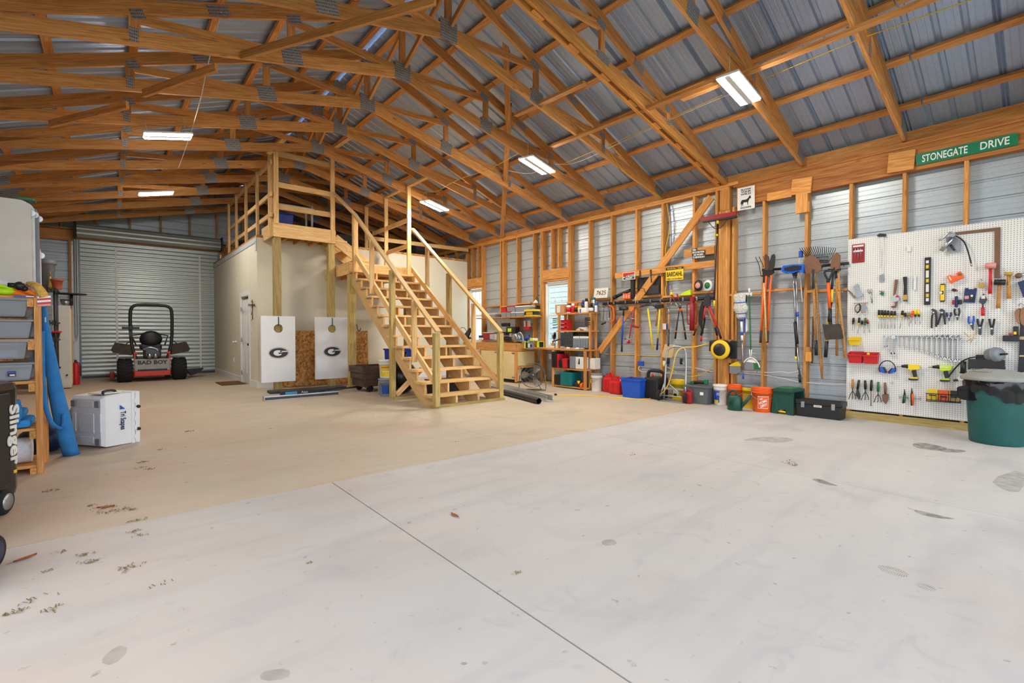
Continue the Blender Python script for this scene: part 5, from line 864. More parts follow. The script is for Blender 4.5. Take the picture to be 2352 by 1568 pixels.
# ================================================================ tool bar and hanging tools (far bay)
XT = 7.99
tb = wt('tool_bar', 'black tube tool bar with double hooks fixed across the studs', 'rack', 'a', 800, 1400, XT); a, b = wv('a',35,1432,XT+.05), wv('a',1560,1352,XT+.05); G().cyl(a, b, .028, n=12).build('tube', 'c_black', tb, True)
for x, y in ((105,1425),(185,1420),(345,1412),(515,1403),(690,1394),(830,1387),(970,1380),(1140,1371),(1330,1361)):
    p = wv('a',x,y,XT+.015); hk = G().box(p, (.03,.035,.065), bev=.006).build('hook_clip', 'chrome', tb, True)
    for s in (-1, 1): G().tube([p+Vector((-.01,s*.012,-.03)), p+Vector((-.05,s*.03,-.06)), p+Vector((-.07,s*.045,-.03))], .005, 6, smooth=1).build('prong', 'c_black', hk, True)
def tool(nm, lab, cat, c, x, y, X=XT): return wt(nm, lab, cat, c, x, y, X)
t = tool('hanging_wire_tool', 'thin wire tool with a black grip at the left end of the tool bar', 'tool', 'b',40,150); wtube(t, 'rod', 'b', [(30,150),(45,150),(30,330)], .005, 'c_black', XT); wtube(t, 'cross_wire', 'b', [(25,140),(60,165),(90,150),(85,330)], .004, 'dark_steel', XT); wtube(t, 'grip', 'b', [(12,390),(65,365)], .018, 'c_black', XT)
t = tool('hacksaw', 'orange bow saw hanging on the tool bar', 'saw', 'b',150,130); wtube(t, 'bow', 'b', [(105,128),(140,135),(172,160),(182,240),(180,330),(150,350),(120,365)], .016, 'c_orange', XT, sm=1); wtube(t, 'blade', 'b', [(112,140),(128,385)], .006, 'steel', XT); wtube(t, 'black_grip', 'b', [(108,150),(120,250),(118,300)], .010, 'c_black', XT)
t = tool('sledge_hammer', 'long sledge hammer with a blue handle on the tool bar', 'hammer', 'b',310,180); wtube(t, 'handle', 'b', [(315,195),(305,400),(292,650)], .017, 'c_blue', XT, rs=[1,1,1.1]); wtube(t, 'grip', 'b', [(292,640),(290,770)], .019, 'c_black', XT); wtube(t, 'neck', 'b', [(318,160),(312,270)], .018, 'c_black', XT); wtube(t, 'head', 'b', [(265,172),(370,172)], .036, 'dark_steel', XT, n=8)
t = tool('bar_clamp', 'red long bar clamp with silver jaws on the tool bar', 'clamp', 'b',440,150); wtube(t, 'bar', 'b', [(462,150),(385,650)], .014, 'c_red', XT, n=4); wplate(t, 'foot', 'b', [(355,630),(395,625),(405,655),(355,655)], .03, 'c_red', XT)
for x, y in ((410,305),(365,590)): wtube(t, 'screw', 'b', [(x-35,y),(x+45,y+8)], .012, 'chrome', XT-.02)
wtube(t, 'sliding_jaw', 'b', [(440,410),(480,420),(540,430)], .022, 'c_darkred', XT-.02); wtube(t, 'crank', 'b', [(530,400),(545,470)], .008, 'chrome', XT-.02); wtube(t, 'silver_rod', 'b', [(490,-70),(480,90),(478,160)], .008, 'chrome', XT-.03)
t = tool('pickaxe', 'pickaxe with a long yellow handle on the tool bar', 'pickaxe', 'b',660,150); wtube(t, 'handle', 'b', [(652,175),(690,450),(718,750)], .018, 'c_yellow', XT, rs=[1,1,1.15]); wtube(t, 'pick_head', 'b', [(530,155),(590,130),(650,115),(720,118),(755,150)], .018, 'dark_steel', XT-.02, sm=2, rs=[.6,1,1.3,1,.7])
t = tool('splitting_maul', 'splitting maul with a yellow and black handle on the tool bar', 'axe', 'b',810,150); wtube(t, 'handle', 'b', [(818,175),(800,400),(788,590)], .015, 'c_yellow', XT); wtube(t, 'grip', 'b', [(790,580),(778,745)], .018, 'c_black', XT); wplate(t, 'head', 'b', [(742,150),(760,118),(850,112),(855,160),(790,172),(748,168)], .05, 'c_black', XT-.03)
t = tool('hatchet', 'hatchet with a pale wooden handle behind the maul', 'axe', 'b',785,170,XT+.04); wtube(t, 'handle', 'b', [(788,165),(775,300),(765,415)], .016, 'handle_wood', XT+.03); wplate(t, 'head', 'b', [(750,120),(840,112),(840,150),(760,160)], .03, 'dark_steel', XT+.03)
t = tool('shovel', 'D-handled shovel hanging behind the hand truck', 'shovel', 'b',940,150); wtube(t, 'd_grip', 'b', [(905,92),(975,88)], .014, 'handle_wood', XT); wtube(t, 'yoke', 'b', [(900,95),(905,130),(938,170),(970,125),(978,92)], .009, 'steel', XT, sm=1); wtube(t, 'socket', 'b', [(940,165),(942,255)], .013, 'steel', XT); wtube(t, 'shaft', 'b', [(942,250),(940,465)], .017, 'handle_wood', XT); wtube(t, 'lower_shaft', 'b', [(940,455),(938,640),(935,690)], .016, 'dark_steel', XT); wplate(t, 'blade', 'b', [(885,665),(1025,672),(1005,780),(985,855),(905,858),(838,840),(860,760)], .02, 'c_tan', XT)
t = tool('hedge_shears', 'loppers with red upper arms and orange-ringed black handles', 'shears', 'b',1095,150); wtube(t, 'upper_arm', 'b', [(975,-20),(1030,80)], .013, 'c_darkred', XT); wtube(t, 'upper_arm', 'b', [(1055,-30),(1085,60)], .013, 'c_darkred', XT); wtube(t, 'blade', 'b', [(1025,70),(1075,165)], .009, 'chrome', XT); wtube(t, 'blade', 'b', [(1085,55),(1110,150)], .009, 'chrome', XT-.01); wtube(t, 'pivot', 'b', [(1095,130),(1100,165)], .022, 'dark_steel', XT-.01)
for p, q, r in (((1088,165),(1055,400),(1030,590)), ((1112,165),(1150,400),(1178,600))): wtube(t, 'ferrule', 'b', [p,(p[0]+(q[0]-p[0])*.15,p[1]+40)], .016, 'c_orange', XT); wtube(t, 'handle', 'b', [(p[0]+(q[0]-p[0])*.12,p[1]+35),q,r], .013, 'c_black', XT, rs=[1,1,1.3]); wtube(t, 'ring', 'b', [(q[0]-(p[0]-q[0])*.35,q[1]+80),(q[0]-(p[0]-q[0])*.38,q[1]+95)], .018, 'c_orange', XT)
t = tool('post_driver', 'red steel post driver with two side handles on the tool bar', 'driver', 'b',1262,20); wtube(t, 'barrel', 'b', [(1268,8),(1262,478)], .042, 'c_darkred', XT, n=16)
for s in (-1, 1): wtube(t, 'side_handle', 'b', [(1264+s*25,95),(1264+s*62,105),(1264+s*70,135),(1262+s*65,350),(1262+s*55,385),(1262+s*22,385)], .011, 'c_darkred', XT, sm=1)
t = tool('pruning_saw', 'long black sheathed pruning saw hanging by the post', 'saw', 'b',1400,80); wplate(t, 'sheath', 'b', [(1385,110),(1410,80),(1425,150),(1440,330),(1420,450),(1380,440),(1350,360),(1355,230)], .03, 'c_black', XT-.01); wtube(t, 'grip', 'b', [(1400,440),(1392,545)], .018, 'c_black', XT); wtube(t, 'red_tip', 'b', [(1393,540),(1388,625)], .016, 'c_red', XT)
t = tool('bolt_cutters', 'bolt cutters with red arms and black grips nearest the post', 'cutters', 'b',1470,60,XT-.03); wplate(t, 'jaws', 'b', [(1410,130),(1430,40),(1450,-20),(1480,-30),(1505,10),(1515,100),(1500,150),(1460,140)], .03, 'dark_steel', XT-.04); wtube(t, 'arm', 'b', [(1505,140),(1560,280),(1610,430)], .017, 'c_red', XT-.04); wtube(t, 'arm', 'b', [(1450,140),(1435,230),(1425,310)], .016, 'c_red', XT-.04); wtube(t, 'grip', 'b', [(1605,420),(1640,510),(1665,590)], .020, 'c_black', XT-.04); wtube(t, 'grip', 'b', [(1425,300),(1405,520)], .018, 'c_black', XT-.03)
t = tool('hand_loppers', 'loppers with bare wooden arms between saw and bolt cutters', 'loppers', 'b',1470,150,XT+.02); wtube(t, 'arm', 'b', [(1480,140),(1520,280),(1585,450)], .014, 'handle_wood', XT); wtube(t, 'grip', 'b', [(1580,440),(1612,545)], .018, 'c_black', XT); wtube(t, 'arm', 'b', [(1370,300),(1330,420)], .013, 'handle_wood', XT+.02); wtube(t, 'grip', 'b', [(1320,450),(1285,545)], .016, 'c_black', XT+.02); wplate(t, 'blade', 'b', [(1395,70),(1440,90),(1470,160),(1420,170)], .015, 'c_black', XT+.02)
# squeegee
t = wt('floor_squeegee', 'wide red floor squeegee hung upside down on the built-up post', 'squeegee', 'a',1600,900,XT); wplate(t, 'blade', 'a', [(1358,245),(1400,232),(1870,150),(1862,215),(1400,292)], .05, 'c_darkred', XT-.08); wplate(t, 'blade_holder', 'a', [(1395,288),(1865,208),(1868,225),(1850,240),(1400,305)], .07, 'c_black', XT-.09); wtube(t, 'collar', 'a', [(1620,275),(1617,325)], .022, 'c_yellow', XT-.06); wtube(t, 'handle', 'a', [(1618,320),(1605,600),(1585,1000),(1572,1395)], .013, 'c_black', XT-.04); wtube(t, 'band', 'a', [(1610,468),(1609,495)], .017, 'c_yellow', XT-.05); wtube(t, 'grip', 'a', [(1573,1385),(1571,1470)], .017, 'c_yellow', XT-.04); wtube(t, 'strut', 'a', [(1485,290),(1560,385),(1605,390)], .006, 'c_black', XT-.06, sm=1); wtube(t, 'strut', 'a', [(1765,250),(1660,385),(1615,390)], .006, 'c_black', XT-.06, sm=1)
# ================================================================ signs
def sign(nm, lab, pts, m, X, th=.004, c='a'):
    ps = [wv(c, x, y, X) for x, y in pts]; ctr = sum(ps, Vector())/len(ps); t = wallthing(nm, lab, 'sign', ctr); G().prism(ps, (th,0,0)).build('plate', m, t, True); return t, ps
def on(ps, fx, fz, X): # point on a sign given corners TL, TR, BR, BL
    return ps[0].lerp(ps[1], fx).lerp(ps[3].lerp(ps[2], fx), fz)+Vector((X,0,0))
def wtext(t, ps, s_, fx, fz, size, m, width=None, bold=.0, shear=0.):
    xd = (ps[1]-ps[0])+(ps[2]-ps[3]); zd = (ps[0]-ps[3])+(ps[1]-ps[2]); sw, shh = xd.length/2, zd.length/2; return text('lettering', s_, m, t, on(ps, fx, fz, -.002), size*shh/.7, .0015, xd, zd, width*sw, shear, 'CENTER', bold)
t, ps = sign('number_plate', 'white board with handwritten number 7625 on the stud shelf', [Q('j',645,298), Q('j',795,285), Q('j',782,395), Q('j',632,403)], 'c_paper', 8.04, .008, None) if 0 else sign('number_plate', 'white board with handwritten number 7625 on the stud shelf', [(645,298),(795,285),(782,395),(632,403)], 'c_paper', 8.04, .008, 'j'); wtext(t, ps, '7625', .5, .5, .42, 'c_black', .72, 0., .25)
t, ps = sign('licence_plate', 'small red, white and black slogan plate on the sign rail', [(303,1005),(474,984),(474,1090),(303,1108)], 'c_white', 8.03); G().prism([on(ps,x,z,-.003) for x, z in ((.04,.05),(.96,.05),(.96,.32),(.3,.40),(.04,.6))], (.002,0,0)).build('red_field', 'c_red', t, True); G().prism([on(ps,x,z,-.003) for x, z in ((.06,.92),(.06,.66),(.3,.85),(.7,.85),(.94,.66),(.94,.92))], (.002,0,0)).build('black_field', 'c_black', t, True); wtext(t, ps, 'BULLDOGS', .55, .58, .36, 'c_black', .78, .002)
t, ps = sign('enamel_sign', 'yellow and black enamel oil advertising sign on the sign rail', [(900,935),(1145,912),(1140,1095),(905,1112)], 'c_yellow', 8.02, .005); G().prism([on(ps,x,z,-.002) for x, z in ((0,0),(1,0),(1,.18),(0,.22))], (.002,0,0)).build('black_band', 'c_black', t, True); wtext(t, ps, 'BARDAHL', .5, .55, .34, 'c_black', .90, .002); wtext(t, ps, "World's No. 1 Seller", .5, .10, .12, 'c_yellow', .86); wtext(t, ps, 'Makes Cars Run Better', .5, .89, .11, 'c_black', .88)
t, ps = sign('warning_sign', 'broken black sign with white Dutch lettering on the backer board', [(1257,672),(1332,660),(1335,690),(1448,684),(1445,795),(1265,810)], 'c_black', 8.07); ps = [ps[0], ps[0]+(ps[3]-ps[2])*1.0+(ps[3]-ps[2])*.0, ps[4], ps[5]]; ps[1] = ps[0]+(ps[2]-ps[3]); 
for i, (s_, w) in enumerate((('VER-',.32), ('ZICH BUITEN',.92), ('DE PADEN',.74), ('TE BEVINDEN',.92))): wtext(t, ps, s_, .22 if i == 0 else .5, .14+.25*i, .17, 'c_white', w, .001)
t, ps = sign('donkey_sign', 'white metal SLOW YOUR WILD sign with a black donkey on the beam', [(282,172),(487,130),(487,405),(280,440)], 'c_white', 8.09, .006, 'c')
for s_, fz, w in (('SLOW',.115,.60),('YOUR',.215,.60),('WILD',.315,.60),('DOWN',.91,.60)): wtext(t, ps, s_, .5, fz, .075, 'c_black', w, .001)
dk = [(.20,.66),(.24,.58),(.30,.555),(.45,.56),(.56,.55),(.64,.50),(.70,.44),(.72,.395),(.735,.43),(.755,.40),(.765,.44),(.80,.52),(.79,.545),(.74,.53),(.70,.56),(.67,.62),(.64,.66),(.62,.74),(.63,.80),(.60,.815),(.585,.74),(.57,.68),(.47,.68),(.38,.67),(.35,.72),(.33,.78),(.345,.82),(.31,.825),(.30,.77),(.285,.72),(.26,.76),(.255,.83),(.225,.835),(.235,.76),(.245,.70),(.22,.72),(.205,.76),(.195,.72)]
G().prism([on(ps,x,z,-.003) for x, z in dk], (.002,0,0)).build('donkey_print', 'c_black', t, True)
mat('road_green', (16,122,84), .4, var=.08)
t, ps = sign('street_sign', 'green street sign reading STONEGATE DRIVE on the header beam', [(1735,878),(2318,752),(2318,820),(1742,940)], 'road_green', 8.10, .004, 'y'); ps = [hx(*Q('y',*q), 8.10) for q in ((1738,878),(2318,752),(2316,822),(1742,940))]; wtext(t, ps, 'STONEGATE', .30, .52, .62, 'c_white', .47, .002); wtext(t, ps, 'DRIVE', .79, .50, .62, 'c_white', .27, .002)
# ================================================================ on the stud shelf
t = wt('black_pipe', 'black drain pipe lying slanted on the stud shelf', 'pipe', 'a',300,1300,8.08); wtube(t, 'pipe', 'a', [(185,1345),(300,1290),(408,1245)], .035, 'c_black', 8.08, n=12); wtube(t, 'coupling', 'a', [(180,1350),(215,1332)], .040, 'c_black', 8.08, n=12)
t = wt('box_section', 'upright black box section standing on the stud shelf', 'box', 'a',430,1360,8.08); wbox(t, 'tube', 'a', 410,1100,455,1360,8.06,.06,'c_black',0.,.006); wbox(t, 'end_cap', 'a', 408,1095,457,1112,8.055,.07,'c_black')
for k in range(3): t = wt('spark_plug_box', ['left','middle','right'][k]+' orange spark plug packet on the stud shelf', 'box', 'a', 318+35*k, 1362, 8.05); wbox(t, 'carton', 'a', 302+35*k,1288,333+35*k,1362,8.03,.05,'c_orange',0.,.002); wbox(t, 'label', 'a', 306+35*k,1310,329+35*k,1350,8.028,.003,'c_pink')
t = wt('black_case', 'dark boxes piled behind the diagonal brace on the stud shelf', 'box', 'a',670,1300,8.14); wbox(t, 'large_box', 'a', 520,1060,820,1300,8.12,.12,'c_black',0.,.01); wbox(t, 'small_box', 'a', 570,1180,800,1300,8.10,.05,'dark_box',0.,.008)
for i, pts in enumerate(([(540,1150),(535,975),(548,968),(552,1100)], [(700,1140),(680,965),(700,955),(705,1120)], [(455,1220),(580,1215),(605,1230),(610,1265)])): t = wt('wire_hook', ['left','right','lower'][i]+' thin black wire hook hanging from the sign rail', 'hook', 'a', pts[0][0], pts[0][1], 8.02); wtube(t, 'wire', 'a', pts, .006, 'c_black', 8.03, sm=1); wtube(t, 'tip', 'a', [pts[-1], (pts[-1][0]+8, pts[-1][1]+14)], .007, 'c_black', 8.02)
t = wt('socket_strip', 'strip of dark sockets lying on the stud shelf behind the brace', 'tool', 'a',730,1300,8.08); wtube(t, 'rail', 'a', [(625,1308),(825,1295)], .008, 'dark_steel', 8.06)
for k in range(7): wtube(t, 'socket', 'a', [(635+28*k,1300-2*k),(637+28*k,1288-2*k)], .014, 'dark_steel', 8.06)
t = wt('glass_jar', 'small jar with a yellow label on the stud shelf', 'jar', 'a',980,1310,8.08); p = wv('a',980,1316,8.08); G().lathe([(.026,0),(.028,.01),(.028,.06),(.02,.07)], p, n=14).build('body', 'c_yellow', t, True); G().lathe([(.022,.07),(.022,.09),(.02,.092)], p, n=14).build('lid', 'c_silver', t, True)
t = wt('wheel_chock', 'lime green wedge lying on the stud shelf', 'wedge', 'a',1170,1300,8.06); wplate(t, 'wedge', 'a', [(1085,1310),(1130,1282),(1240,1232),(1240,1305)], .08, 'c_lime', 8.06); wplate(t, 'base_lip', 'a', [(1080,1312),(1240,1304),(1240,1310),(1080,1318)], .09, 'c_lime', 8.055)
for x, rr, m, lb, m2 in ((1362,.075,'c_black','black trimmer line spool with a round label','c_pink'), (1495,.078,'c_clearw','clear trimmer line spool with a green and white label','c_green')):
    t = wt('line_spool', lb, 'spool', 'a', x, 1260, 8.1); p = wv('a',x,1180,8.08); G().lathe([(.03,0),(rr,.0),(rr*1.06,.02),(rr,.04),(.03,.04)], p, (-1,.15,0), 24, sy=1.25).build('spool', m, t, True); G().lathe([(.012,.042),(rr*.72,.042),(rr*.72,.046),(.012,.046)], p, (-1,.15,0), 20).build('label', m2, t, True)
# ================================================================ hose reel, outlets, cables
t = wt('hose_reel', 'yellow and black retractable hose reel on the built-up post', 'reel', 'b',1640,730,7.9); p = wv('b',1660,740,7.86); G().cyl(p+Vector((.10,0,0)), p+Vector((-.02,0,0)), .165, n=32).box(p+Vector((.04,.14,.06)), (.12,.12,.20), bev=.03).build('housing', 'c_black', t, True)
G().loft([[p+Vector((-.02,a*math.cos(2*PI*i/32),a*math.sin(2*PI*i/32))) for i in range(32)] for a in (.165,)]+[[p+Vector((-.05,.15*math.cos(2*PI*i/32),.15*math.sin(2*PI*i/32))) for i in range(32)], [p+Vector((-.05,.105*math.cos(2*PI*i/32),.105*math.sin(2*PI*i/32))) for i in range(32)]], cap=False).build('yellow_shell', 'hose_yellow', t, True); G().lathe([(.105,.045),(.10,.058),(.02,.06),(.002,.06)], p, (-1,0,0), 28).build('centre_cap', 'c_black', t, True); G().box(p+Vector((.10,-.17,0)), (.05,.10,.30), bev=.004).build('bracket', 'c_black', t, True)
t = wt('blue_outlet_box', 'blue electrical box with a white cable loop on a stud', 'outlet', 'b',545,935,8.08); wbox(t, 'box', 'b', 512,900,578,968,8.06,.06,'c_blue',0.,.006); wtube(t, 'cable', 'b', [(545,965),(520,990),(525,1020),(560,1045),(630,1050)], .007, 'wire_white', 8.05, sm=2)
t = wt('blue_outlet_box', 'blue electrical box on the stud above the blue brush', 'outlet', 'c',1035,960,8.08); wbox(t, 'box', 'c', 1015,918,1055,990,8.06,.06,'c_blue',0.,.006); wtube(t, 'cable', 'c', [(1035,990),(1020,1040),(1035,1200),(1045,1350),(1060,1540)], .006, 'wire_white', 8.09, sm=1)
for (c, x0, y0, x1, y1, lb) in (('b',855,378,902,462,'white double outlet plate high on the stud by the shovel'), ('b',857,895,903,975,'white outlet plate low on the stud by the hand truck'), ('A',1262,728,1302,820,'white outlet plate beside the window under the counter')):
    t = wt('outlet_plate', lb, 'outlet', c, (x0+x1)/2, y1, 8.10); wbox(t, 'cover', c, x0,y0,x1,y1,8.085,.012,'outlet_white',0.,.003); wbox(t, 'box_side', c, x1,y0+4,x1+18,y1-4,8.10,.06,'c_blue',0.,.003)
def wwire(lab, c, pts, m, X=8.10, r=.006): t = wt('wall_cable', lab, 'cable', c, pts[0][0], pts[0][1], X); wtube(t, 'cable', c, pts, r, m, X, sm=2); wtube(t, 'staple', c, [(pts[1][0]-3,pts[1][1]),(pts[1][0]+3,pts[1][1])], .009, 'dark_steel', X)
wwire('yellow cable running down the stud behind the oil sign', 'a', [(915,45),(940,200),(960,330),(930,520),(900,640),(890,770),(900,1100),(915,1160),(890,1240),(905,1320)], 'wire_yellow', 8.15, .008); wwire('blue cable running down beside the yellow cable', 'a', [(950,45),(970,250),(975,450),(980,640),(965,850),(935,1000),(938,1320)], 'c_blue', 8.20, .007); wwire('yellow cable strung through the studs above the fuel cans', 'b', [(0,795),(120,805),(470,812),(700,830),(830,820)], 'wire_yellow', 8.15); wwire('white cables drooping low between the post and the brush', 'd', [(360,905),(520,910),(700,915),(820,905),(900,925),(1000,905),(1050,880)], 'wire_white', 8.15); wwire('lower white cable sagging behind the green stool', 'd', [(360,925),(600,945),(850,990),(1010,1030),(1100,1035),(1350,1055),(1600,1060)], 'wire_white', 8.16); wwire('white cables crossing low left of the built-up post', 'b', [(950,985),(1150,985),(1200,975),(1350,1000),(1560,1055)], 'wire_white', 8.15)
# ================================================================ long-handled tools (near bay)
NX = 7.98; RN = 'long tools hung by the near studs'
t = wt('corn_broom', 'broom with a yellow block and dark bristles hung next to the post', 'broom', 'd',240,800,8.02); wtube(t, 'handle', 'm', [(235,145),(240,700),(240,1420)], .013, 'handle_wood', 8.0); wplate(t, 'block', 'm', [(115,1480),(215,1425),(262,1415),(320,1470),(320,1497),(120,1492)], .05, 'c_yellow', 7.98); wplate(t, 'bristles', 'd', [(185,840),(318,842),(322,905),(260,935),(185,925)], .045, 'c_grey', 7.985)
t = wt('string_mop', 'grey and white string mop with blue bands hung head up', 'mop', 'm',330,600,7.95)
ra = [(.28,200,98),(.55,230,105),(.72,330,100),(.55,360,95),(.9,440,130),(.85,500,115),(.55,545,75),(.7,600,85),(.4,650,45)]; cx = [305,305,305,310,322,328,330,325,335]
mat('mop_yarn', (206,204,198), .9, var=.45, scale=60., bump=.8)
rings = []
for (q, y, w), c_ in zip(ra, cx): p = wv('m',c_,y,7.93); r = abs(wv('m',c_-w,y,7.93).y-p.y); rings.append([p+Vector((.6*r*math.cos(2*PI*i/20),(1+.05*(i%2))*r*math.sin(2*PI*i/20),0)) for i in range(20)])
G().loft(rings).build('yarn_head', 'mop_yarn', t, True)
for y, w, c_ in ((345,95,310),(540,80,333),(622,55,345)): p = wv('m',c_,y,7.93); r = abs(wv('m',c_-w,y,7.93).y-p.y)*1.06; G().tube([p+Vector((.62*r*math.cos(2*PI*i/20),r*math.sin(2*PI*i/20),.008*math.cos(2*PI*i/20))) for i in range(20)], .007, 6, closed=True).build('band', 'c_blue', t, True)
wtube(t, 'collar', 'm', [(336,655),(340,690)], .022, 'c_blue', 7.94); wtube(t, 'white_sleeve', 'm', [(338,690),(345,880)], .020, 'c_white', 7.94); wtube(t, 'blue_ring', 'm', [(345,880),(346,935)], .022, 'c_blue', 7.94); wtube(t, 'lower_sleeve', 'm', [(346,935),(350,1030)], .018, 'c_white', 7.94); wtube(t, 'pole', 'm', [(350,1030),(368,1560)], .011, 'steel', 7.95); wtube(t, 'tip', 'd', [(350,925),(352,992)], .014, 'c_blue', 7.95)
t = wt('scrub_brush', 'blue and white brush on a wooden handle hung behind the mop', 'brush', 'm',400,800,8.03); wtube(t, 'handle', 'm', [(395,900),(370,1100),(340,1560)], .013, 'handle_wood', 8.03); wplate(t, 'blue_back', 'm', [(388,640),(408,630),(410,870),(395,905),(385,860)], .03, 'c_blue', 8.02); wplate(t, 'white_bristles', 'm', [(410,630),(445,650),(448,850),(412,890)], .04, 'c_clearw', 8.02); wtube(t, 'black_grip', 'm', [(420,210),(418,345)], .014, 'c_black', 8.04)
t = wt('angle_broom', 'broom with a green handle and green and grey bristles', 'broom', 'm',490,700,7.98); wtube(t, 'handle', 'm', [(480,215),(488,600),(500,1000),(507,1340)], .012, 'c_green', 7.97); wtube(t, 'white_tip', 'm', [(478,92),(480,180)], .015, 'c_white', 7.97); wtube(t, 'dustpan_arch', 'm', [(378,1430),(420,1375),(500,1335),(580,1370),(640,1440),(665,1520)], .010, 'c_paper', 7.95, sm=2); wtube(t, 'clip', 'm', [(484,1195),(490,1340),(510,1345),(520,1195)], .008, 'c_white', 7.955); wplate(t, 'block', 'm', [(415,1415),(470,1370),(560,1365),(610,1440)], .04, 'c_white', 7.96); wplate(t, 'grey_bristles', 'd', [(365,790),(472,795),(480,885),(355,870)], .04, 'c_grey', 7.965); wplate(t, 'green_bristles', 'd', [(472,795),(510,800),(555,885),(480,880)], .04, 'c_green', 7.965)
t = wt('tool_holder', 'white plastic double handle clip on the blocking', 'holder', 'm',370,205,8.05); wbox(t, 'bar', 'm', 215,178,525,212,8.03,.02,'c_white',0.,.006)
for x in (235, 490): wtube(t, 'ring', 'm', [(x-30,215),(x-20,230),(x+20,225),(x+35,200)], .012, 'c_white', 7.99, sm=1)
t = wt('wooden_peg', 'short wooden peg standing in the handle clip', 'peg', 'm',233,160,8.0); wtube(t, 'peg_body', 'm', [(233,145),(236,215)], .012, 'handle_wood', 8.0)
t = wt('post_hole_digger', 'post hole digger with steel jaws up and orange handles', 'digger', 'c',660,1150,NX); 
for pts in ([(605,970),(625,958),(655,990),(660,1080),(650,1150),(610,1150)], [(655,1080),(690,970),(720,955),(733,985),(725,1090),(700,1150),(655,1160)]): wplate(t, 'jaw', 'c', pts, .02, 'rust_wire' if pts[0][0] < 640 else 'dark_steel', NX-.03)
wplate(t, 'hinge_block', 'c', [(580,1140),(700,1120),(715,1180),(640,1220),(585,1215)], .05, 'c_black', NX-.02)
for p, q, r in (((740,40),(715,500),(690,860)), ((858,0),(840,300),(815,860))): wtube(t, 'handle', 'm', [p,q,r], .017, 'c_orange', NX-.02); wtube(t, 'grip', 'm', [r,(r[0]-12,r[1]+215)], .019, 'dusty_black', NX-.02); wtube(t, 'handle_end', 'm', [(r[0]-12,r[1]+210),(r[0]-14,r[1]+255)], .018, 'handle_wood', NX-.02)
wtube(t, 'upper_handle', 'c', [(690,1210),(672,1400),(655,1560)], .016, 'c_orange', NX-.02); wtube(t, 'upper_handle', 'c', [(628,1220),(615,1400),(600,1560)], .016, 'c_orange', NX-.01)
t = wt('pitch_fork', 'four-tined pitchfork with a wooden handle hung behind the digger', 'fork', 'c',560,1200,8.03)
for pts in ([(498,995),(540,1080),(560,1200)], [(540,990),(575,1060),(595,1120)], [(592,985),(610,1040)]): wtube(t, 'tine', 'c', pts, .006, 'dark_steel', 8.0, sm=1)
wtube(t, 'shoulder', 'c', [(560,1215),(590,1225),(610,1215)], .012, 'dark_steel', 8.0); wtube(t, 'socket', 'c', [(595,1200),(597,1300)], .014, 'dark_steel', 8.0); wtube(t, 'handle', 'm', [(742,0),(765,500),(785,1050)], .014, 'stair_wood', NX-.05); wtube(t, 'second_handle', 'm', [(735,640),(742,1235)], .015, 'handle_wood', 8.03)
t = wt('wash_brush', 'blue bristled wash brush on long silver poles', 'brush', 'c',940,1150,NX-.03); mat('brush_blue', (20,96,210), .8, var=.3, scale=60., bump=.9)
wplate(t, 'bristles', 'c', [(805,1130),(830,1098),(950,1082),(1060,1078),(1080,1100),(1070,1185),(1010,1160),(930,1190),(830,1180),(808,1165)], .10, 'brush_blue', NX-.09); wplate(t, 'dark_core', 'c', [(840,1125),(950,1095),(1045,1098),(1040,1140),(930,1160),(845,1155)], .02, 'c_black', NX-.105); wtube(t, 'brush_neck', 'c', [(955,1185),(958,1215)], .02, 'c_black', NX-.03); wtube(t, 'brush_neck', 'c', [(980,1180),(985,1215)], .02, 'c_black', NX-.02)
wtube(t, 'pole', 'm', [(1285,0),(1295,400),(1305,705)], .013, 'steel', NX-.03); wtube(t, 'pole', 'm', [(1318,0),(1335,400),(1345,780),(1370,1560)], .014, 'steel', NX); wtube(t, 'blue_collar', 'm', [(1342,520),(1344,602)], .022, 'c_blue', NX-.01); wtube(t, 'foam_grip', 'm', [(1303,700),(1318,900),(1338,1098)], .024, 'c_black', NX-.03); wtube(t, 'black_end', 'm', [(1318,1080),(1320,1320)], .013, 'c_black', NX); wtube(t, 'yellow_cap', 'm', [(1318,1318),(1318,1385)], .017, 'c_yellow', NX); wtube(t, 'upper_pole', 'c', [(958,1210),(966,1568)], .013, 'steel', NX-.03); wtube(t, 'upper_pole', 'c', [(983,1210),(996,1568)], .013, 'steel', NX); wtube(t, 'pole_base', 'd', [(1025,940),(1035,1035)], .020, 'c_black', NX); wtube(t, 'lower_pole', 'd', [(1000,590),(1028,945)], .012, 'steel', NX-.01)
t = wt('round_shovel', 'round-point shovel with a rusty blade hung blade up', 'shovel', 'c',1190,1150,NX); wplate(t, 'blade', 'c', [(1075,1110),(1085,1040),(1110,995),(1150,975),(1200,980),(1250,1020),(1285,1090),(1288,1150),(1240,1180),(1200,1190),(1100,1190)], .025, 'c_rust', NX-.05); wtube(t, 'socket', 'c', [(1188,1140),(1190,1375)], .017, 'dusty_black', NX-.05); wtube(t, 'handle', 'm', [(1640,100),(1655,500),(1675,1020)], .019, 'handle_wood', NX-.04); wtube(t, 'grip', 'm', [(1675,1025),(1682,1300)], .022, 'c_black', NX-.04)
t = wt('leaf_rake', 'steel leaf rake with fanned tines hung behind the shovels', 'rake', 'c',1270,1080,8.02)
for k in range(17): x0 = 1290+(k-8)*4; x1 = 1035+26.5*k+ (0 if k else 0); wtube(t, 'tine', 'c', [(1290+(k-8)*10,1070),(x1,905-18*math.sin(PI*k/16)),(x1-4,885-18*math.sin(PI*k/16),7.97)], .0045, 'dark_steel', 8.04, n=5)
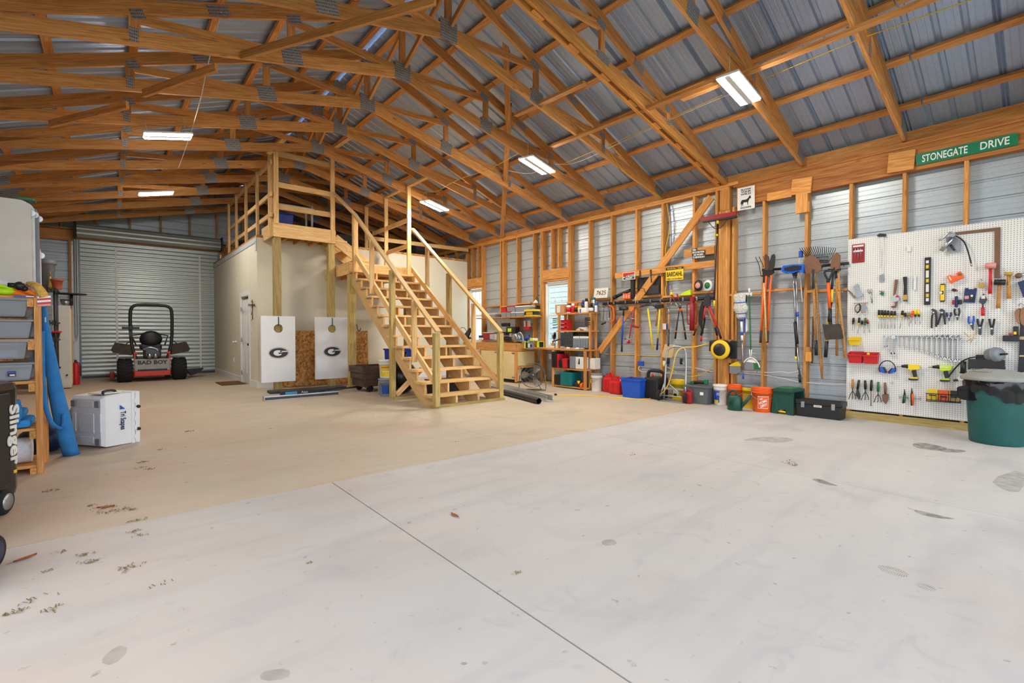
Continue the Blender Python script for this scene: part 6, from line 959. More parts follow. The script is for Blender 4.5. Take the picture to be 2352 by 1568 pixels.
wtube(t, 'brace', 'c', [(1230,1000),(1300,992),(1380,990)], .006, 'dark_steel', 8.03); wtube(t, 'brace', 'c', [(1250,1042),(1300,1035),(1370,1035)], .008, 'dark_steel', 8.02); wtube(t, 'neck', 'c', [(1292,1070),(1240,1180),(1215,1300)], .012, 'c_gold', 8.0); wtube(t, 'handle', 'm', [(1680,0),(1720,600),(1770,1300),(1790,1560)], .016, 'handle_wood', NX+.0); wtube(t, 'handle_end', 'd', [(1265,560),(1300,990)], .017, 'handle_wood', NX)
t = wt('trench_spade', 'narrow spade with a rusty pointed blade hung blade up', 'spade', 'c',1450,1100,NX-.02); wplate(t, 'blade', 'c', [(1395,1120),(1410,990),(1470,935),(1515,968),(1505,1130),(1450,1150)], .03, 'c_rust', NX-.06); wtube(t, 'socket', 'c', [(1445,1120),(1425,1280),(1410,1390)], .017, 'dark_steel', NX-.05); wtube(t, 'yellow_band', 'm', [(1968,115),(1958,345)], .020, 'c_yellow', NX-.05); wtube(t, 'shaft', 'm', [(1958,345),(1925,520),(1905,700)], .016, 'c_black', NX-.04); wtube(t, 'lower_band', 'm', [(1905,665),(1895,735)], .019, 'c_yellow', NX-.035); wtube(t, 'grip', 'm', [(1878,1020),(1850,1335)], .023, 'c_black', NX-.04); wtube(t, 'grip_ring', 'm', [(1880,1022),(1877,1045)], .025, 'c_gold', NX-.042)
t = wt('scoop_shovel', 'black scoop shovel with an orange shaft and D-grip up', 'shovel', 'm',1950,850,NX-.08); wplate(t, 'blade', 'm', [(1795,740),(1900,745),(1935,680),(1975,740),(2090,730),(2110,745),(2165,990),(2120,1010),(1850,1020),(1825,930)], .03, 'dusty_black', NX-.12); wtube(t, 'socket', 'm', [(1932,460),(1940,740)], .022, 'c_black', NX-.10); wtube(t, 'shaft', 'm', [(1905,0),(1925,470)], .020, 'c_orange', NX-.09); wtube(t, 'd_grip', 'c', [(1370,1280),(1325,1190),(1330,1165),(1370,1155),(1415,1160),(1420,1180),(1380,1275)], .014, 'c_black', NX-.09, sm=1); wtube(t, 'yoke', 'c', [(1368,1260),(1370,1300)], .022, 'c_black', NX-.09); wtube(t, 'upper_shaft', 'c', [(1370,1290),(1385,1568)], .020, 'c_orange', NX-.09)
t = wt('garden_hoe', 'hoe with a blue band and plain wooden handle near the pegboard', 'hoe', 'c',1470,1170,NX+.02); wtube(t, 'blue_band', 'c', [(1470,1160),(1472,1250)], .019, 'c_navy', NX); wtube(t, 'handle', 'c', [(1472,1250),(1478,1568)], .018, 'handle_wood', NX); wtube(t, 'lower_handle', 'm', [(2055,0),(2055,700),(2057,1310)], .018, 'handle_wood', NX); wplate(t, 'blade', 'c', [(1440,1100),(1510,1095),(1515,1140),(1445,1150)], .02, 'dark_steel', NX+.03)
t = wt('garden_rake', 'rake with a long wooden handle leaning beside the pegboard edge', 'rake', 'c',1500,1150,8.04); wtube(t, 'handle', 'm', [(2080,150),(2130,600),(2175,1000),(2210,1350)], .018, 'handle_wood', NX-.02); wtube(t, 'upper_handle', 'c', [(1490,1160),(1512,1568)], .016, 'handle_wood', NX); wtube(t, 'head_bar', 'c', [(1370,1140),(1450,1145),(1525,1140)], .010, 'dark_steel', 8.0)
for k in range(8): wtube(t, 'tine', 'c', [(1375+20*k,1142),(1372+20*k,1162,7.95)], .005, 'dark_steel', 8.0, n=5)
t = wt('wooden_stake', 'dark wooden handle hanging behind the round shovel', 'stake', 'm',1620,700,8.03); wtube(t, 'shaft', 'm', [(1630,600),(1618,1100),(1605,1435)], .014, 'dark_wood', 8.03); wtube(t, 'tip', 'm', [(1605,1430),(1604,1445)], .010, 'dark_wood', 8.03)
t = wt('near_tool_bar', 'black steel tool rail behind the shovels and rake', 'rail', 'c',1200,1090,8.07); wtube(t, 'rail', 'c', [(580,1150),(1080,1118),(1620,1068)], .022, 'c_black', 8.07, n=6)
for x, y in ((720,1140),(1030,1115),(1300,1100),(1560,1075)): wtube(t, 'hook', 'c', [(x,y,8.06),(x,y+25,8.0),(x,y+20,7.96)], .007, 'dark_steel', 8.0)
# ================================================================ pegboard wall
def pegmat():
    m, nt, b = newmat('pegboard_holes'); L = nt.links.new; tc = nd(nt, 'ShaderNodeTexCoord'); sx = nd(nt, 'ShaderNodeSeparateXYZ'); L(tc.outputs['Object'], sx.inputs[0]); q = []
    for k in ('Y', 'Z'):
        a = nd(nt, 'ShaderNodeMath', operation='MULTIPLY', n1=1/.0254); L(sx.outputs[k], a.inputs[0]); f = nd(nt, 'ShaderNodeMath', operation='FRACT'); L(a.outputs[0], f.inputs[0]); s_ = nd(nt, 'ShaderNodeMath', operation='SUBTRACT', n1=.5); L(f.outputs[0], s_.inputs[0]); p = nd(nt, 'ShaderNodeMath', operation='POWER', n1=2.); ab = nd(nt, 'ShaderNodeMath', operation='ABSOLUTE'); L(s_.outputs[0], ab.inputs[0]); L(ab.outputs[0], p.inputs[0]); q.append(p.outputs[0])
    s_ = nd(nt, 'ShaderNodeMath', operation='ADD'); L(q[0], s_.inputs[0]); L(q[1], s_.inputs[1]); lt = nd(nt, 'ShaderNodeMath', operation='LESS_THAN', n1=.026); L(s_.outputs[0], lt.inputs[0])
    mx = nd(nt, 'ShaderNodeMix', data_type='RGBA'); L(lt.outputs[0], mx.inputs[0]); mx.inputs[6].default_value = srgb(228,226,222); mx.inputs[7].default_value = srgb(52,50,56); L(mx.outputs[2], b.inputs['Base Color']); b.inputs['Roughness'].default_value = .38; MATS['pegboard_holes'] = m
pegmat()
PX, PY0, PZ0 = 8.104, 2.05, .125
pg = wallthing('pegboard', 'white pegboard wall of perforated panels carrying hand tools', 'pegboard', (PX+.01,.83,PZ0))
for i in range(3):
    for z0, z1 in ((PZ0, PZ0+.609), (PZ0+.611, PZ0+2.4384)): y1 = PY0-1.2192*i; y0 = y1-1.2182; o = G().box((0,0,0), (.006,y1-y0,z1-z0)).build('panel', 'pegboard_holes', pg); o.matrix_basis = WM[pg].inverted() @ Matrix.Translation((PX+.003,(y0+y1)/2,(z0+z1)/2)); WM[o] = Matrix.Translation((PX+.003,(y0+y1)/2,(z0+z1)/2))
HX = 8.075
def pt(nm, lab, cat, c, x, y, X=8.095, group=None): return wt(nm, lab, cat, c, x, y, X, group)
def tb_(t, nm, c, pts, r, m, X=HX, **k): return wtube(t, nm, c, pts, r, m, X, **k)
def pl_(t, nm, c, pts, th, m, X=HX): return wplate(t, nm, c, pts, th, m, X)
def bx_(t, nm, c, x0, y0, x1, y1, d, m, X=HX, bev=.003): return wbox(t, nm, c, x0, y0, x1, y1, X, d, m, 0., bev)
t = pt('allen_key_pack', 'maroon carded set of hex keys at the top left of the pegboard', 'card', 'e',230,560); bx_(t,'card','e',152,448,310,680,.006,'c_darkred',8.09); 
for x in (192, 228, 262): tb_(t,'key','e',[(x-28,530),(x,500) if x != 228 else (x,490),(x,630) if x != 228 else (x,660)],.004,'chrome',8.082)
bx_(t,'clip','e',168,528,288,545,.006,'c_clearw',8.08); bx_(t,'label','e',165,462,300,478,.003,'c_paper',8.087)
t = pt('cable_ties', 'bundle of long clear cable ties with a black brush end hung over the top edge', 'ties', 'e',525,340); pl_(t,'black_end','e',[(465,340),(505,312),(585,318),(580,350),(500,355)],.04,'c_black',8.07)
for x0, x1, y1 in ((510,525,570),(530,542,570),(545,570,730),(520,510,760),(535,555,900)): tb_(t,'tie','e',[(x0,315),((x0+x1)/2+6,480),(x1,y1)],.003,'c_white',8.08,n=5)
pl_(t,'clear_end','e',[(500,850),(560,830),(565,930),(500,940)],.01,'clear_plastic',8.085)
t = pt('white_lanyard', 'thin white cord with a white tag hung on the upper pegboard', 'cord', 'e',885,500); bx_(t,'tag','e',860,475,908,545,.01,'c_paper',8.085); tb_(t,'cord','e',[(895,540),(898,800),(885,1000),(870,1220)],.002,'c_white',8.09,n=5)
t = pt('long_level', 'black spirit level with three yellow vials hung upright', 'level', 'e',1120,900); bx_(t,'body','e',1085,620,1155,1228,.03,'c_black',8.07,.004)
for y in (740, 920, 1110): bx_(t,'vial','e',1098,y-25,1140,y+25,.035,'c_gold',8.066,.004); bx_(t,'vial_glass','e',1106,y-14,1132,y+14,.005,'c_yellow',8.063,.002)
for y0, y1 in ((790,880),(965,1065)): bx_(t,'slot','e',1100,y0,1138,y1,.006,'c_paper',8.066,.002)
bx_(t,'end_slot','e',1100,660,1138,695,.006,'c_clearw',8.066); bx_(t,'end_slot','e',1100,1145,1138,1185,.006,'c_clearw',8.066)
t = pt('torpedo_level', 'short yellow and black torpedo level', 'level', 'e',1312,1080); bx_(t,'body','e',1285,960,1342,1190,.025,'c_black',8.075,.004); bx_(t,'yellow_face','e',1290,975,1338,1175,.008,'c_yellow',8.070,.006); bx_(t,'vial','e',1300,1052,1328,1095,.006,'c_black',8.067,.003); p = wv('e',1296,1075,8.068); G().lathe([(.014,0),(.014,.006)], p, (-1,0,0), 14).build('round_vial','c_clearw',t,True)
t = pt('staple_gun', 'chrome staple gun hung at the left edge of the pegboard', 'stapler', 'e',220,1050); pl_(t,'body','e',[(168,1000),(222,958),(250,1050),(292,1105),(270,1120),(200,1140),(185,1110),(215,1085)],.03,'chrome',8.06); tb_(t,'lever','e',[(90,1035),(140,1075),(170,1120),(205,1135)],.009,'chrome',8.06,sm=1); pl_(t,'magazine','e',[(170,1120),(290,1085),(295,1110),(180,1145)],.02,'steel',8.07)
t = pt('scissors', 'silver scissors hung beside the staple gun', 'scissors', 'e',390,1060)
for x in (362, 400): p = wv('e',x,1050,8.085); G().tube([p+Vector((0,.012*math.cos(2*PI*i/14),.020*math.sin(2*PI*i/14))) for i in range(14)],.003,5,closed=True).build('ring','steel',t,True)
tb_(t,'blade','e',[(370,1070),(405,1130),(410,1205)],.005,'steel',8.085,n=5); tb_(t,'blade','e',[(400,1070),(400,1130),(405,1210)],.005,'steel',8.082,n=5)
t = pt('green_tag', 'small bright green tag on a peg', 'tag', 'e',537,1085); pl_(t,'tag_body','e',[(505,1095),(525,1060),(565,1072),(550,1112)],.01,'c_green',8.08); tb_(t,'peg_wire','e',[(500,1055),(570,1055)],.003,'dark_steel',8.085,n=5)
t = pt('pipe_wrench', 'rusty brown pipe wrench with a red nut', 'wrench', 'e',710,1080); pl_(t,'handle','e',[(702,905),(738,905),(725,1010),(705,1120),(682,1120),(690,1020)],.022,'c_rust',8.07); pl_(t,'jaw_frame','e',[(665,1180),(675,1125),(710,1095),(750,1130),(760,1160),(735,1185),(690,1195)],.026,'steel',8.068); pl_(t,'hook_jaw','e',[(710,1180),(735,1180),(725,1250),(705,1275),(655,1265),(650,1250),(700,1240)],.022,'c_rust',8.07); bx_(t,'red_nut','e',712,1112,750,1135,.03,'c_red',8.062)
t = pt('pry_bar', 'black flat pry bar with a yellow foot', 'pry bar', 'e',835,1020); pl_(t,'bar','e',[(805,872),(858,868),(855,1000),(858,1100),(812,1105),(818,1000)],.012,'c_black',8.075); pl_(t,'yellow_foot','e',[(812,1100),(858,1095),(862,1175),(810,1185)],.012,'c_gold',8.075); pl_(t,'claw','e',[(808,1170),(862,1165),(858,1190),(835,1178),(815,1188)],.03,'dark_steel',8.06)
t = pt('flat_scraper', 'small pale flat scraper hung right of the pry bar', 'tool', 'e',957,950); bx_(t,'blade','e',943,860,972,1040,.008,'c_silver',8.083); bx_(t,'grip','e',941,855,974,890,.014,'c_paper',8.08)
t = pt('safety_goggles', 'safety goggles with orange and black straps', 'goggles', 'e',265,1275)
for x, m in ((225,'c_rust'),(300,'c_orange')): tb_(t,'strap','e',[(x+25,1215),(x-25,1240),(x-40,1290),(x-20,1330),(x+20,1320)],.006,m,8.07,sm=2)
pl_(t,'lens','e',[(275,1215),(320,1225),(348,1270),(330,1310),(290,1335),(265,1300)],.012,'clear_plastic',8.06); tb_(t,'frame','e',[(240,1215),(262,1250),(250,1310),(215,1335)],.009,'c_black',8.065,sm=2); tb_(t,'peg_wire','e',[(170,1212),(360,1205)],.003,'dark_steel',8.085,n=5)
def driver(lab, c, x0, y0, x1, y1, ys, m, bm, X=8.07, r=.014):
    t = pt('screwdriver', lab, 'screwdriver', c, x0, y0, X, 'screwdrivers on the pegboard'); k = (ys-y0)/(y1-y0); xm = x0+(x1-x0)*k; ym = y0+(y1-y0)*k; tb_(t,'handle',c,[(x0,y0),(x0+(xm-x0)*.7,y0+(ym-y0)*.7)],r,m,X); tb_(t,'bolster',c,[(x0+(xm-x0)*.68,y0+(ym-y0)*.68),(xm,ym)],r*.8,bm,X); tb_(t,'shaft',c,[(xm,ym),(x1,y1)],.0035,'steel',X,n=6)
for k, x in enumerate((498,537,575,615,660,702)): driver(ORD[k]+' from the left in the row of six black and yellow screwdrivers','e',x,1297+3*k,x-3,1535,1392,'c_black','c_yellow')
driver('black screwdriver alone right of the row of six','e',803,1305,768,1535,1388,'c_black','c_yellow'); driver('stubby black screwdriver beside the brown one','e',833,1332,838,1415,1385,'c_black','c_black'); driver('screwdriver with a wooden handle','e',880,1330,885,1510,1400,'handle_wood','steel'); driver('orange handled screwdriver leaning left','e',935,1308,903,1465,1385,'c_orange','c_orange'); driver('left of two black and yellow rounded screwdrivers','e',966,1295,966,1480,1380,'c_yellow','c_black'); driver('right of two black and yellow rounded screwdrivers','e',1000,1295,1028,1480,1380,'c_yellow','c_black')
driver('dark screwdriver at the left edge of the pegboard','e',172,1398,153,1555,1480,'c_black','dark_steel'); driver('black and yellow screwdriver below the goggles','e',245,1395,225,1600,1490,'c_black','c_yellow'); driver('small black screwdriver below the goggles','e',282,1435,278,1510,1485,'c_black','c_black'); driver('green screwdriver below the goggles','e',325,1398,305,1600,1490,'c_green','c_green'); driver('red and black screwdriver below the goggles','e',345,1420,375,1590,1475,'c_red','c_black')
def pliers(lab, c, hx_, hy_, pts1, pts2, m, head, nm='pliers'):
    t = pt(nm, lab, 'pliers', c, hx_, hy_); tb_(t,'left_handle',c,pts1,.010,m,8.07,sm=2); tb_(t,'right_handle',c,pts2,.010,m,8.068,sm=2); pl_(t,'jaws',c,head,.014,'dark_steel',8.066); p = wv(c,hx_,hy_,8.066); G().lathe([(.010,0),(.010,.004)], p, (-1,0,0), 12).build('pivot','steel',t,True)
pliers('left of two large slip-joint pliers','g',135,1330,[(120,1360),(112,1430),(112,1530)],[(165,1340),(175,1420),(170,1515)],'c_black',[(98,1292),(130,1280),(175,1300),(182,1345),(140,1350),(118,1375),(110,1330),(125,1312)]); pliers('right of two large slip-joint pliers','g',245,1330,[(235,1350),(210,1420),(188,1490)],[(265,1340),(280,1420),(285,1485)],'c_black',[(205,1300),(240,1280),(280,1300),(282,1345),(225,1375),(212,1355),(235,1325)])
pliers('small snap-ring pliers hung head down','g',335,1385,[(310,1330),(302,1355),(320,1385)],[(355,1330),(365,1355),(345,1385)],'c_navy',[(322,1375),(350,1375),(340,1442),(332,1442)]); pliers('black round-grip pliers hung head down','g',440,1380,[(412,1280),(402,1320),(420,1370)],[(460,1275),(472,1320),(458,1370)],'c_black',[(420,1360),(462,1360),(450,1430),(435,1432)])
pliers('tin snips with blue handles hung head down','g',620,1480,[(592,1380),(582,1430),(600,1475)],[(650,1375),(655,1420),(640,1475)],'c_blue',[(595,1470),(655,1470),(650,1550),(640,1560)],'tin_snips'); pliers('left of two long black pliers hung head down','i',738,60,[(712,-40),(715,0),(732,50)],[(772,-40),(765,0),(748,50)],'c_black',[(722,40),(756,40),(756,130),(740,148),(720,130)]); pliers('right of two long black pliers hung head down','i',872,70,[(845,-40),(852,10),(866,60)],[(902,-40),(895,10),(880,60)],'c_black',[(858,50),(890,50),(890,130),(875,152),(856,130)])
t = pt('grease_gun', 'chrome grease gun with a black hose hung with a plastic bag', 'grease gun', 'g',360,350); tb_(t,'barrel','g',[(232,540),(300,460),(385,365)],.024,'chrome',8.04,n=12); tb_(t,'lever','g',[(205,400),(250,385),(320,310),(380,300)],.011,'chrome',8.03,sm=1); pl_(t,'head','g',[(345,300),(410,300),(420,330),(380,370),(350,345)],.04,'chrome',8.03); tb_(t,'hose','g',[(420,345),(480,375),(540,430),(585,560),(620,700)],.008,'c_black',8.05,sm=2); tb_(t,'nozzle','g',[(617,690),(625,735)],.010,'steel',8.05); pl_(t,'plastic_bag','g',[(290,360),(400,350),(480,400),(480,545),(340,560),(310,530)],.02,'clear_plastic',8.07); tb_(t,'spare_tip','g',[(355,460),(405,530)],.012,'dark_steel',8.06)
t = pt('framing_square', 'large rusty steel framing square', 'square', 'g',960,260); pl_(t,'tongue','g',[(405,298),(998,230),(998,275),(430,328)],.005,'c_rust',8.09); pl_(t,'blade','g',[(920,270),(998,270),(990,888),(918,888)],.005,'c_rust',8.089)
t = pt('plastic_guide', 'orange plastic stapler-shaped guide hung slanted', 'guide', 'g',420,880); pl_(t,'body','g',[(305,862),(355,845),(395,870),(430,865),(430,820),(480,798),(525,880),(350,955)],.05,'c_orange',8.05); bx_(t,'panel','g',450,825,500,855,.006,'c_rust',8.047); pl_(t,'slot','g',[(328,868),(342,862),(370,912),(355,918)],.006,'c_paper',8.047)
t = pt('small_plane', 'tiny black and red block tool on a peg', 'tool', 'g',405,1040); pl_(t,'body','g',[(358,1045),(385,1020),(430,1030),(445,1050),(400,1060)],.03,'c_black',8.06); bx_(t,'red_knob','g',425,1035,445,1055,.03,'c_red',8.055)
t = pt('stud_sensor', 'navy and maroon stud sensor tool below the block tool', 'tool', 'g',430,1190); bx_(t,'upright','g',408,1120,447,1262,.03,'c_navy',8.06,.006); bx_(t,'left_pad','g',375,1168,410,1228,.04,'c_darkred',8.05,.008); bx_(t,'right_pad','g',450,1165,498,1225,.04,'c_black',8.05,.008)
t = pt('blister_pack', 'navy blister card with a laser measure', 'card', 'g',605,1110); pl_(t,'card','g',[(540,1015),(585,1015),(590,1030),(655,1030),(660,1015),(692,1018),(668,1205),(517,1200)],.006,'c_navy',8.085); bx_(t,'device','g',605,1100,650,1175,.02,'c_black',8.07,.004); bx_(t,'screen','g',612,1103,642,1128,.004,'c_clearw',8.067); bx_(t,'photo','g',535,1115,590,1155,.003,'c_pink',8.083); bx_(t,'red_dot','g',612,1145,626,1157,.004,'c_red',8.067)
t = pt('padlock', 'brass padlock hung on a peg', 'padlock', 'g',750,980); bx_(t,'body','g',712,955,785,1005,.03,'c_gold',8.06,.004); tb_(t,'shackle','g',[(728,955),(728,915),(745,900),(765,915),(765,955)],.005,'chrome',8.07,sm=1)
t = pt('pointing_trowel', 'pointed trowel with a red handle hung blade up', 'trowel', 'g',770,1180); pl_(t,'blade','g',[(780,1082),(828,1165),(800,1212),(770,1228),(718,1195),(730,1150)],.005,'dark_steel',8.085); bx_(t,'sticker','g',750,1108,800,1152,.003,'c_paper',8.082); tb_(t,'tang','g',[(770,1220),(768,1270)],.008,'dark_steel',8.07); tb_(t,'handle','g',[(768,1265),(770,1330),(772,1372)],.017,'c_red',8.07)
def hammer(lab, hc, hr, hd, pts, m, hm, r=.016):
    t = pt('hammer', lab, 'hammer', 'g', hc[0], hc[1], 8.06); tb_(t,'handle','g',pts,r,m,8.06,rs=[.8,.9,1,1.15]); p = wv('g',hc[0],hc[1],8.05); G().cyl(p+Vector((0,hd,.004)), p+Vector((0,-hd,-.004)), hr, n=16).build('head',hm,t,True)
hammer('red dead-blow mallet with a red handle',(870,728),.034,.045,[(866,760),(868,900),(865,1000),(862,1088)],'c_red','c_pink'); hammer('rubber mallet with a black head and wooden handle',(988,940),.032,.047,[(985,965),(975,1100),(970,1200),(967,1275)],'handle_wood','c_black',.018); hammer('brass-headed hammer with a wooden handle',(1100,832),.022,.032,[(1105,850),(1100,960),(1108,1060),(1107,1152)],'handle_wood','c_gold',.018)
t = pt('angle_tool', 'silver headed tool with a navy handle at the right edge of the photo', 'tool', 'g',1250,860); tb_(t,'head','g',[(1195,855),(1250,850),(1330,835)],.022,'steel',8.05); p = wv('g',1230,855,8.04); G().ball(p,.032).build('ball_end','c_rust',t,True); pl_(t,'navy_body','g',[(1215,940),(1310,910),(1360,1100),(1290,1135)],.05,'c_navy',8.05)
t = pt('tool_belt', 'brown leather tool belt with pouches hung at the right edge', 'tool belt', 'g',1250,1400); mat('leather', (150,112,84), .8, var=.2); pl_(t,'pouch','g',[(1176,1340),(1188,1300),(1230,1272),(1250,1300),(1238,1380),(1250,1460),(1225,1478),(1190,1430)],.05,'leather',8.04); pl_(t,'pouch','g',[(1255,1300),(1275,1268),(1325,1250),(1330,1470),(1290,1500),(1260,1470),(1246,1390)],.06,'leather',8.035); pl_(t,'pocket_inside','g',[(1236,1285),(1252,1275),(1262,1300),(1244,1390),(1234,1370)],.03,'c_black',8.05); tb_(t,'strap','i',[(1215,-60),(1205,100),(1200,250),(1185,420),(1180,560)],.03,'c_black',8.06,sx=1) if 0 else pl_(t,'strap','i',[(1195,-60),(1235,-60),(1240,560),(1165,570),(1180,300)],.02,'c_black',8.06); bx_(t,'patch','i',1180,160,1240,195,.006,'c_tan',8.055); bx_(t,'patch','i',1182,370,1240,388,.006,'c_tan',8.055); tb_(t,'ring','g',[(1230,1240),(1260,1205),(1299,1240)],.005,'steel',8.07,sm=1)  # a black plate fills the inside between the two pouches
t = pt('wall_tray', 'black wall tray with a black and yellow tester in it', 'tray', 'i',1085,180); bx_(t,'tray','i',995,148,1180,215,.10,'c_black',8.0,.006); bx_(t,'tester','i',1112,45,1168,150,.05,'c_black',8.03,.006); bx_(t,'yellow_base','i',1117,105,1150,138,.055,'c_yellow',8.025,.004); bx_(t,'red_cap','i',1060,120,1095,145,.04,'c_red',8.04,.006)
t = pt('wire_tangle', 'tangle of thin wire hooks on the pegboard', 'hook', 'i',630,180); 
for pts in ([(555,110),(610,160),(640,150)],[(690,110),(665,170),(630,235)],[(585,215),(640,185),(690,180)]): tb_(t,'wire','i',pts,.005,'c_tan',8.07,n=5)
# wrenches
def wrench(lab, c, x, y0, x1, y1, w, adj=False):
    t = pt('wrench', lab, 'wrench', c, x, y0, 8.08, 'chrome wrenches in a row on the pegboard'); p, q = wv(c,x,y0+6,8.075), wv(c,x1,y1-6,8.075); R = w*.0011
    G().bar(p, q, .006, R*1.5, (1,0,0)).build('shank','chrome',t,True)
    if not adj: G().tube([p+Vector((0,R*1.5*math.cos(2*PI*i/14),R*1.5*math.sin(2*PI*i/14))) for i in range(14)],R*.6,6,closed=True).build('ring_end','chrome',t,True)
    else: G().box(p+Vector((0,0,0)),(.006,R*2,R*2.4),bev=.002).build('hang_end','chrome',t,True)
    g = G(); d = (q-p).normalized(); s_ = Vector((0,1,0)); e = q
    for k in (-1, 1): g.prism([e+s_*k*R*.4-d*R, e+s_*k*R*1.6-d*R*.2, e+s_*k*R*1.5+d*R*1.6, e+s_*k*R*.7+d*R*1.5, e+s_*k*R*.55+d*R*.2], (-.008,0,0))
    g.prism([e-s_*R*1.2-d*R*.8, e+s_*R*1.2-d*R*.8, e+s_*R*1.0+d*R*.3, e-s_*R*1.0+d*R*.3], (-.008,0,0)).build('open_end','chrome',t,True)
wrench('small adjustable wrench at the left of the wrench row','h',592,180,588,320,14,True); wrench('large adjustable wrench left of the combination wrenches','h',680,182,678,410,19,True)
for k, (x, y1, w) in enumerate(((740,305,6),(797,308,6.5),(860,328,7),(922,336,7.5),(987,345,8),(1048,360,8.5),(1113,380,9),(1177,402,10),(1243,428,12),(1313,455,13),(1378,465,13.5))): wrench(ORD[k]+' from the left of the combination wrenches on the rail','h',x,182,x+3,y1,w)
wrench('second largest combination wrench at the right of the rail','i',435,165,433,430,13); wrench('largest combination wrench at the right end of the rail','i',492,165,490,430,13.5)
t = pt('wrench_rail', 'thin steel rail holding the row of wrenches', 'rail', 'h',900,180); G().tube([wv('h',650,176,8.085), wv('i',505,160,8.085)],.004,6).build('rod','dark_steel',t,True); tb_(t,'end_peg','h',[(560,176),(620,176)],.004,'dark_steel',8.085,n=5)
# bins, ear defenders, drills
def wbin(lab, c, x0, y0, x1, y1, m, d=.12):
    t = pt('hanging_bin', lab, 'bin', c, (x0+x1)/2, y1, 8.05); a, b = wv(c,x0,y1,8.0), wv(c,x1,y0,8.0); ym, w = (a.y+b.y)/2, abs(a.y-b.y); h = b.z-a.z; z = a.z; F = 8.095
    G().loft([[Vector((F-d*.75,ym-w*.42,z)),Vector((F-d*.75,ym+w*.42,z)),Vector((F,ym+w*.42,z)),Vector((F,ym-w*.42,z))],[Vector((F-d,ym-w*.5,z+h*.75)),Vector((F-d,ym+w*.5,z+h*.75)),Vector((F,ym+w*.5,z+h)),Vector((F,ym-w*.5,z+h))],[Vector((F-d+.006,ym-w*.47,z+h*.75)),Vector((F-d+.006,ym+w*.47,z+h*.75)),Vector((F-.004,ym+w*.47,z+h)),Vector((F-.004,ym-w*.47,z+h))],[Vector((F-d*.7,ym-w*.4,z+.006)),Vector((F-d*.7,ym+w*.4,z+.006)),Vector((F-.004,ym+w*.4,z+.006)),Vector((F-.004,ym-w*.4,z+.006))]],sm=False).build('shell',m,t,True); G().box((F-d-.004,ym,z+h*.70),(.012,w*1.04,.014),bev=.003).build('rim',m,t,True); return t
wbin('small yellow hanging bin at the left edge of the pegboard','h',98,190,250,292,'c_yellow',.09); wbin('left of two red hanging bins','h',98,378,285,520,'c_red'); t = wbin('right of two red hanging bins, with a yellow part inside','h',290,388,485,530,'c_red'); p = wv('h',362,405,8.04); G().box(p,(.03,.03,.03),bev=.006).build('yellow_part','c_yellow',t,True)
t = pt('ear_defenders', 'blue and black ear defenders hung by the headband', 'ear muffs', 'h',607,500); tb_(t,'headband','h',[(510,640),(495,590),(520,530),(565,497),(615,490),(665,510),(705,560),(715,610),(700,640)],.006,'c_black',8.06,sm=2)
for s, pts in ((-1,[(505,590),(520,570),(545,575),(585,630),(575,655),(520,640)]),(1,[(610,640),(660,595),(700,585),(708,610),(690,645),(625,665)])): pl_(t,'cup','h',pts,.05,'c_blue',8.04)
for pts in ([(545,575),(565,580),(595,640),(580,655)],[(610,640),(655,590),(668,592),(625,660)]): pl_(t,'cushion','h',pts,.045,'c_black',8.035)
def drill(lab, c, O, s_, m, x, y, flip=1, txt=None):
    t = pt('cordless_drill', lab, 'drill', c, x, y, 8.03); f = lambda q: [(O[0]+a*s_, O[1]+b*s_) for a, b in q]
    pl_(t,'motor_housing',c,f([(75,-45),(200,-40),(225,-30),(222,10),(200,20),(130,25),(80,15)]),.06,m,8.03); pl_(t,'grip',c,f([(128,15),(168,15),(180,60),(190,120),(145,118),(125,50)]),.045,'c_black',8.037); pl_(t,'trigger',c,f([(95,20),(128,18),(125,38),(105,40)]),.03,m,8.044); pl_(t,'battery_collar',c,f([(105,120),(190,115),(200,140),(95,142)]),.06,m,8.03); pl_(t,'battery',c,f([(80,135),(195,138),(195,158),(85,156)]),.07,'c_black',8.025)
    tb_(t,'chuck',c,f([(-5,-22),(40,-25),(78,-22)]),.024,'c_black',8.05,rs=[.7,.9,1.1]); tb_(t,'bit',c,f([(-60,-18),(-5,-22)]),.006,'steel',8.05); return t
drill('yellow and black cordless drill on the pegboard','h',(795,588),1.,'c_yellow',920,560); t = drill('lime and black cordless impact driver on the pegboard','h',(1195,598),1.05,'c_lime',1310,590); text('lettering','RYOBI','c_white',t,wv('h',1335,580,8.025),.025,.001,(0,-1,0),width=.075,bold=.001)
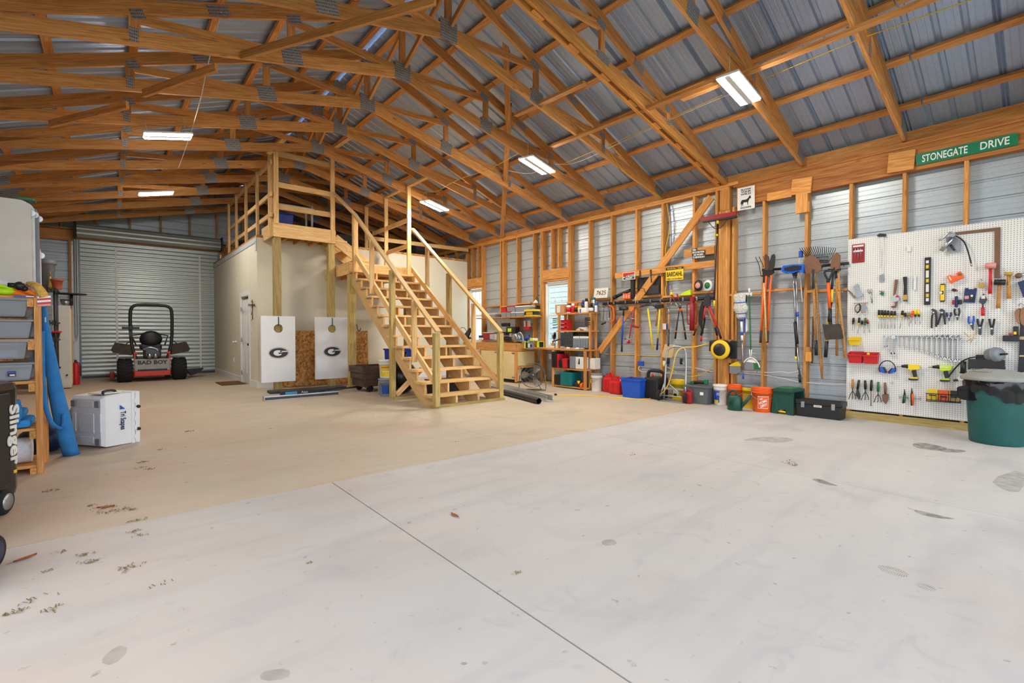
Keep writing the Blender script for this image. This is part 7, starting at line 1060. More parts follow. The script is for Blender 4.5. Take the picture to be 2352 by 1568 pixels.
# lower row of garden hand tools
def gtool(lab, c, x0, y0, x1, y1, m, kind, nm='hand_fork'):
    t = pt(nm, lab, 'garden tool', c, x0, y0, 8.06); tb_(t,'handle',c,[(x0,y0),((x0+x1)/2,(y0+y1)/2),(x1,y1)],.015,m,8.06,rs=[.9,1.1,1]); 
    if kind == 'claw':
        tb_(t,'neck',c,[(x1,y1),(x1,y1+40)],.006,'dark_steel',8.06)
        for dx in (-45, 0, 45): tb_(t,'tine',c,[(x1,y1+35),(x1+dx*.6,y1+70),(x1+dx,y1+125,8.05),(x1+dx-8,y1+135,8.02)],.005,'dark_steel',8.06,sm=1,n=6)
    elif kind == 'fork': pl_(t,'blade',c,[(x1-12,y1),(x1+12,y1),(x1+40,y1+95),(x1+20,y1+140),(x1-20,y1+80),(x1-35,y1+130)],.006,'dark_steel',8.06)
    elif kind == 'rod': tb_(t,'shaft',c,[(x1,y1),(x1,y1+190)],.005,'rust_wire',8.06); tb_(t,'notched_tip',c,[(x1-12,y1+195),(x1,y1+180),(x1+12,y1+195)],.004,'rust_wire',8.06,n=5)
    elif kind == 'trowel': tb_(t,'neck',c,[(x1,y1-5),(x1,y1+15)],.008,'dark_steel',8.06); pl_(t,'blade',c,[(x1-42,y1+20),(x1,y1),(x1+45,y1+18),(x1+40,y1+90),(x1+5,y1+145),(x1-35,y1+100)],.012,'c_rust',8.06)
gtool('cultivator claw with a brown wooden handle, leftmost in the garden row','h',160,732,158,850,'handle_wood','claw'); gtool('weeding fork with a black and orange grip','h',240,742,222,860,'c_black','fork'); gtool('cultivator claw with a black and orange curved grip','h',318,745,322,860,'c_black','claw'); gtool('forked weeder with a long steel shaft','h',402,742,395,880,'c_black','rod'); gtool('cultivator claw with a green and black handle','h',488,765,485,890,'c_green','claw'); gtool('rusty hand trowel with a red-brown handle','h',575,775,578,910,'c_rust','trowel')
for x0, y0, x1, y1, m, lb in ((826,860,815,1040,'c_green','green handled pruning shears on the wire rack'),(920,845,925,1070,'c_orange','orange handled pruning knife on the wire rack')): t = pt('pruner', lb, 'pruner', 'h', x0, y0, 8.06); tb_(t,'blade','h',[(x0,y0),(x0+2,y0+75)],.010,'dark_steel',8.06,rs=[.4,1.2]); tb_(t,'left_grip','h',[(x0-6,y0+70),(x1-8,y1)],.010,'c_black',8.06); tb_(t,'right_grip','h',[(x0+8,y0+70),(x1+8,y1-5)],.011,m,8.058)
t = pt('wire_tool_rack', 'small wire rack behind the pruning tools', 'rack', 'h',900,970); tb_(t,'rail','h',[(755,960),(1040,985)],.003,'steel',8.08,n=5)
for k in range(6): tb_(t,'prong','h',[(765+52*k,935+4*k),(765+52*k,985+4*k)],.003,'steel',8.08,n=5)
t = pt('wire_peg', 'empty wire peg beside the rusty trowel', 'peg', 'h',670,775); tb_(t,'arm','h',[(640,778),(705,782)],.003,'steel',8.085,n=5); tb_(t,'stem','h',[(672,758),(672,800)],.003,'steel',8.085,n=5)
# bit cases in a wire basket
t = pt('wire_basket', 'black wire basket holding three bit cases on the pegboard', 'basket', 'i',330,900,8.03); bk = lambda x, y, X: wv('i',x,y,X)
for y in (800, 885): G().tube([bk(132,y,8.09), bk(138,y,8.0), bk(520,y+22,8.0), bk(520,y+20,8.09)],.006,6).build('wire','c_black',t,True)
for k in range(8): x = 138+54*k; G().tube([bk(x,798+2.8*k,8.0), bk(x,888+2.8*k,8.0)],.003,5).build('bar','c_black',t,True)
bx_(t,'floor_plate','i',132,882,520,905,.09,'c_black',8.0,.003)
for x0, y0, x1, y1, m, lb in ((150,755,262,885,'c_yellow','yellow plastic bit case at the left of the wire basket'),(275,768,382,890,'c_orange','amber see-through bit case in the middle of the wire basket'),(392,765,500,895,'c_gold','amber bit case with a black insert at the right of the basket')): t = pt('bit_case', lb, 'case', 'i', (x0+x1)/2, y1, 8.05); bx_(t,'shell','i',x0,y0,x1,y1,.05,m,8.03,.006); bx_(t,'insert','i',x0+14,y0+(60 if m != 'c_gold' else 5),x1-14,y1-40 if m != 'c_yellow' else y0+75,.006,'c_black',8.026,.002)
# basket with drain auger
t = pt('wire_basket', 'black basket under the grey drain auger on the pegboard', 'basket', 'i',810,520,8.0); bx_(t,'front','i',605,418,1020,535,.012,'c_black',7.95,.004); bx_(t,'floor_plate','i',605,500,1020,535,.13,'c_black',7.96,.004); bx_(t,'side','i',605,420,620,530,.13,'c_black',7.96); bx_(t,'contents','i',690,365,830,430,.06,'c_black',7.99,.012)
t = pt('drain_auger', 'grey plastic drum drain auger lying in the black basket', 'auger', 'i',910,370,7.98); p = wv('i',905,365,7.98); ax = Vector((-.55,-.8,.12)).normalized(); G().lathe([(.02,-.06),(.075,-.06),(.082,-.04),(.082,.0),(.088,.003),(.088,.02),(.082,.024),(.078,.055),(.03,.062)],p,ax,24).build('drum','c_grey',t,True); G().cyl(p+ax*.06,p+ax*.13,.012).build('crank','c_black',t,True); G().tube([wv('i',830,380,7.96),wv('i',700,385,7.97),wv('i',600,405,8.0),wv('i',520,450,8.02),wv('i',430,550,8.05),wv('i',370,635,8.05)],.008,6,smooth=2).build('cable','c_black',t,True)
t = pt('angle_grinder', 'angle grinder with a black handle hung behind the rubbish bin', 'grinder', 'i',550,600,7.98); tb_(t,'handle','i',[(552,440),(550,575)],.028,'c_black',7.98,rs=[.9,1,1,1.1]); tb_(t,'flange','i',[(510,565),(590,560)],.010,'dark_steel',7.97); pl_(t,'body','i',[(480,625),(520,600),(590,600),(590,660),(490,645)],.07,'steel',7.95); tb_(t,'spindle','i',[(440,655),(490,650)],.014,'rust_wire',7.97); bx_(t,'yellow_mark','i',560,595,590,608,.01,'c_yellow',7.94)
# ================================================================ rubbish bin
tc = thing('rubbish_bin', 'large green rubbish bin with grey lid and black liner before the pegboard', 'bin', (7.52,.49,0), -PI/2-.15); mat('bin_green', (18,84,80), .5, var=.15); mat('lid_grey', (150,150,146), .6, var=.12); mat('liner', (16,17,22), .12, var=0.)
n = 40; ring = lambda r, z, rib=0.: [Vector(((r+(rib if i%8 == 0 else 0))*math.cos(2*PI*i/n),(r+(rib if i%8 == 0 else 0))*math.sin(2*PI*i/n),z)) for i in range(n)]
G().loft([ring(.215,0),ring(.222,.015,.004),ring(.255,.60,.004),ring(.262,.68),ring(.27,.69),ring(.27,.71)],cap=True).build('body','bin_green',tc)
wav = lambda r, z, a, f, z2=0.: [Vector(((r+a*math.sin(f*2*PI*i/n))*math.cos(2*PI*i/n),(r+a*math.sin(f*2*PI*i/n))*math.sin(2*PI*i/n),z+z2*math.sin(3*2*PI*i/n+.9)+.02*math.sin(f*2*PI*i/n))) for i in range(n)]
G().loft([wav(.275,.705,.002,5),wav(.285,.66,.006,9),wav(.276,.60,.007,11,.03),wav(.272,.53,.006,13,.06)],cap=False).build('liner_fold','liner',tc); G().loft([[Vector((x*.09-.19,-.21+.02*x-.02*math.cos(2*PI*i/12)*(.6+.4*k),.60-.035*k+.03*math.sin(2*PI*i/12))) for i, x in enumerate([math.cos(2*PI*j/12) for j in range(12)])] for k in range(4)],cap=False).build('liner_bag','liner',tc)
G().lathe([(.30,.70),(.305,.715),(.30,.74),(.285,.75),(.27,.755),(.20,.79),(.12,.812),(.05,.82),(.001,.822)],n=40).build('lid','lid_grey',tc); G().prism([Vector((.20*math.cos(a),.20*math.sin(a),.793)) for a in [math.radians(200+8*k) for k in range(9)]]+[Vector((.10*math.cos(a),.10*math.sin(a),.819)) for a in [math.radians(264-8*k) for k in range(9)]],(0,0,.006)).build('lid_panel','lid_grey',tc)
# ================================================================ left side: timber rack
mat('canvas_blue', (44,128,200), .8, var=.15, scale=10., bump=.4); mat('towel_blue', (52,150,225), .85, var=.2, scale=18., bump=.6); mat('quilt_white', (222,224,230), .9, var=.12, scale=30., bump=.8); mat('table_beige', (206,202,194), .7, var=.05); mat('moss', (92,104,48), .9, var=.3); mat('glove_lime', (190,236,20), .7); mat('rag_orange', (248,128,20), .85, var=.2, scale=12.); mat('mop_yellow', (222,178,84), .95, var=.35, scale=50., bump=1.)
RYF, RXR = 5.80, -.49
rk = thing('storage_rack', 'timber storage rack full of clear totes at the left edge', 'rack', (-.98,6.05,0)); RZ_ = (1.53, 1.158, .796, .385, .06)
for x in (RXR+.022, -1.46):
    for y in (RYF+.045, 6.30): board('post', (x,y,0), (x,y,1.53), .09, .04, 'bench_wood', rk, up=(1,0,0))
for z in RZ_:
    for k in range(3): board('slat', (RXR+.0,RYF+.10+.17*k,z), (-1.5,RYF+.10+.17*k,z), .15, .025, 'bench_wood', rk)
    for x in (RXR-.02, -1.42): board('cleat', (x,RYF-.0,z-.045), (x,6.32,z-.045), .04, .07, 'bench_wood', rk)
def tote(lab, u1, v0, v1, zb, d=.42, m='clear_plastic', lid='clear_plastic', cont=None, xr=None):
    b = hy(u1,v0,RYF); a = hy(u1,v1,RYF); h = b.z-a.z; w = .62; x1 = b.x if xr is None else xr; t = thing('clear_tote', lab, 'tote', (x1-w/2,RYF+d/2+.01,zb), 0)
    G().box((0,0,h*.45), (w,d,h*.88), taper=.92, bev=.02).build('body', m, t); G().box((0,0,h*.93), (w+.02,d+.02,h*.12), bev=.008).build('lid', lid, t)
    if cont: 
        for k, (cm, sx, sz) in enumerate(cont): G().box((.18-.2*k,.0,h*.06+h*sz*.45), (sx,d*.7,h*sz*.85), bev=.01).build('contents', cm, t)
tote('clear tote with a green item inside, topmost on the timber rack', 65, 689, 733, RZ_[1]+.20, cont=(('c_green',.16,.6),('c_black',.2,.5))) ; tote('clear tote with grey contents, second from the top on the rack', 74, 735, 780, RZ_[1]+.015, cont=(('c_grey',.3,.75),('c_rust',.2,.6))); tote('clear tote with white tubs and a round lid, third on the rack', 64, 788, 833, RZ_[2]+.20, cont=(('c_clearw',.12,.5),('c_pink',.14,.6))); tote('clear tote with a barcode label, lowest clear tote on the rack', 76, 833, 876, RZ_[2]+.015, cont=(('c_clearw',.2,.6),('c_black',.2,.4)))
t = thing('barcode_label', 'blue and black barcode label stuck on the lowest clear tote', 'label', hy(27,858,RYF)+Vector((0,-.012,0))); G().box((0,.006,.0), (.05,.002,.045)).build('sticker', 'c_black', t); G().box((0,.004,.012), (.046,.002,.012)).build('stripe', 'c_blue', t); G().box((.004,.004,-.012), (.03,.002,.012)).build('barcode', 'c_white', t)
t = thing('folded_pads', 'bright blue folded quilted pads on the second lowest rack shelf', 'pads', (-.80,6.0,RZ_[3]+.015)); 
for k in range(4): G().box((.0-.02*k,.0,.04+.075*k), (.56-.05*k,.38,.07), bev=.03).build('fold', 'towel_blue', t)
G().tube([(.18,-.20,.05),(.22,-.20,.18),(.12,-.20,.30),(-.1,-.19,.32)], .03, 8, smooth=2, sx=.5).build('blue_strap', 'canvas_blue', t)
t = thing('rolled_quilt', 'white quilted roll lying on the bottom rack shelf', 'roll', (-.72,6.0,RZ_[4]+.015)); G().cyl((-.2,-.02,.115), (.19,-.02,.115), .11, n=20).build('roll', 'quilt_white', t); G().lathe([(.112,0),(.115,.02),(.112,.04)], (.05,-.02,.115), (1,0,0), 20).build('quilt_band', 'quilt_white', t)
t = thing('blue_towel', 'light blue towel stuffed beside the white quilt roll', 'towel', (-.86,6.0,RZ_[4]+.015+.235)); G().box((-.05,-.1,-.09+.09), (.25,.24,.06), bev=.03).build('fold', 'towel_blue', t); G().box((-.05,-.12,.055), (.2,.2,.05), bev=.02).build('upper_fold', 'towel_blue', t)
# on top of the rack
def folding(lab, y, x1, m, z1, xw=.95):
    t = thing('folding_table', lab, 'table', (x1-xw/2,y,1.545)); r = .07; pts = []
    for cx, cz, a0 in ((x1-r,z1-r,0),(x1-xw+r,z1-r,90),(x1-xw+r,1.545+r,180),(x1-r,1.545+r,270)): pts += [Vector((cx+r*math.cos(math.radians(a0+k*18)),y,cz+r*math.sin(math.radians(a0+k*18)))) for k in range(6)]
    G().prism(pts, (0,.045,0)).build('table_top', m, t, True); G().tube([(x1-.02,y+.05,1.65),(x1-.02,y+.05,z1-.12),(x1-.3,y+.05,z1-.12)], .012, 8).build('folded_leg', 'steel', t, True); G().cyl((x1-.005,y+.045,z1-.10), (x1-.005,y+.06,z1-.10), .03).build('leg_pivot', 'steel', t, True); return t
zt = hy(60,460,RYF+.22).z
folding('beige folding table standing on edge on the rack, front one', RYF+.22, hy(72,560,RYF+.22).x, 'table_beige', zt); folding('white folding table standing on edge behind the beige one', RYF+.29, hy(80,560,RYF+.29).x, 'pvc_white', zt-.0); folding('grey folding table standing on edge, third on the rack', RYF+.36, hy(90,560,RYF+.36).x, 'c_grey', zt-.02); folding('narrow white board standing behind the folding tables', RYF+.43, hy(93,560,RYF+.43).x, 'c_white', zt-.35)
t = thing('bristle_strip', 'small dark green bristle strip on top of the folding tables', 'brush', (hy(60,455,RYF+.25).x,RYF+.25,zt+.005)); G().box((0,.02,.012), (.10,.10,.024), bev=.008).build('bristles', 'c_green', t); G().box((0,.02,.0), (.12,.11,.008)).build('strip', 'c_dgreen', t)
t = thing('work_glove', 'lime green work gloves on top of the rack', 'gloves', hy(12,680,RYF+.06)); z0 = 1.5425-WM[t].translation.z; G().ball((0,.03,z0+.035), 1, (.075,.06,.035)).ball((-.06,.02,z0+.06), 1, (.05,.04,.028)).build('palm', 'glove_lime', t); G().tube([(.05,0,z0+.05),(.0,-.02,z0+.075),(-.06,-.02,z0+.085)], .014, 8, smooth=1).build('finger', 'glove_lime', t)
t = thing('orange_rag', 'crumpled orange safety cloth on top of the rack', 'cloth', hy(48,680,RYF+.08)); z0 = 1.5425-WM[t].translation.z
G().loft([[Vector(((.085*(1-.12*k)+.012*math.sin(5*a+k))*math.cos(a)-.02*k,(.06+.01*math.sin(4*a+2*k))*math.sin(a)+.03,z0+.02*k+.006*math.sin(3*a+k))) for a in [2*PI*i/20 for i in range(20)]] for k in range(5)]).build('cloth_fold', 'rag_orange', t); G().tube([(-.03,-.01,z0+.06),(.04,-.03,z0+.045),(.09,-.02,z0+.015)], .018, 8, smooth=2).build('sleeve', 'rag_orange', t)
t = thing('grey_cloth', 'pale grey cloths heaped at the back of the rack top', 'cloth', (-.66,RYF+.15,1.545)); G().ball((-.04,.0,.07), 1, (.10,.04,.07)).ball((.17,-.0,.06), 1, (.05,.035,.065)).build('heap', 'quilt_white', t)
t = thing('rubber_knob_tool', 'black rubber ended tool lying on the orange cloth', 'tool', hy(38,655,RYF+.04)); G().tube([(-.05,0,-.0),(0,-.005,.0)], .02, 8).build('shaft', 'c_black', t); G().ball((.02,-.01,-.005), .038).ball((.045,-.0,-.025), .026).build('knob', 'c_black', t)
t = thing('dust_mop', 'fluffy yellow dust mop hanging over the rack corner with red striped fringe', 'mop', hy(84,690,RYF)); z0 = WM[t].translation
pts = [hy(66,652,RYF+.10), hy(80,654,RYF+.05), hy(92,665,RYF+.0), hy(101,682,RYF-.0)]; G().tube(pts, .03, 12, smooth=2, rs=[.8,1,1.1,1.15,1.1]).build('pile', 'mop_yellow', t, True)
for k, m in enumerate(('c_white','c_red','c_white','c_red','c_pink')): a = hy(101,680+4.6*k,RYF-.0); b = hy(102,684.6+4.6*k,RYF); G().bar(a, b, .085, .03, (0,1,0)).build('fringe_stripe', m, t, True)
t = thing('blue_book', 'thin blue and white booklet lying under the orange cloth', 'book', hy(66,681,RYF+.02)); G().box((-.03,.03,-.0), (.12,.10,.012)).build('cover', 'c_blue', t); G().box((.01,-.02,.0), (.05,.012,.008)).build('pages', 'c_white', t)
# ================================================================ rolled canopy bag leaning on the rack
t = thing('canopy_bag', 'long blue canvas canopy bag leaning against the rack', 'bag', (-.30,6.45,0)); rg = []
prof = [(704,95,107),(740,95,112),(780,95,120),(820,97,130),(860,102,139),(900,110,148),(950,119,160),(1000,131,171),(1030,139,178),(1046,144,184)]
for k, (v, u0, u1) in enumerate(prof):
    y = 6.12+.36*k/9; a, b = hy(u0,v,y), hy(u1,v,y); c_ = (a+b)/2; r = (b.x-a.x)/2; rg.append([Vector((c_.x+r*(1+.04*math.sin(5*q+k))*math.cos(q), y+.085*(.35+.65*k/9)*math.sin(q), max(.004,c_.z+.012*math.sin(3*q+k)))) for q in [2*PI*i/24 for i in range(24)]])
G().loft(rg).build('bag_body', 'canvas_blue', t, True); G().tube([hy(97,760,6.08), hy(97,850,6.10), hy(103,930,6.14), hy(118,975,6.20), hy(140,985,6.26)], .018, 8, smooth=2, sx=.45).build('strap', 'canvas_blue', t, True); G().tube([hy(142,985,6.28), hy(146,970,6.28), hy(146,950,6.27)], .016, 8).build('zip_flap', 'canvas_blue', t, True); G().tube([hy(99,704,6.12), hy(104,720,6.12), hy(104,740,6.12)], .006, 6).build('drawstring', 'c_clearw', t, True)
# ================================================================ white cooler stood on end
cq = Vector((-.046,6.56,0)); ck = thing('cool_box', 'white cool box stood on its end showing rubber feet and lettering', 'cooler', cq, math.radians(35)); mat('cooler_white', (232,236,242), .45, var=.04); L_, D_, H_ = .38, .50, .57
sec = lambda x, i: [Vector((x,i,i*.6)), Vector((x,D_-i,i*.6)), Vector((x,D_-i,H_-i)), Vector((x,i,H_-i))]
G().loft([sec(0,.05),sec(.03,.022),sec(.20,.012),sec(.285,.008),sec(.285,0.),sec(L_-.062,0.)],sm=False).build('body','cooler_white',ck); G().loft([sec(L_-.055,.0),sec(L_-.01,.0),sec(L_,.012)],sm=False).build('lid','cooler_white',ck)
for y in (.08, D_-.08):
    for z in (.07, H_-.10): G().box((-.008,y,z), (.02,.065,.07), bev=.008).build('rubber_foot','c_grey',ck)
for y0, y1, z0, z1 in ((.14,D_-.14,.16,H_-.20),(.15,D_-.15,.05,.12),(.15,D_-.15,H_-.14,H_-.07),(.045,.10,.17,H_-.2),(D_-.10,D_-.045,.17,H_-.2)): G().box((.001,(y0+y1)/2,(z0+z1)/2), (.012,y1-y0,z1-z0), bev=.005).build('base_panel','cooler_white',ck)
for z in (.15, .40): G().lathe([(.018,0),(.018,.02),(.012,.03)], (L_-.03,0,z), (0,-1,0), 12).build('latch_knob','c_black',ck)
for k in range(5): G().box((L_-.058,-.004,.07+.10*k), (.03,.012,.05), bev=.003).build('hinge_lug','cooler_white',ck)
G().tube([(.06,.10,H_-.005),(.08,.12,H_+.03),(.20,.14,H_+.03),(.23,.15,H_-.005)], .014, 8, smooth=1).build('carry_handle','c_black',ck); G().box((.15,.20,H_), (.20,.20,.012), bev=.004).build('handle_recess','c_paper',ck)
R3 = WM[ck].to_3x3(); text('lettering','Tri Scapes','c_navy',ck,WM[ck] @ Vector((.195,.0045,.27)),.075,.002,(0,0,-1),R3 @ Vector((1,0,0)),width=.20,bold=.001); G().prism([(.165,.006,.44),(.165,.006,.395),(.215,.006,.395)],(0,-.006,0)).build('logo_mountain','c_blue',ck)
# ================================================================ behind the rack
t = thing('metal_locker', 'tall beige metal locker standing far left before the roll-up door', 'locker', (-.78,14.45,0)); G().box((0,0,.92), (.30,.50,1.80), bev=.01).build('body','table_beige',t); G().box((0,-.253,.92), (.27,.012,1.72), bev=.004).build('door','table_beige',t); G().lathe([(.02,0),(.02,.03)],(.08,-.255,.3),(0,-1,0),10).build('lock','dark_steel',t); G().box((.153,0,.92), (.012,.44,1.66)).build('side_seam','pale_ply',t)
t = thing('fire_extinguisher', 'red fire extinguisher half hidden behind the beige locker', 'extinguisher', (-.60,15.2,0)); G().lathe([(.07,0),(.075,.02),(.075,.42),(.05,.50),(.025,.53)],n=18).build('cylinder','c_red',t); G().box((0,0,.56), (.05,.10,.05), bev=.01).build('valve','c_black',t); G().tube([(0,-.04,.55),(.09,-.05,.5),(.09,-.03,.2)],.01,6,smooth=1).build('hose','c_black',t)
TY = 13.3; X_ = lambda u: hy(u,700,TY).x; Z_ = lambda v: hy(115,v,TY).z; tr = thing('black_shelving', 'black plastic shelving with a red tray behind the blue bag', 'shelf', (X_(112),TY+.2,0)); mat('gunmetal', (46,46,50), .5); xa, xb = X_(84), X_(134); zt_ = Z_(664)
for x in (xa+.03, xb-.05):
    for y in (TY, TY+.40): G().cyl((x,y,0), (x,y,zt_), .025).build('leg','gunmetal',tr,True)
for z in (.5, Z_(780), Z_(741), zt_-.02):
    G().box(((xa+xb)/2,TY+.2,z), (xb-xa,.46,.03)).build('shelf_frame','gunmetal',tr,True)
    for k in range(6): G().box((xa+.03+(xb-xa-.06)*k/5,TY-.035,z), (.03,.02,.10), bev=.004).build('slot_tab','gunmetal',tr,True)
t = thing('red_tray', 'red and black tool tray hooked on the black shelving', 'tray', (X_(118),TY+.16,Z_(780)+.016)); G().box((0,0,.065), (.22,.34,.13), taper=.8, bev=.01).build('tray_body','c_black',t); G().box((0,0,.145), (.26,.40,.035), bev=.008).build('red_rim','c_red',t)
t = thing('black_tool_bin', 'black plastic bin on the lower black shelf', 'bin', (X_(112),TY+.2,.515)); G().box((0,0,.17), (.20,.30,.33), taper=.8, bev=.02).build('body','c_black',t); G().box((0,0,.345), (.22,.33,.03), bev=.006).build('rim','c_black',t)
def pot(nm, lab, c, r, h, m): t = thing(nm, lab, 'pot', c); G().lathe([(r*.62,0),(r*.66,.01),(r*.92,h*.86),(r*1.03,h*.87),(r*1.05,h),(r*.95,h),(r*.9,h*.85),(r*.55,.02),(.001,.02)],n=24).build('wall',m,t); G().lathe([(r*1.06,h*.84),(r*1.09,h*.9),(r*1.06,h)],n=24).build('rim',m,t); return t
pot('grey_planter', 'tall grey plastic planter on top of the black shelving', (X_(108),TY+.28,zt_), .125, Z_(593)-zt_, 'c_grey'); mat('terracotta', (186,92,64), .7); pot('terracotta_pot', 'terracotta bowl planter beside the grey one', (X_(132),TY+.02,zt_), .095, Z_(640)-zt_, 'terracotta')
t = thing('straw_broom', 'straw whisk broom standing between the two planters', 'broom', (X_(116),TY+.03,zt_)); G().loft([[Vector((.012*math.cos(a),.012*math.sin(a),.26)) for a in [2*PI*i/12 for i in range(12)]],[Vector((.022*math.cos(a),.018*math.sin(a),.14)) for a in [2*PI*i/12 for i in range(12)]],[Vector((.04*math.cos(a),.02*math.sin(a),.0)) for a in [2*PI*i/12 for i in range(12)]]]).build('straw','mop_yellow',t); G().cyl((0,0,.25),(0,0,.36),.012).build('handle','handle_wood',t)
t = thing('wooden_disc', 'thin round wooden disc lying flat on the beige locker', 'disc', (X_(158),TY+1.0,1.83)); G().lathe([(.25,.24),(.26,.25),(.25,.265)],n=32).build('disc','dusty_black',t); G().cyl((0,0,0),(0,0,.24),.03).build('pedestal','dark_steel',t)
t = thing('metal_bowl', 'dull metal bowl standing on the beige locker under the disc', 'bowl', (X_(143),TY+.95,1.83)); G().lathe([(.05,0),(.07,.03),(.085,.12),(.08,.12),(.065,.035),(.001,.01)],n=20).build('bowl','steel',t); G().lathe([(.086,.11),(.09,.12),(.086,.125)],n=20).build('rim','dark_steel',t)
t = thing('duffel_bag', 'dark blue and black duffel bags on the floor beside the rack post', 'bag', (-.50,6.80,0)); G().ball((.04,.02,.15), 1, (.13,.20,.15)).build('blue_bag','c_navy',t); G().ball((-.10,-.22,.14), 1, (.10,.14,.14)).build('black_bag','c_black',t)
t = thing('plastic_bag', 'crumpled clear plastic bag behind the cool box', 'bag', (-.22,7.45,0)); G().ball((0,0,.22), 1, (.16,.14,.22)).build('film','clear_plastic',t); G().ball((-.02,0,.18), 1, (.11,.1,.17)).build('blue_contents','c_navy',t)
# ================================================================ wheeled bags at the left edge
sb = thing('wheeled_sports_bag', 'black wheeled sports bag with white vertical lettering at the left edge', 'bag', (-.72,4.72,0), -.35); G().box((0,.06,.48), (.34,.32,.82), taper=.96, bev=.06).build('shell','bag_black',sb)
for x in (-.09, .09): G().box((x,-.106,.5), (.02,.02,.66), bev=.008).build('rib','c_black',sb)
for x in (-.17, .175): G().box((x,.0,.5), (.018,.16,.62), bev=.006).build('side_rib','c_black',sb)
for s in (-1, 1): w_ = G().lathe([(.04,-.02),(.07,-.02),(.085,-.008),(.085,.008),(.07,.02),(.04,.02)],(s*.17+.02,-.02,.085),(1,0,0),24).build('wheel','tire',sb); G().lathe([(.005,-.024),(.055,-.022),(.055,.022),(.005,.024)],(s*.17+.02,-.02,.085),(1,0,0),16).build('hub','alu_tube',w_)
G().tube([(-.10,.10,.88),(-.10,.10,1.06),(.10,.10,1.06),(.10,.10,.88)],.014,8).build('pull_handle','c_black',sb); R3 = WM[sb].to_3x3(); text('lettering','Slinger','c_white',sb,WM[sb] @ Vector((.19,.10,.52)),.13,.003,(0,0,-1),R3 @ Vector((0,1,0)),width=.42,bold=.003); G().box((.192,.10,.26),(.004,.03,.02)).build('yellow_tag','c_yellow',sb); G().tube([(.06,-.14,.60),(.14,-.24,.66),(.17,-.32,.68)],.022,8).build('red_grip','c_red',sb)
s2 = thing('ball_launcher', 'second wheeled black case with a blue stripe at the left edge', 'case', (-.86,4.15,0), -.3); G().box((0,.05,.42), (.46,.34,.70), bev=.06).build('shell','bag_black',s2); G().box((.0,-.10,.30), (.47,.06,.05), bev=.01).build('blue_stripe','c_blue',s2)
for s in (-1, 1): w_ = G().lathe([(.05,-.022),(.08,-.022),(.095,-.008),(.095,.008),(.08,.022),(.05,.022)],(s*.23,-.06,.095),(1,0,0),24).build('wheel','tire',s2); G().lathe([(.005,-.026),(.062,-.024),(.062,.024),(.005,.026)],(s*.23,-.06,.095),(1,0,0),16).build('hub','alu_tube',s2) if 0 else G().lathe([(.005,-.026),(.062,-.024),(.062,.024),(.005,.026)],(s*.23,-.06,.095),(1,0,0),16).build('hub','alu_tube',w_)
s3 = thing('wheeled_machine', 'low black wheeled machine at the bottom left edge', 'machine', (-.74,3.50,0), -.3); G().box((0,.0,.20), (.44,.36,.24), bev=.07).build('body','bag_black',s3)
for y in (-.13, .16): w_ = G().lathe([(.04,-.025),(.075,-.025),(.09,-.01),(.09,.01),(.075,.025),(.04,.025)],(.23,y,.09),(1,0,0),24).build('wheel','tire',s3); G().lathe([(.005,-.028),(.055,-.026),(.055,.026),(.005,.028)],(.23,y,.09),(1,0,0),16).build('hub','c_navy',w_)
# ================================================================ litter and marks on the floor
rnd = random.Random(3)
def litter(lab, spots, m, nm='grass_litter'):
    g = G()
    for u, v, n_, s_ in spots:
        c_ = hz(u,v)
        for k in range(n_):
            p = c_+Vector((rnd.gauss(0,.45)*s_, rnd.gauss(0,.25)*s_, .002)); a = rnd.uniform(0, PI); L = rnd.uniform(.008,.03); d = Vector((math.cos(a),math.sin(a),rnd.uniform(0,.12)))*L; e = Vector((-math.sin(a),math.cos(a),0))*.002
            g.add([p-e, p+e, p+d*.6+e*1.3+Vector((0,0,.006)), p+d, p+d*.6-e*1.3+Vector((0,0,.006))], [(0,1,2,3,4)])
    return tag(g.build(nm, m), lab, 'litter', None, 'stuff')
mat('dry_grass', (128,114,76), .95, var=.4); mat('dead_leaf', (168,96,44), .9, var=.3)
litter('scattered dry grass clippings and dirt on the concrete floor', [(432,991,30,.06),(327,1062,26,.06),(340,1078,16,.05),(325,1075,12,.06),(368,1033,10,.05),(115,1128,22,.06),(245,1167,26,.09),(272,1172,40,.10),(300,1172,14,.05),(210,1162,10,.04),(315,1196,22,.05),(308,1222,14,.05),(328,1229,10,.06),(195,1275,18,.05),(207,1292,16,.05),(142,1268,8,.04),(290,1306,24,.07),(112,1402,14,.05),(32,1408,20,.05),(110,1312,6,.03),(85,1378,10,.08),(375,1342,6,.05),(715,1294,4,.02),(1190,1317,8,.03),(1812,1063,26,.10),(1830,1069,18,.05),(1050,1015,5,.05),(1450,1045,8,.08),(620,985,5,.04),(700,930,10,.2),(850,960,10,.2),(980,945,12,.2),(1600,925,8,.3)], 'dry_grass')
for u, v, s_, lb in ((58,1283,.05,'single brown fallen leaf near the bottom left of the floor'), (1044,1184,.045,'single tan fallen leaf in the middle of the floor'), (243,1165,.05,'curled brown leaf among the grass clippings')):
    p = hz(u,v); t = thing('fallen_leaf', lb, 'leaf', p, rnd.uniform(0,6)); G().loft([[Vector((s_*q,-.016*math.sin(PI*(q+1)/2),.006+.006*q*q)),Vector((s_*q,0,.003)),Vector((s_*q,.016*math.sin(PI*(q+1)/2),.007+.005*q*q))] for q in (-1,-.6,-.2,.2,.6,1)],closed=False,cap=False).build('blade','dead_leaf',t); G().tube([(-s_,0,.006),(-s_*1.5,.004,.004)],.0012,5).build('stalk','dead_leaf',t)
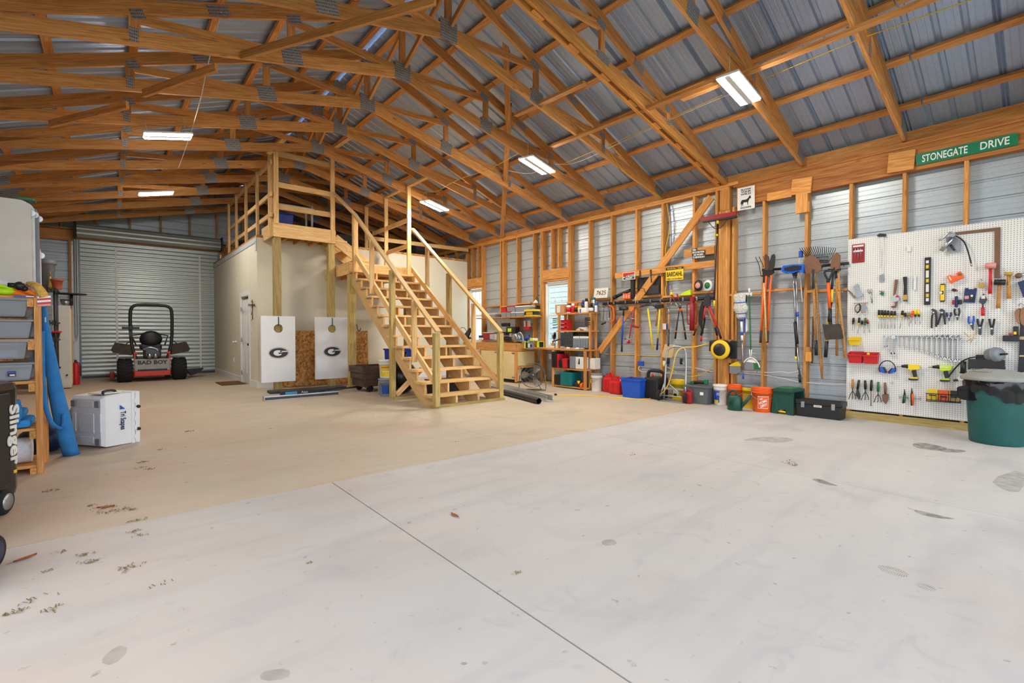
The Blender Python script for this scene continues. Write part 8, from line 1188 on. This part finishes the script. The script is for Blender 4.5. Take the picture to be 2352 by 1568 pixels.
def stain_mat(nm, rgb, a):
    m, nt, b = newmat(nm); L = nt.links.new; b.inputs['Base Color'].default_value = srgb(*rgb); b.inputs['Roughness'].default_value = .5; tcn = nd(nt,'ShaderNodeNewGeometry'); n_ = nd(nt,'ShaderNodeTexNoise',i_Scale=14.,i_Detail=4.); L(tcn.outputs['Position'],n_.inputs['Vector']); mr = nd(nt,'ShaderNodeMapRange',n1=.35,n2=.65,n3=a*.4,n4=a); L(n_.outputs['Fac'],mr.inputs[0]); L(mr.outputs[0],b.inputs['Alpha']); MATS[nm] = m
stain_mat('oil_stain',(120,112,106),.55); stain_mat('shoe_dust',(130,130,132),.45); stain_mat('faint_stain_shadow',(140,134,128),.28)
def stain(pts, m):  # flat patch on the slab: floor stains and one painted shadow
    P = [hz(u,v)+Vector((0,0,.0012)) for u, v in pts]; q = []
    for i in range(len(P)): a, b = P[i], P[(i+1)%len(P)]; q += [a*.75+b*.25, a*.25+b*.75]
    c_ = sum(q, Vector())/len(q); n_ = len(q); G().add([c_]+q, [(0,i+1,(i+1)%n_+1) for i in range(n_)]).build('floor_stain_shadow', m, floor)
stain([(2095,1018),(2120,1016),(2150,1022),(2180,1030),(2160,1036),(2125,1032),(2098,1026)],'oil_stain'); stain([(2150,1030),(2195,1031),(2225,1036),(2200,1040),(2165,1038)],'oil_stain'); stain([(1700,1012),(1740,1003),(1800,1004),(1830,1010),(1790,1018),(1740,1012)],'faint_stain_shadow'); stain([(2095,1170),(2125,1175),(2160,1184),(2205,1193),(2150,1190),(2110,1180)],'oil_stain'); stain([(1860,1099),(1885,1100),(1910,1110),(1930,1117),(1890,1112)],'oil_stain'); stain([(1060,1520),(1075,1522),(1070,1528),(1056,1526)],'oil_stain'); stain([(595,1545),(640,1535),(670,1540),(660,1560),(600,1565)],'faint_stain_shadow'); stain([(2270,1100),(2352,1075),(2352,1130),(2310,1130)],'faint_stain_shadow'); stain([(225,1520),(270,1480),(300,1490),(260,1530)],'faint_stain_shadow'); stain([(1380,1240),(1410,1238),(1420,1250),(1385,1255)],'faint_stain_shadow')  # the faint patch at the far right edge is a shadow painted on the floor
# shoe prints: a row of short tread bars each
a, b = hz(2016,1300), hz(2085,1322); c_, d_ = hz(2105,1340), hz(2148,1356)
for p, q, n_, w in ((a,b,15,.05),(c_,d_,9,.035)):
    dr = (q-p).normalized(); s_ = Vector((-dr.y,dr.x,0))
    for k in range(n_):
        o = p.lerp(q,(k+.5)/n_)+Vector((0,0,.001)); ww = w*math.sin(PI*(k+.8)/(n_+.6))**.5; L = (q-p).length/n_*.5
        for sd_ in (-1, 1): G().add([o+s_*sd_*ww*.12-dr*L*.5,o+s_*sd_*ww-dr*L*.5+dr*L*.6,o+s_*sd_*ww+dr*L*.5+dr*L*.6,o+s_*sd_*ww*.12+dr*L*.5],[(0,1,2,3)]).build('shoe_print','shoe_dust',floor)
board('dark_strip', (XR+.11,3.6,.09), (XR+.11,YN,.09), .02, .16, 'c_black', wr)  # black strip behind the studs, filling the gap under the pegboard
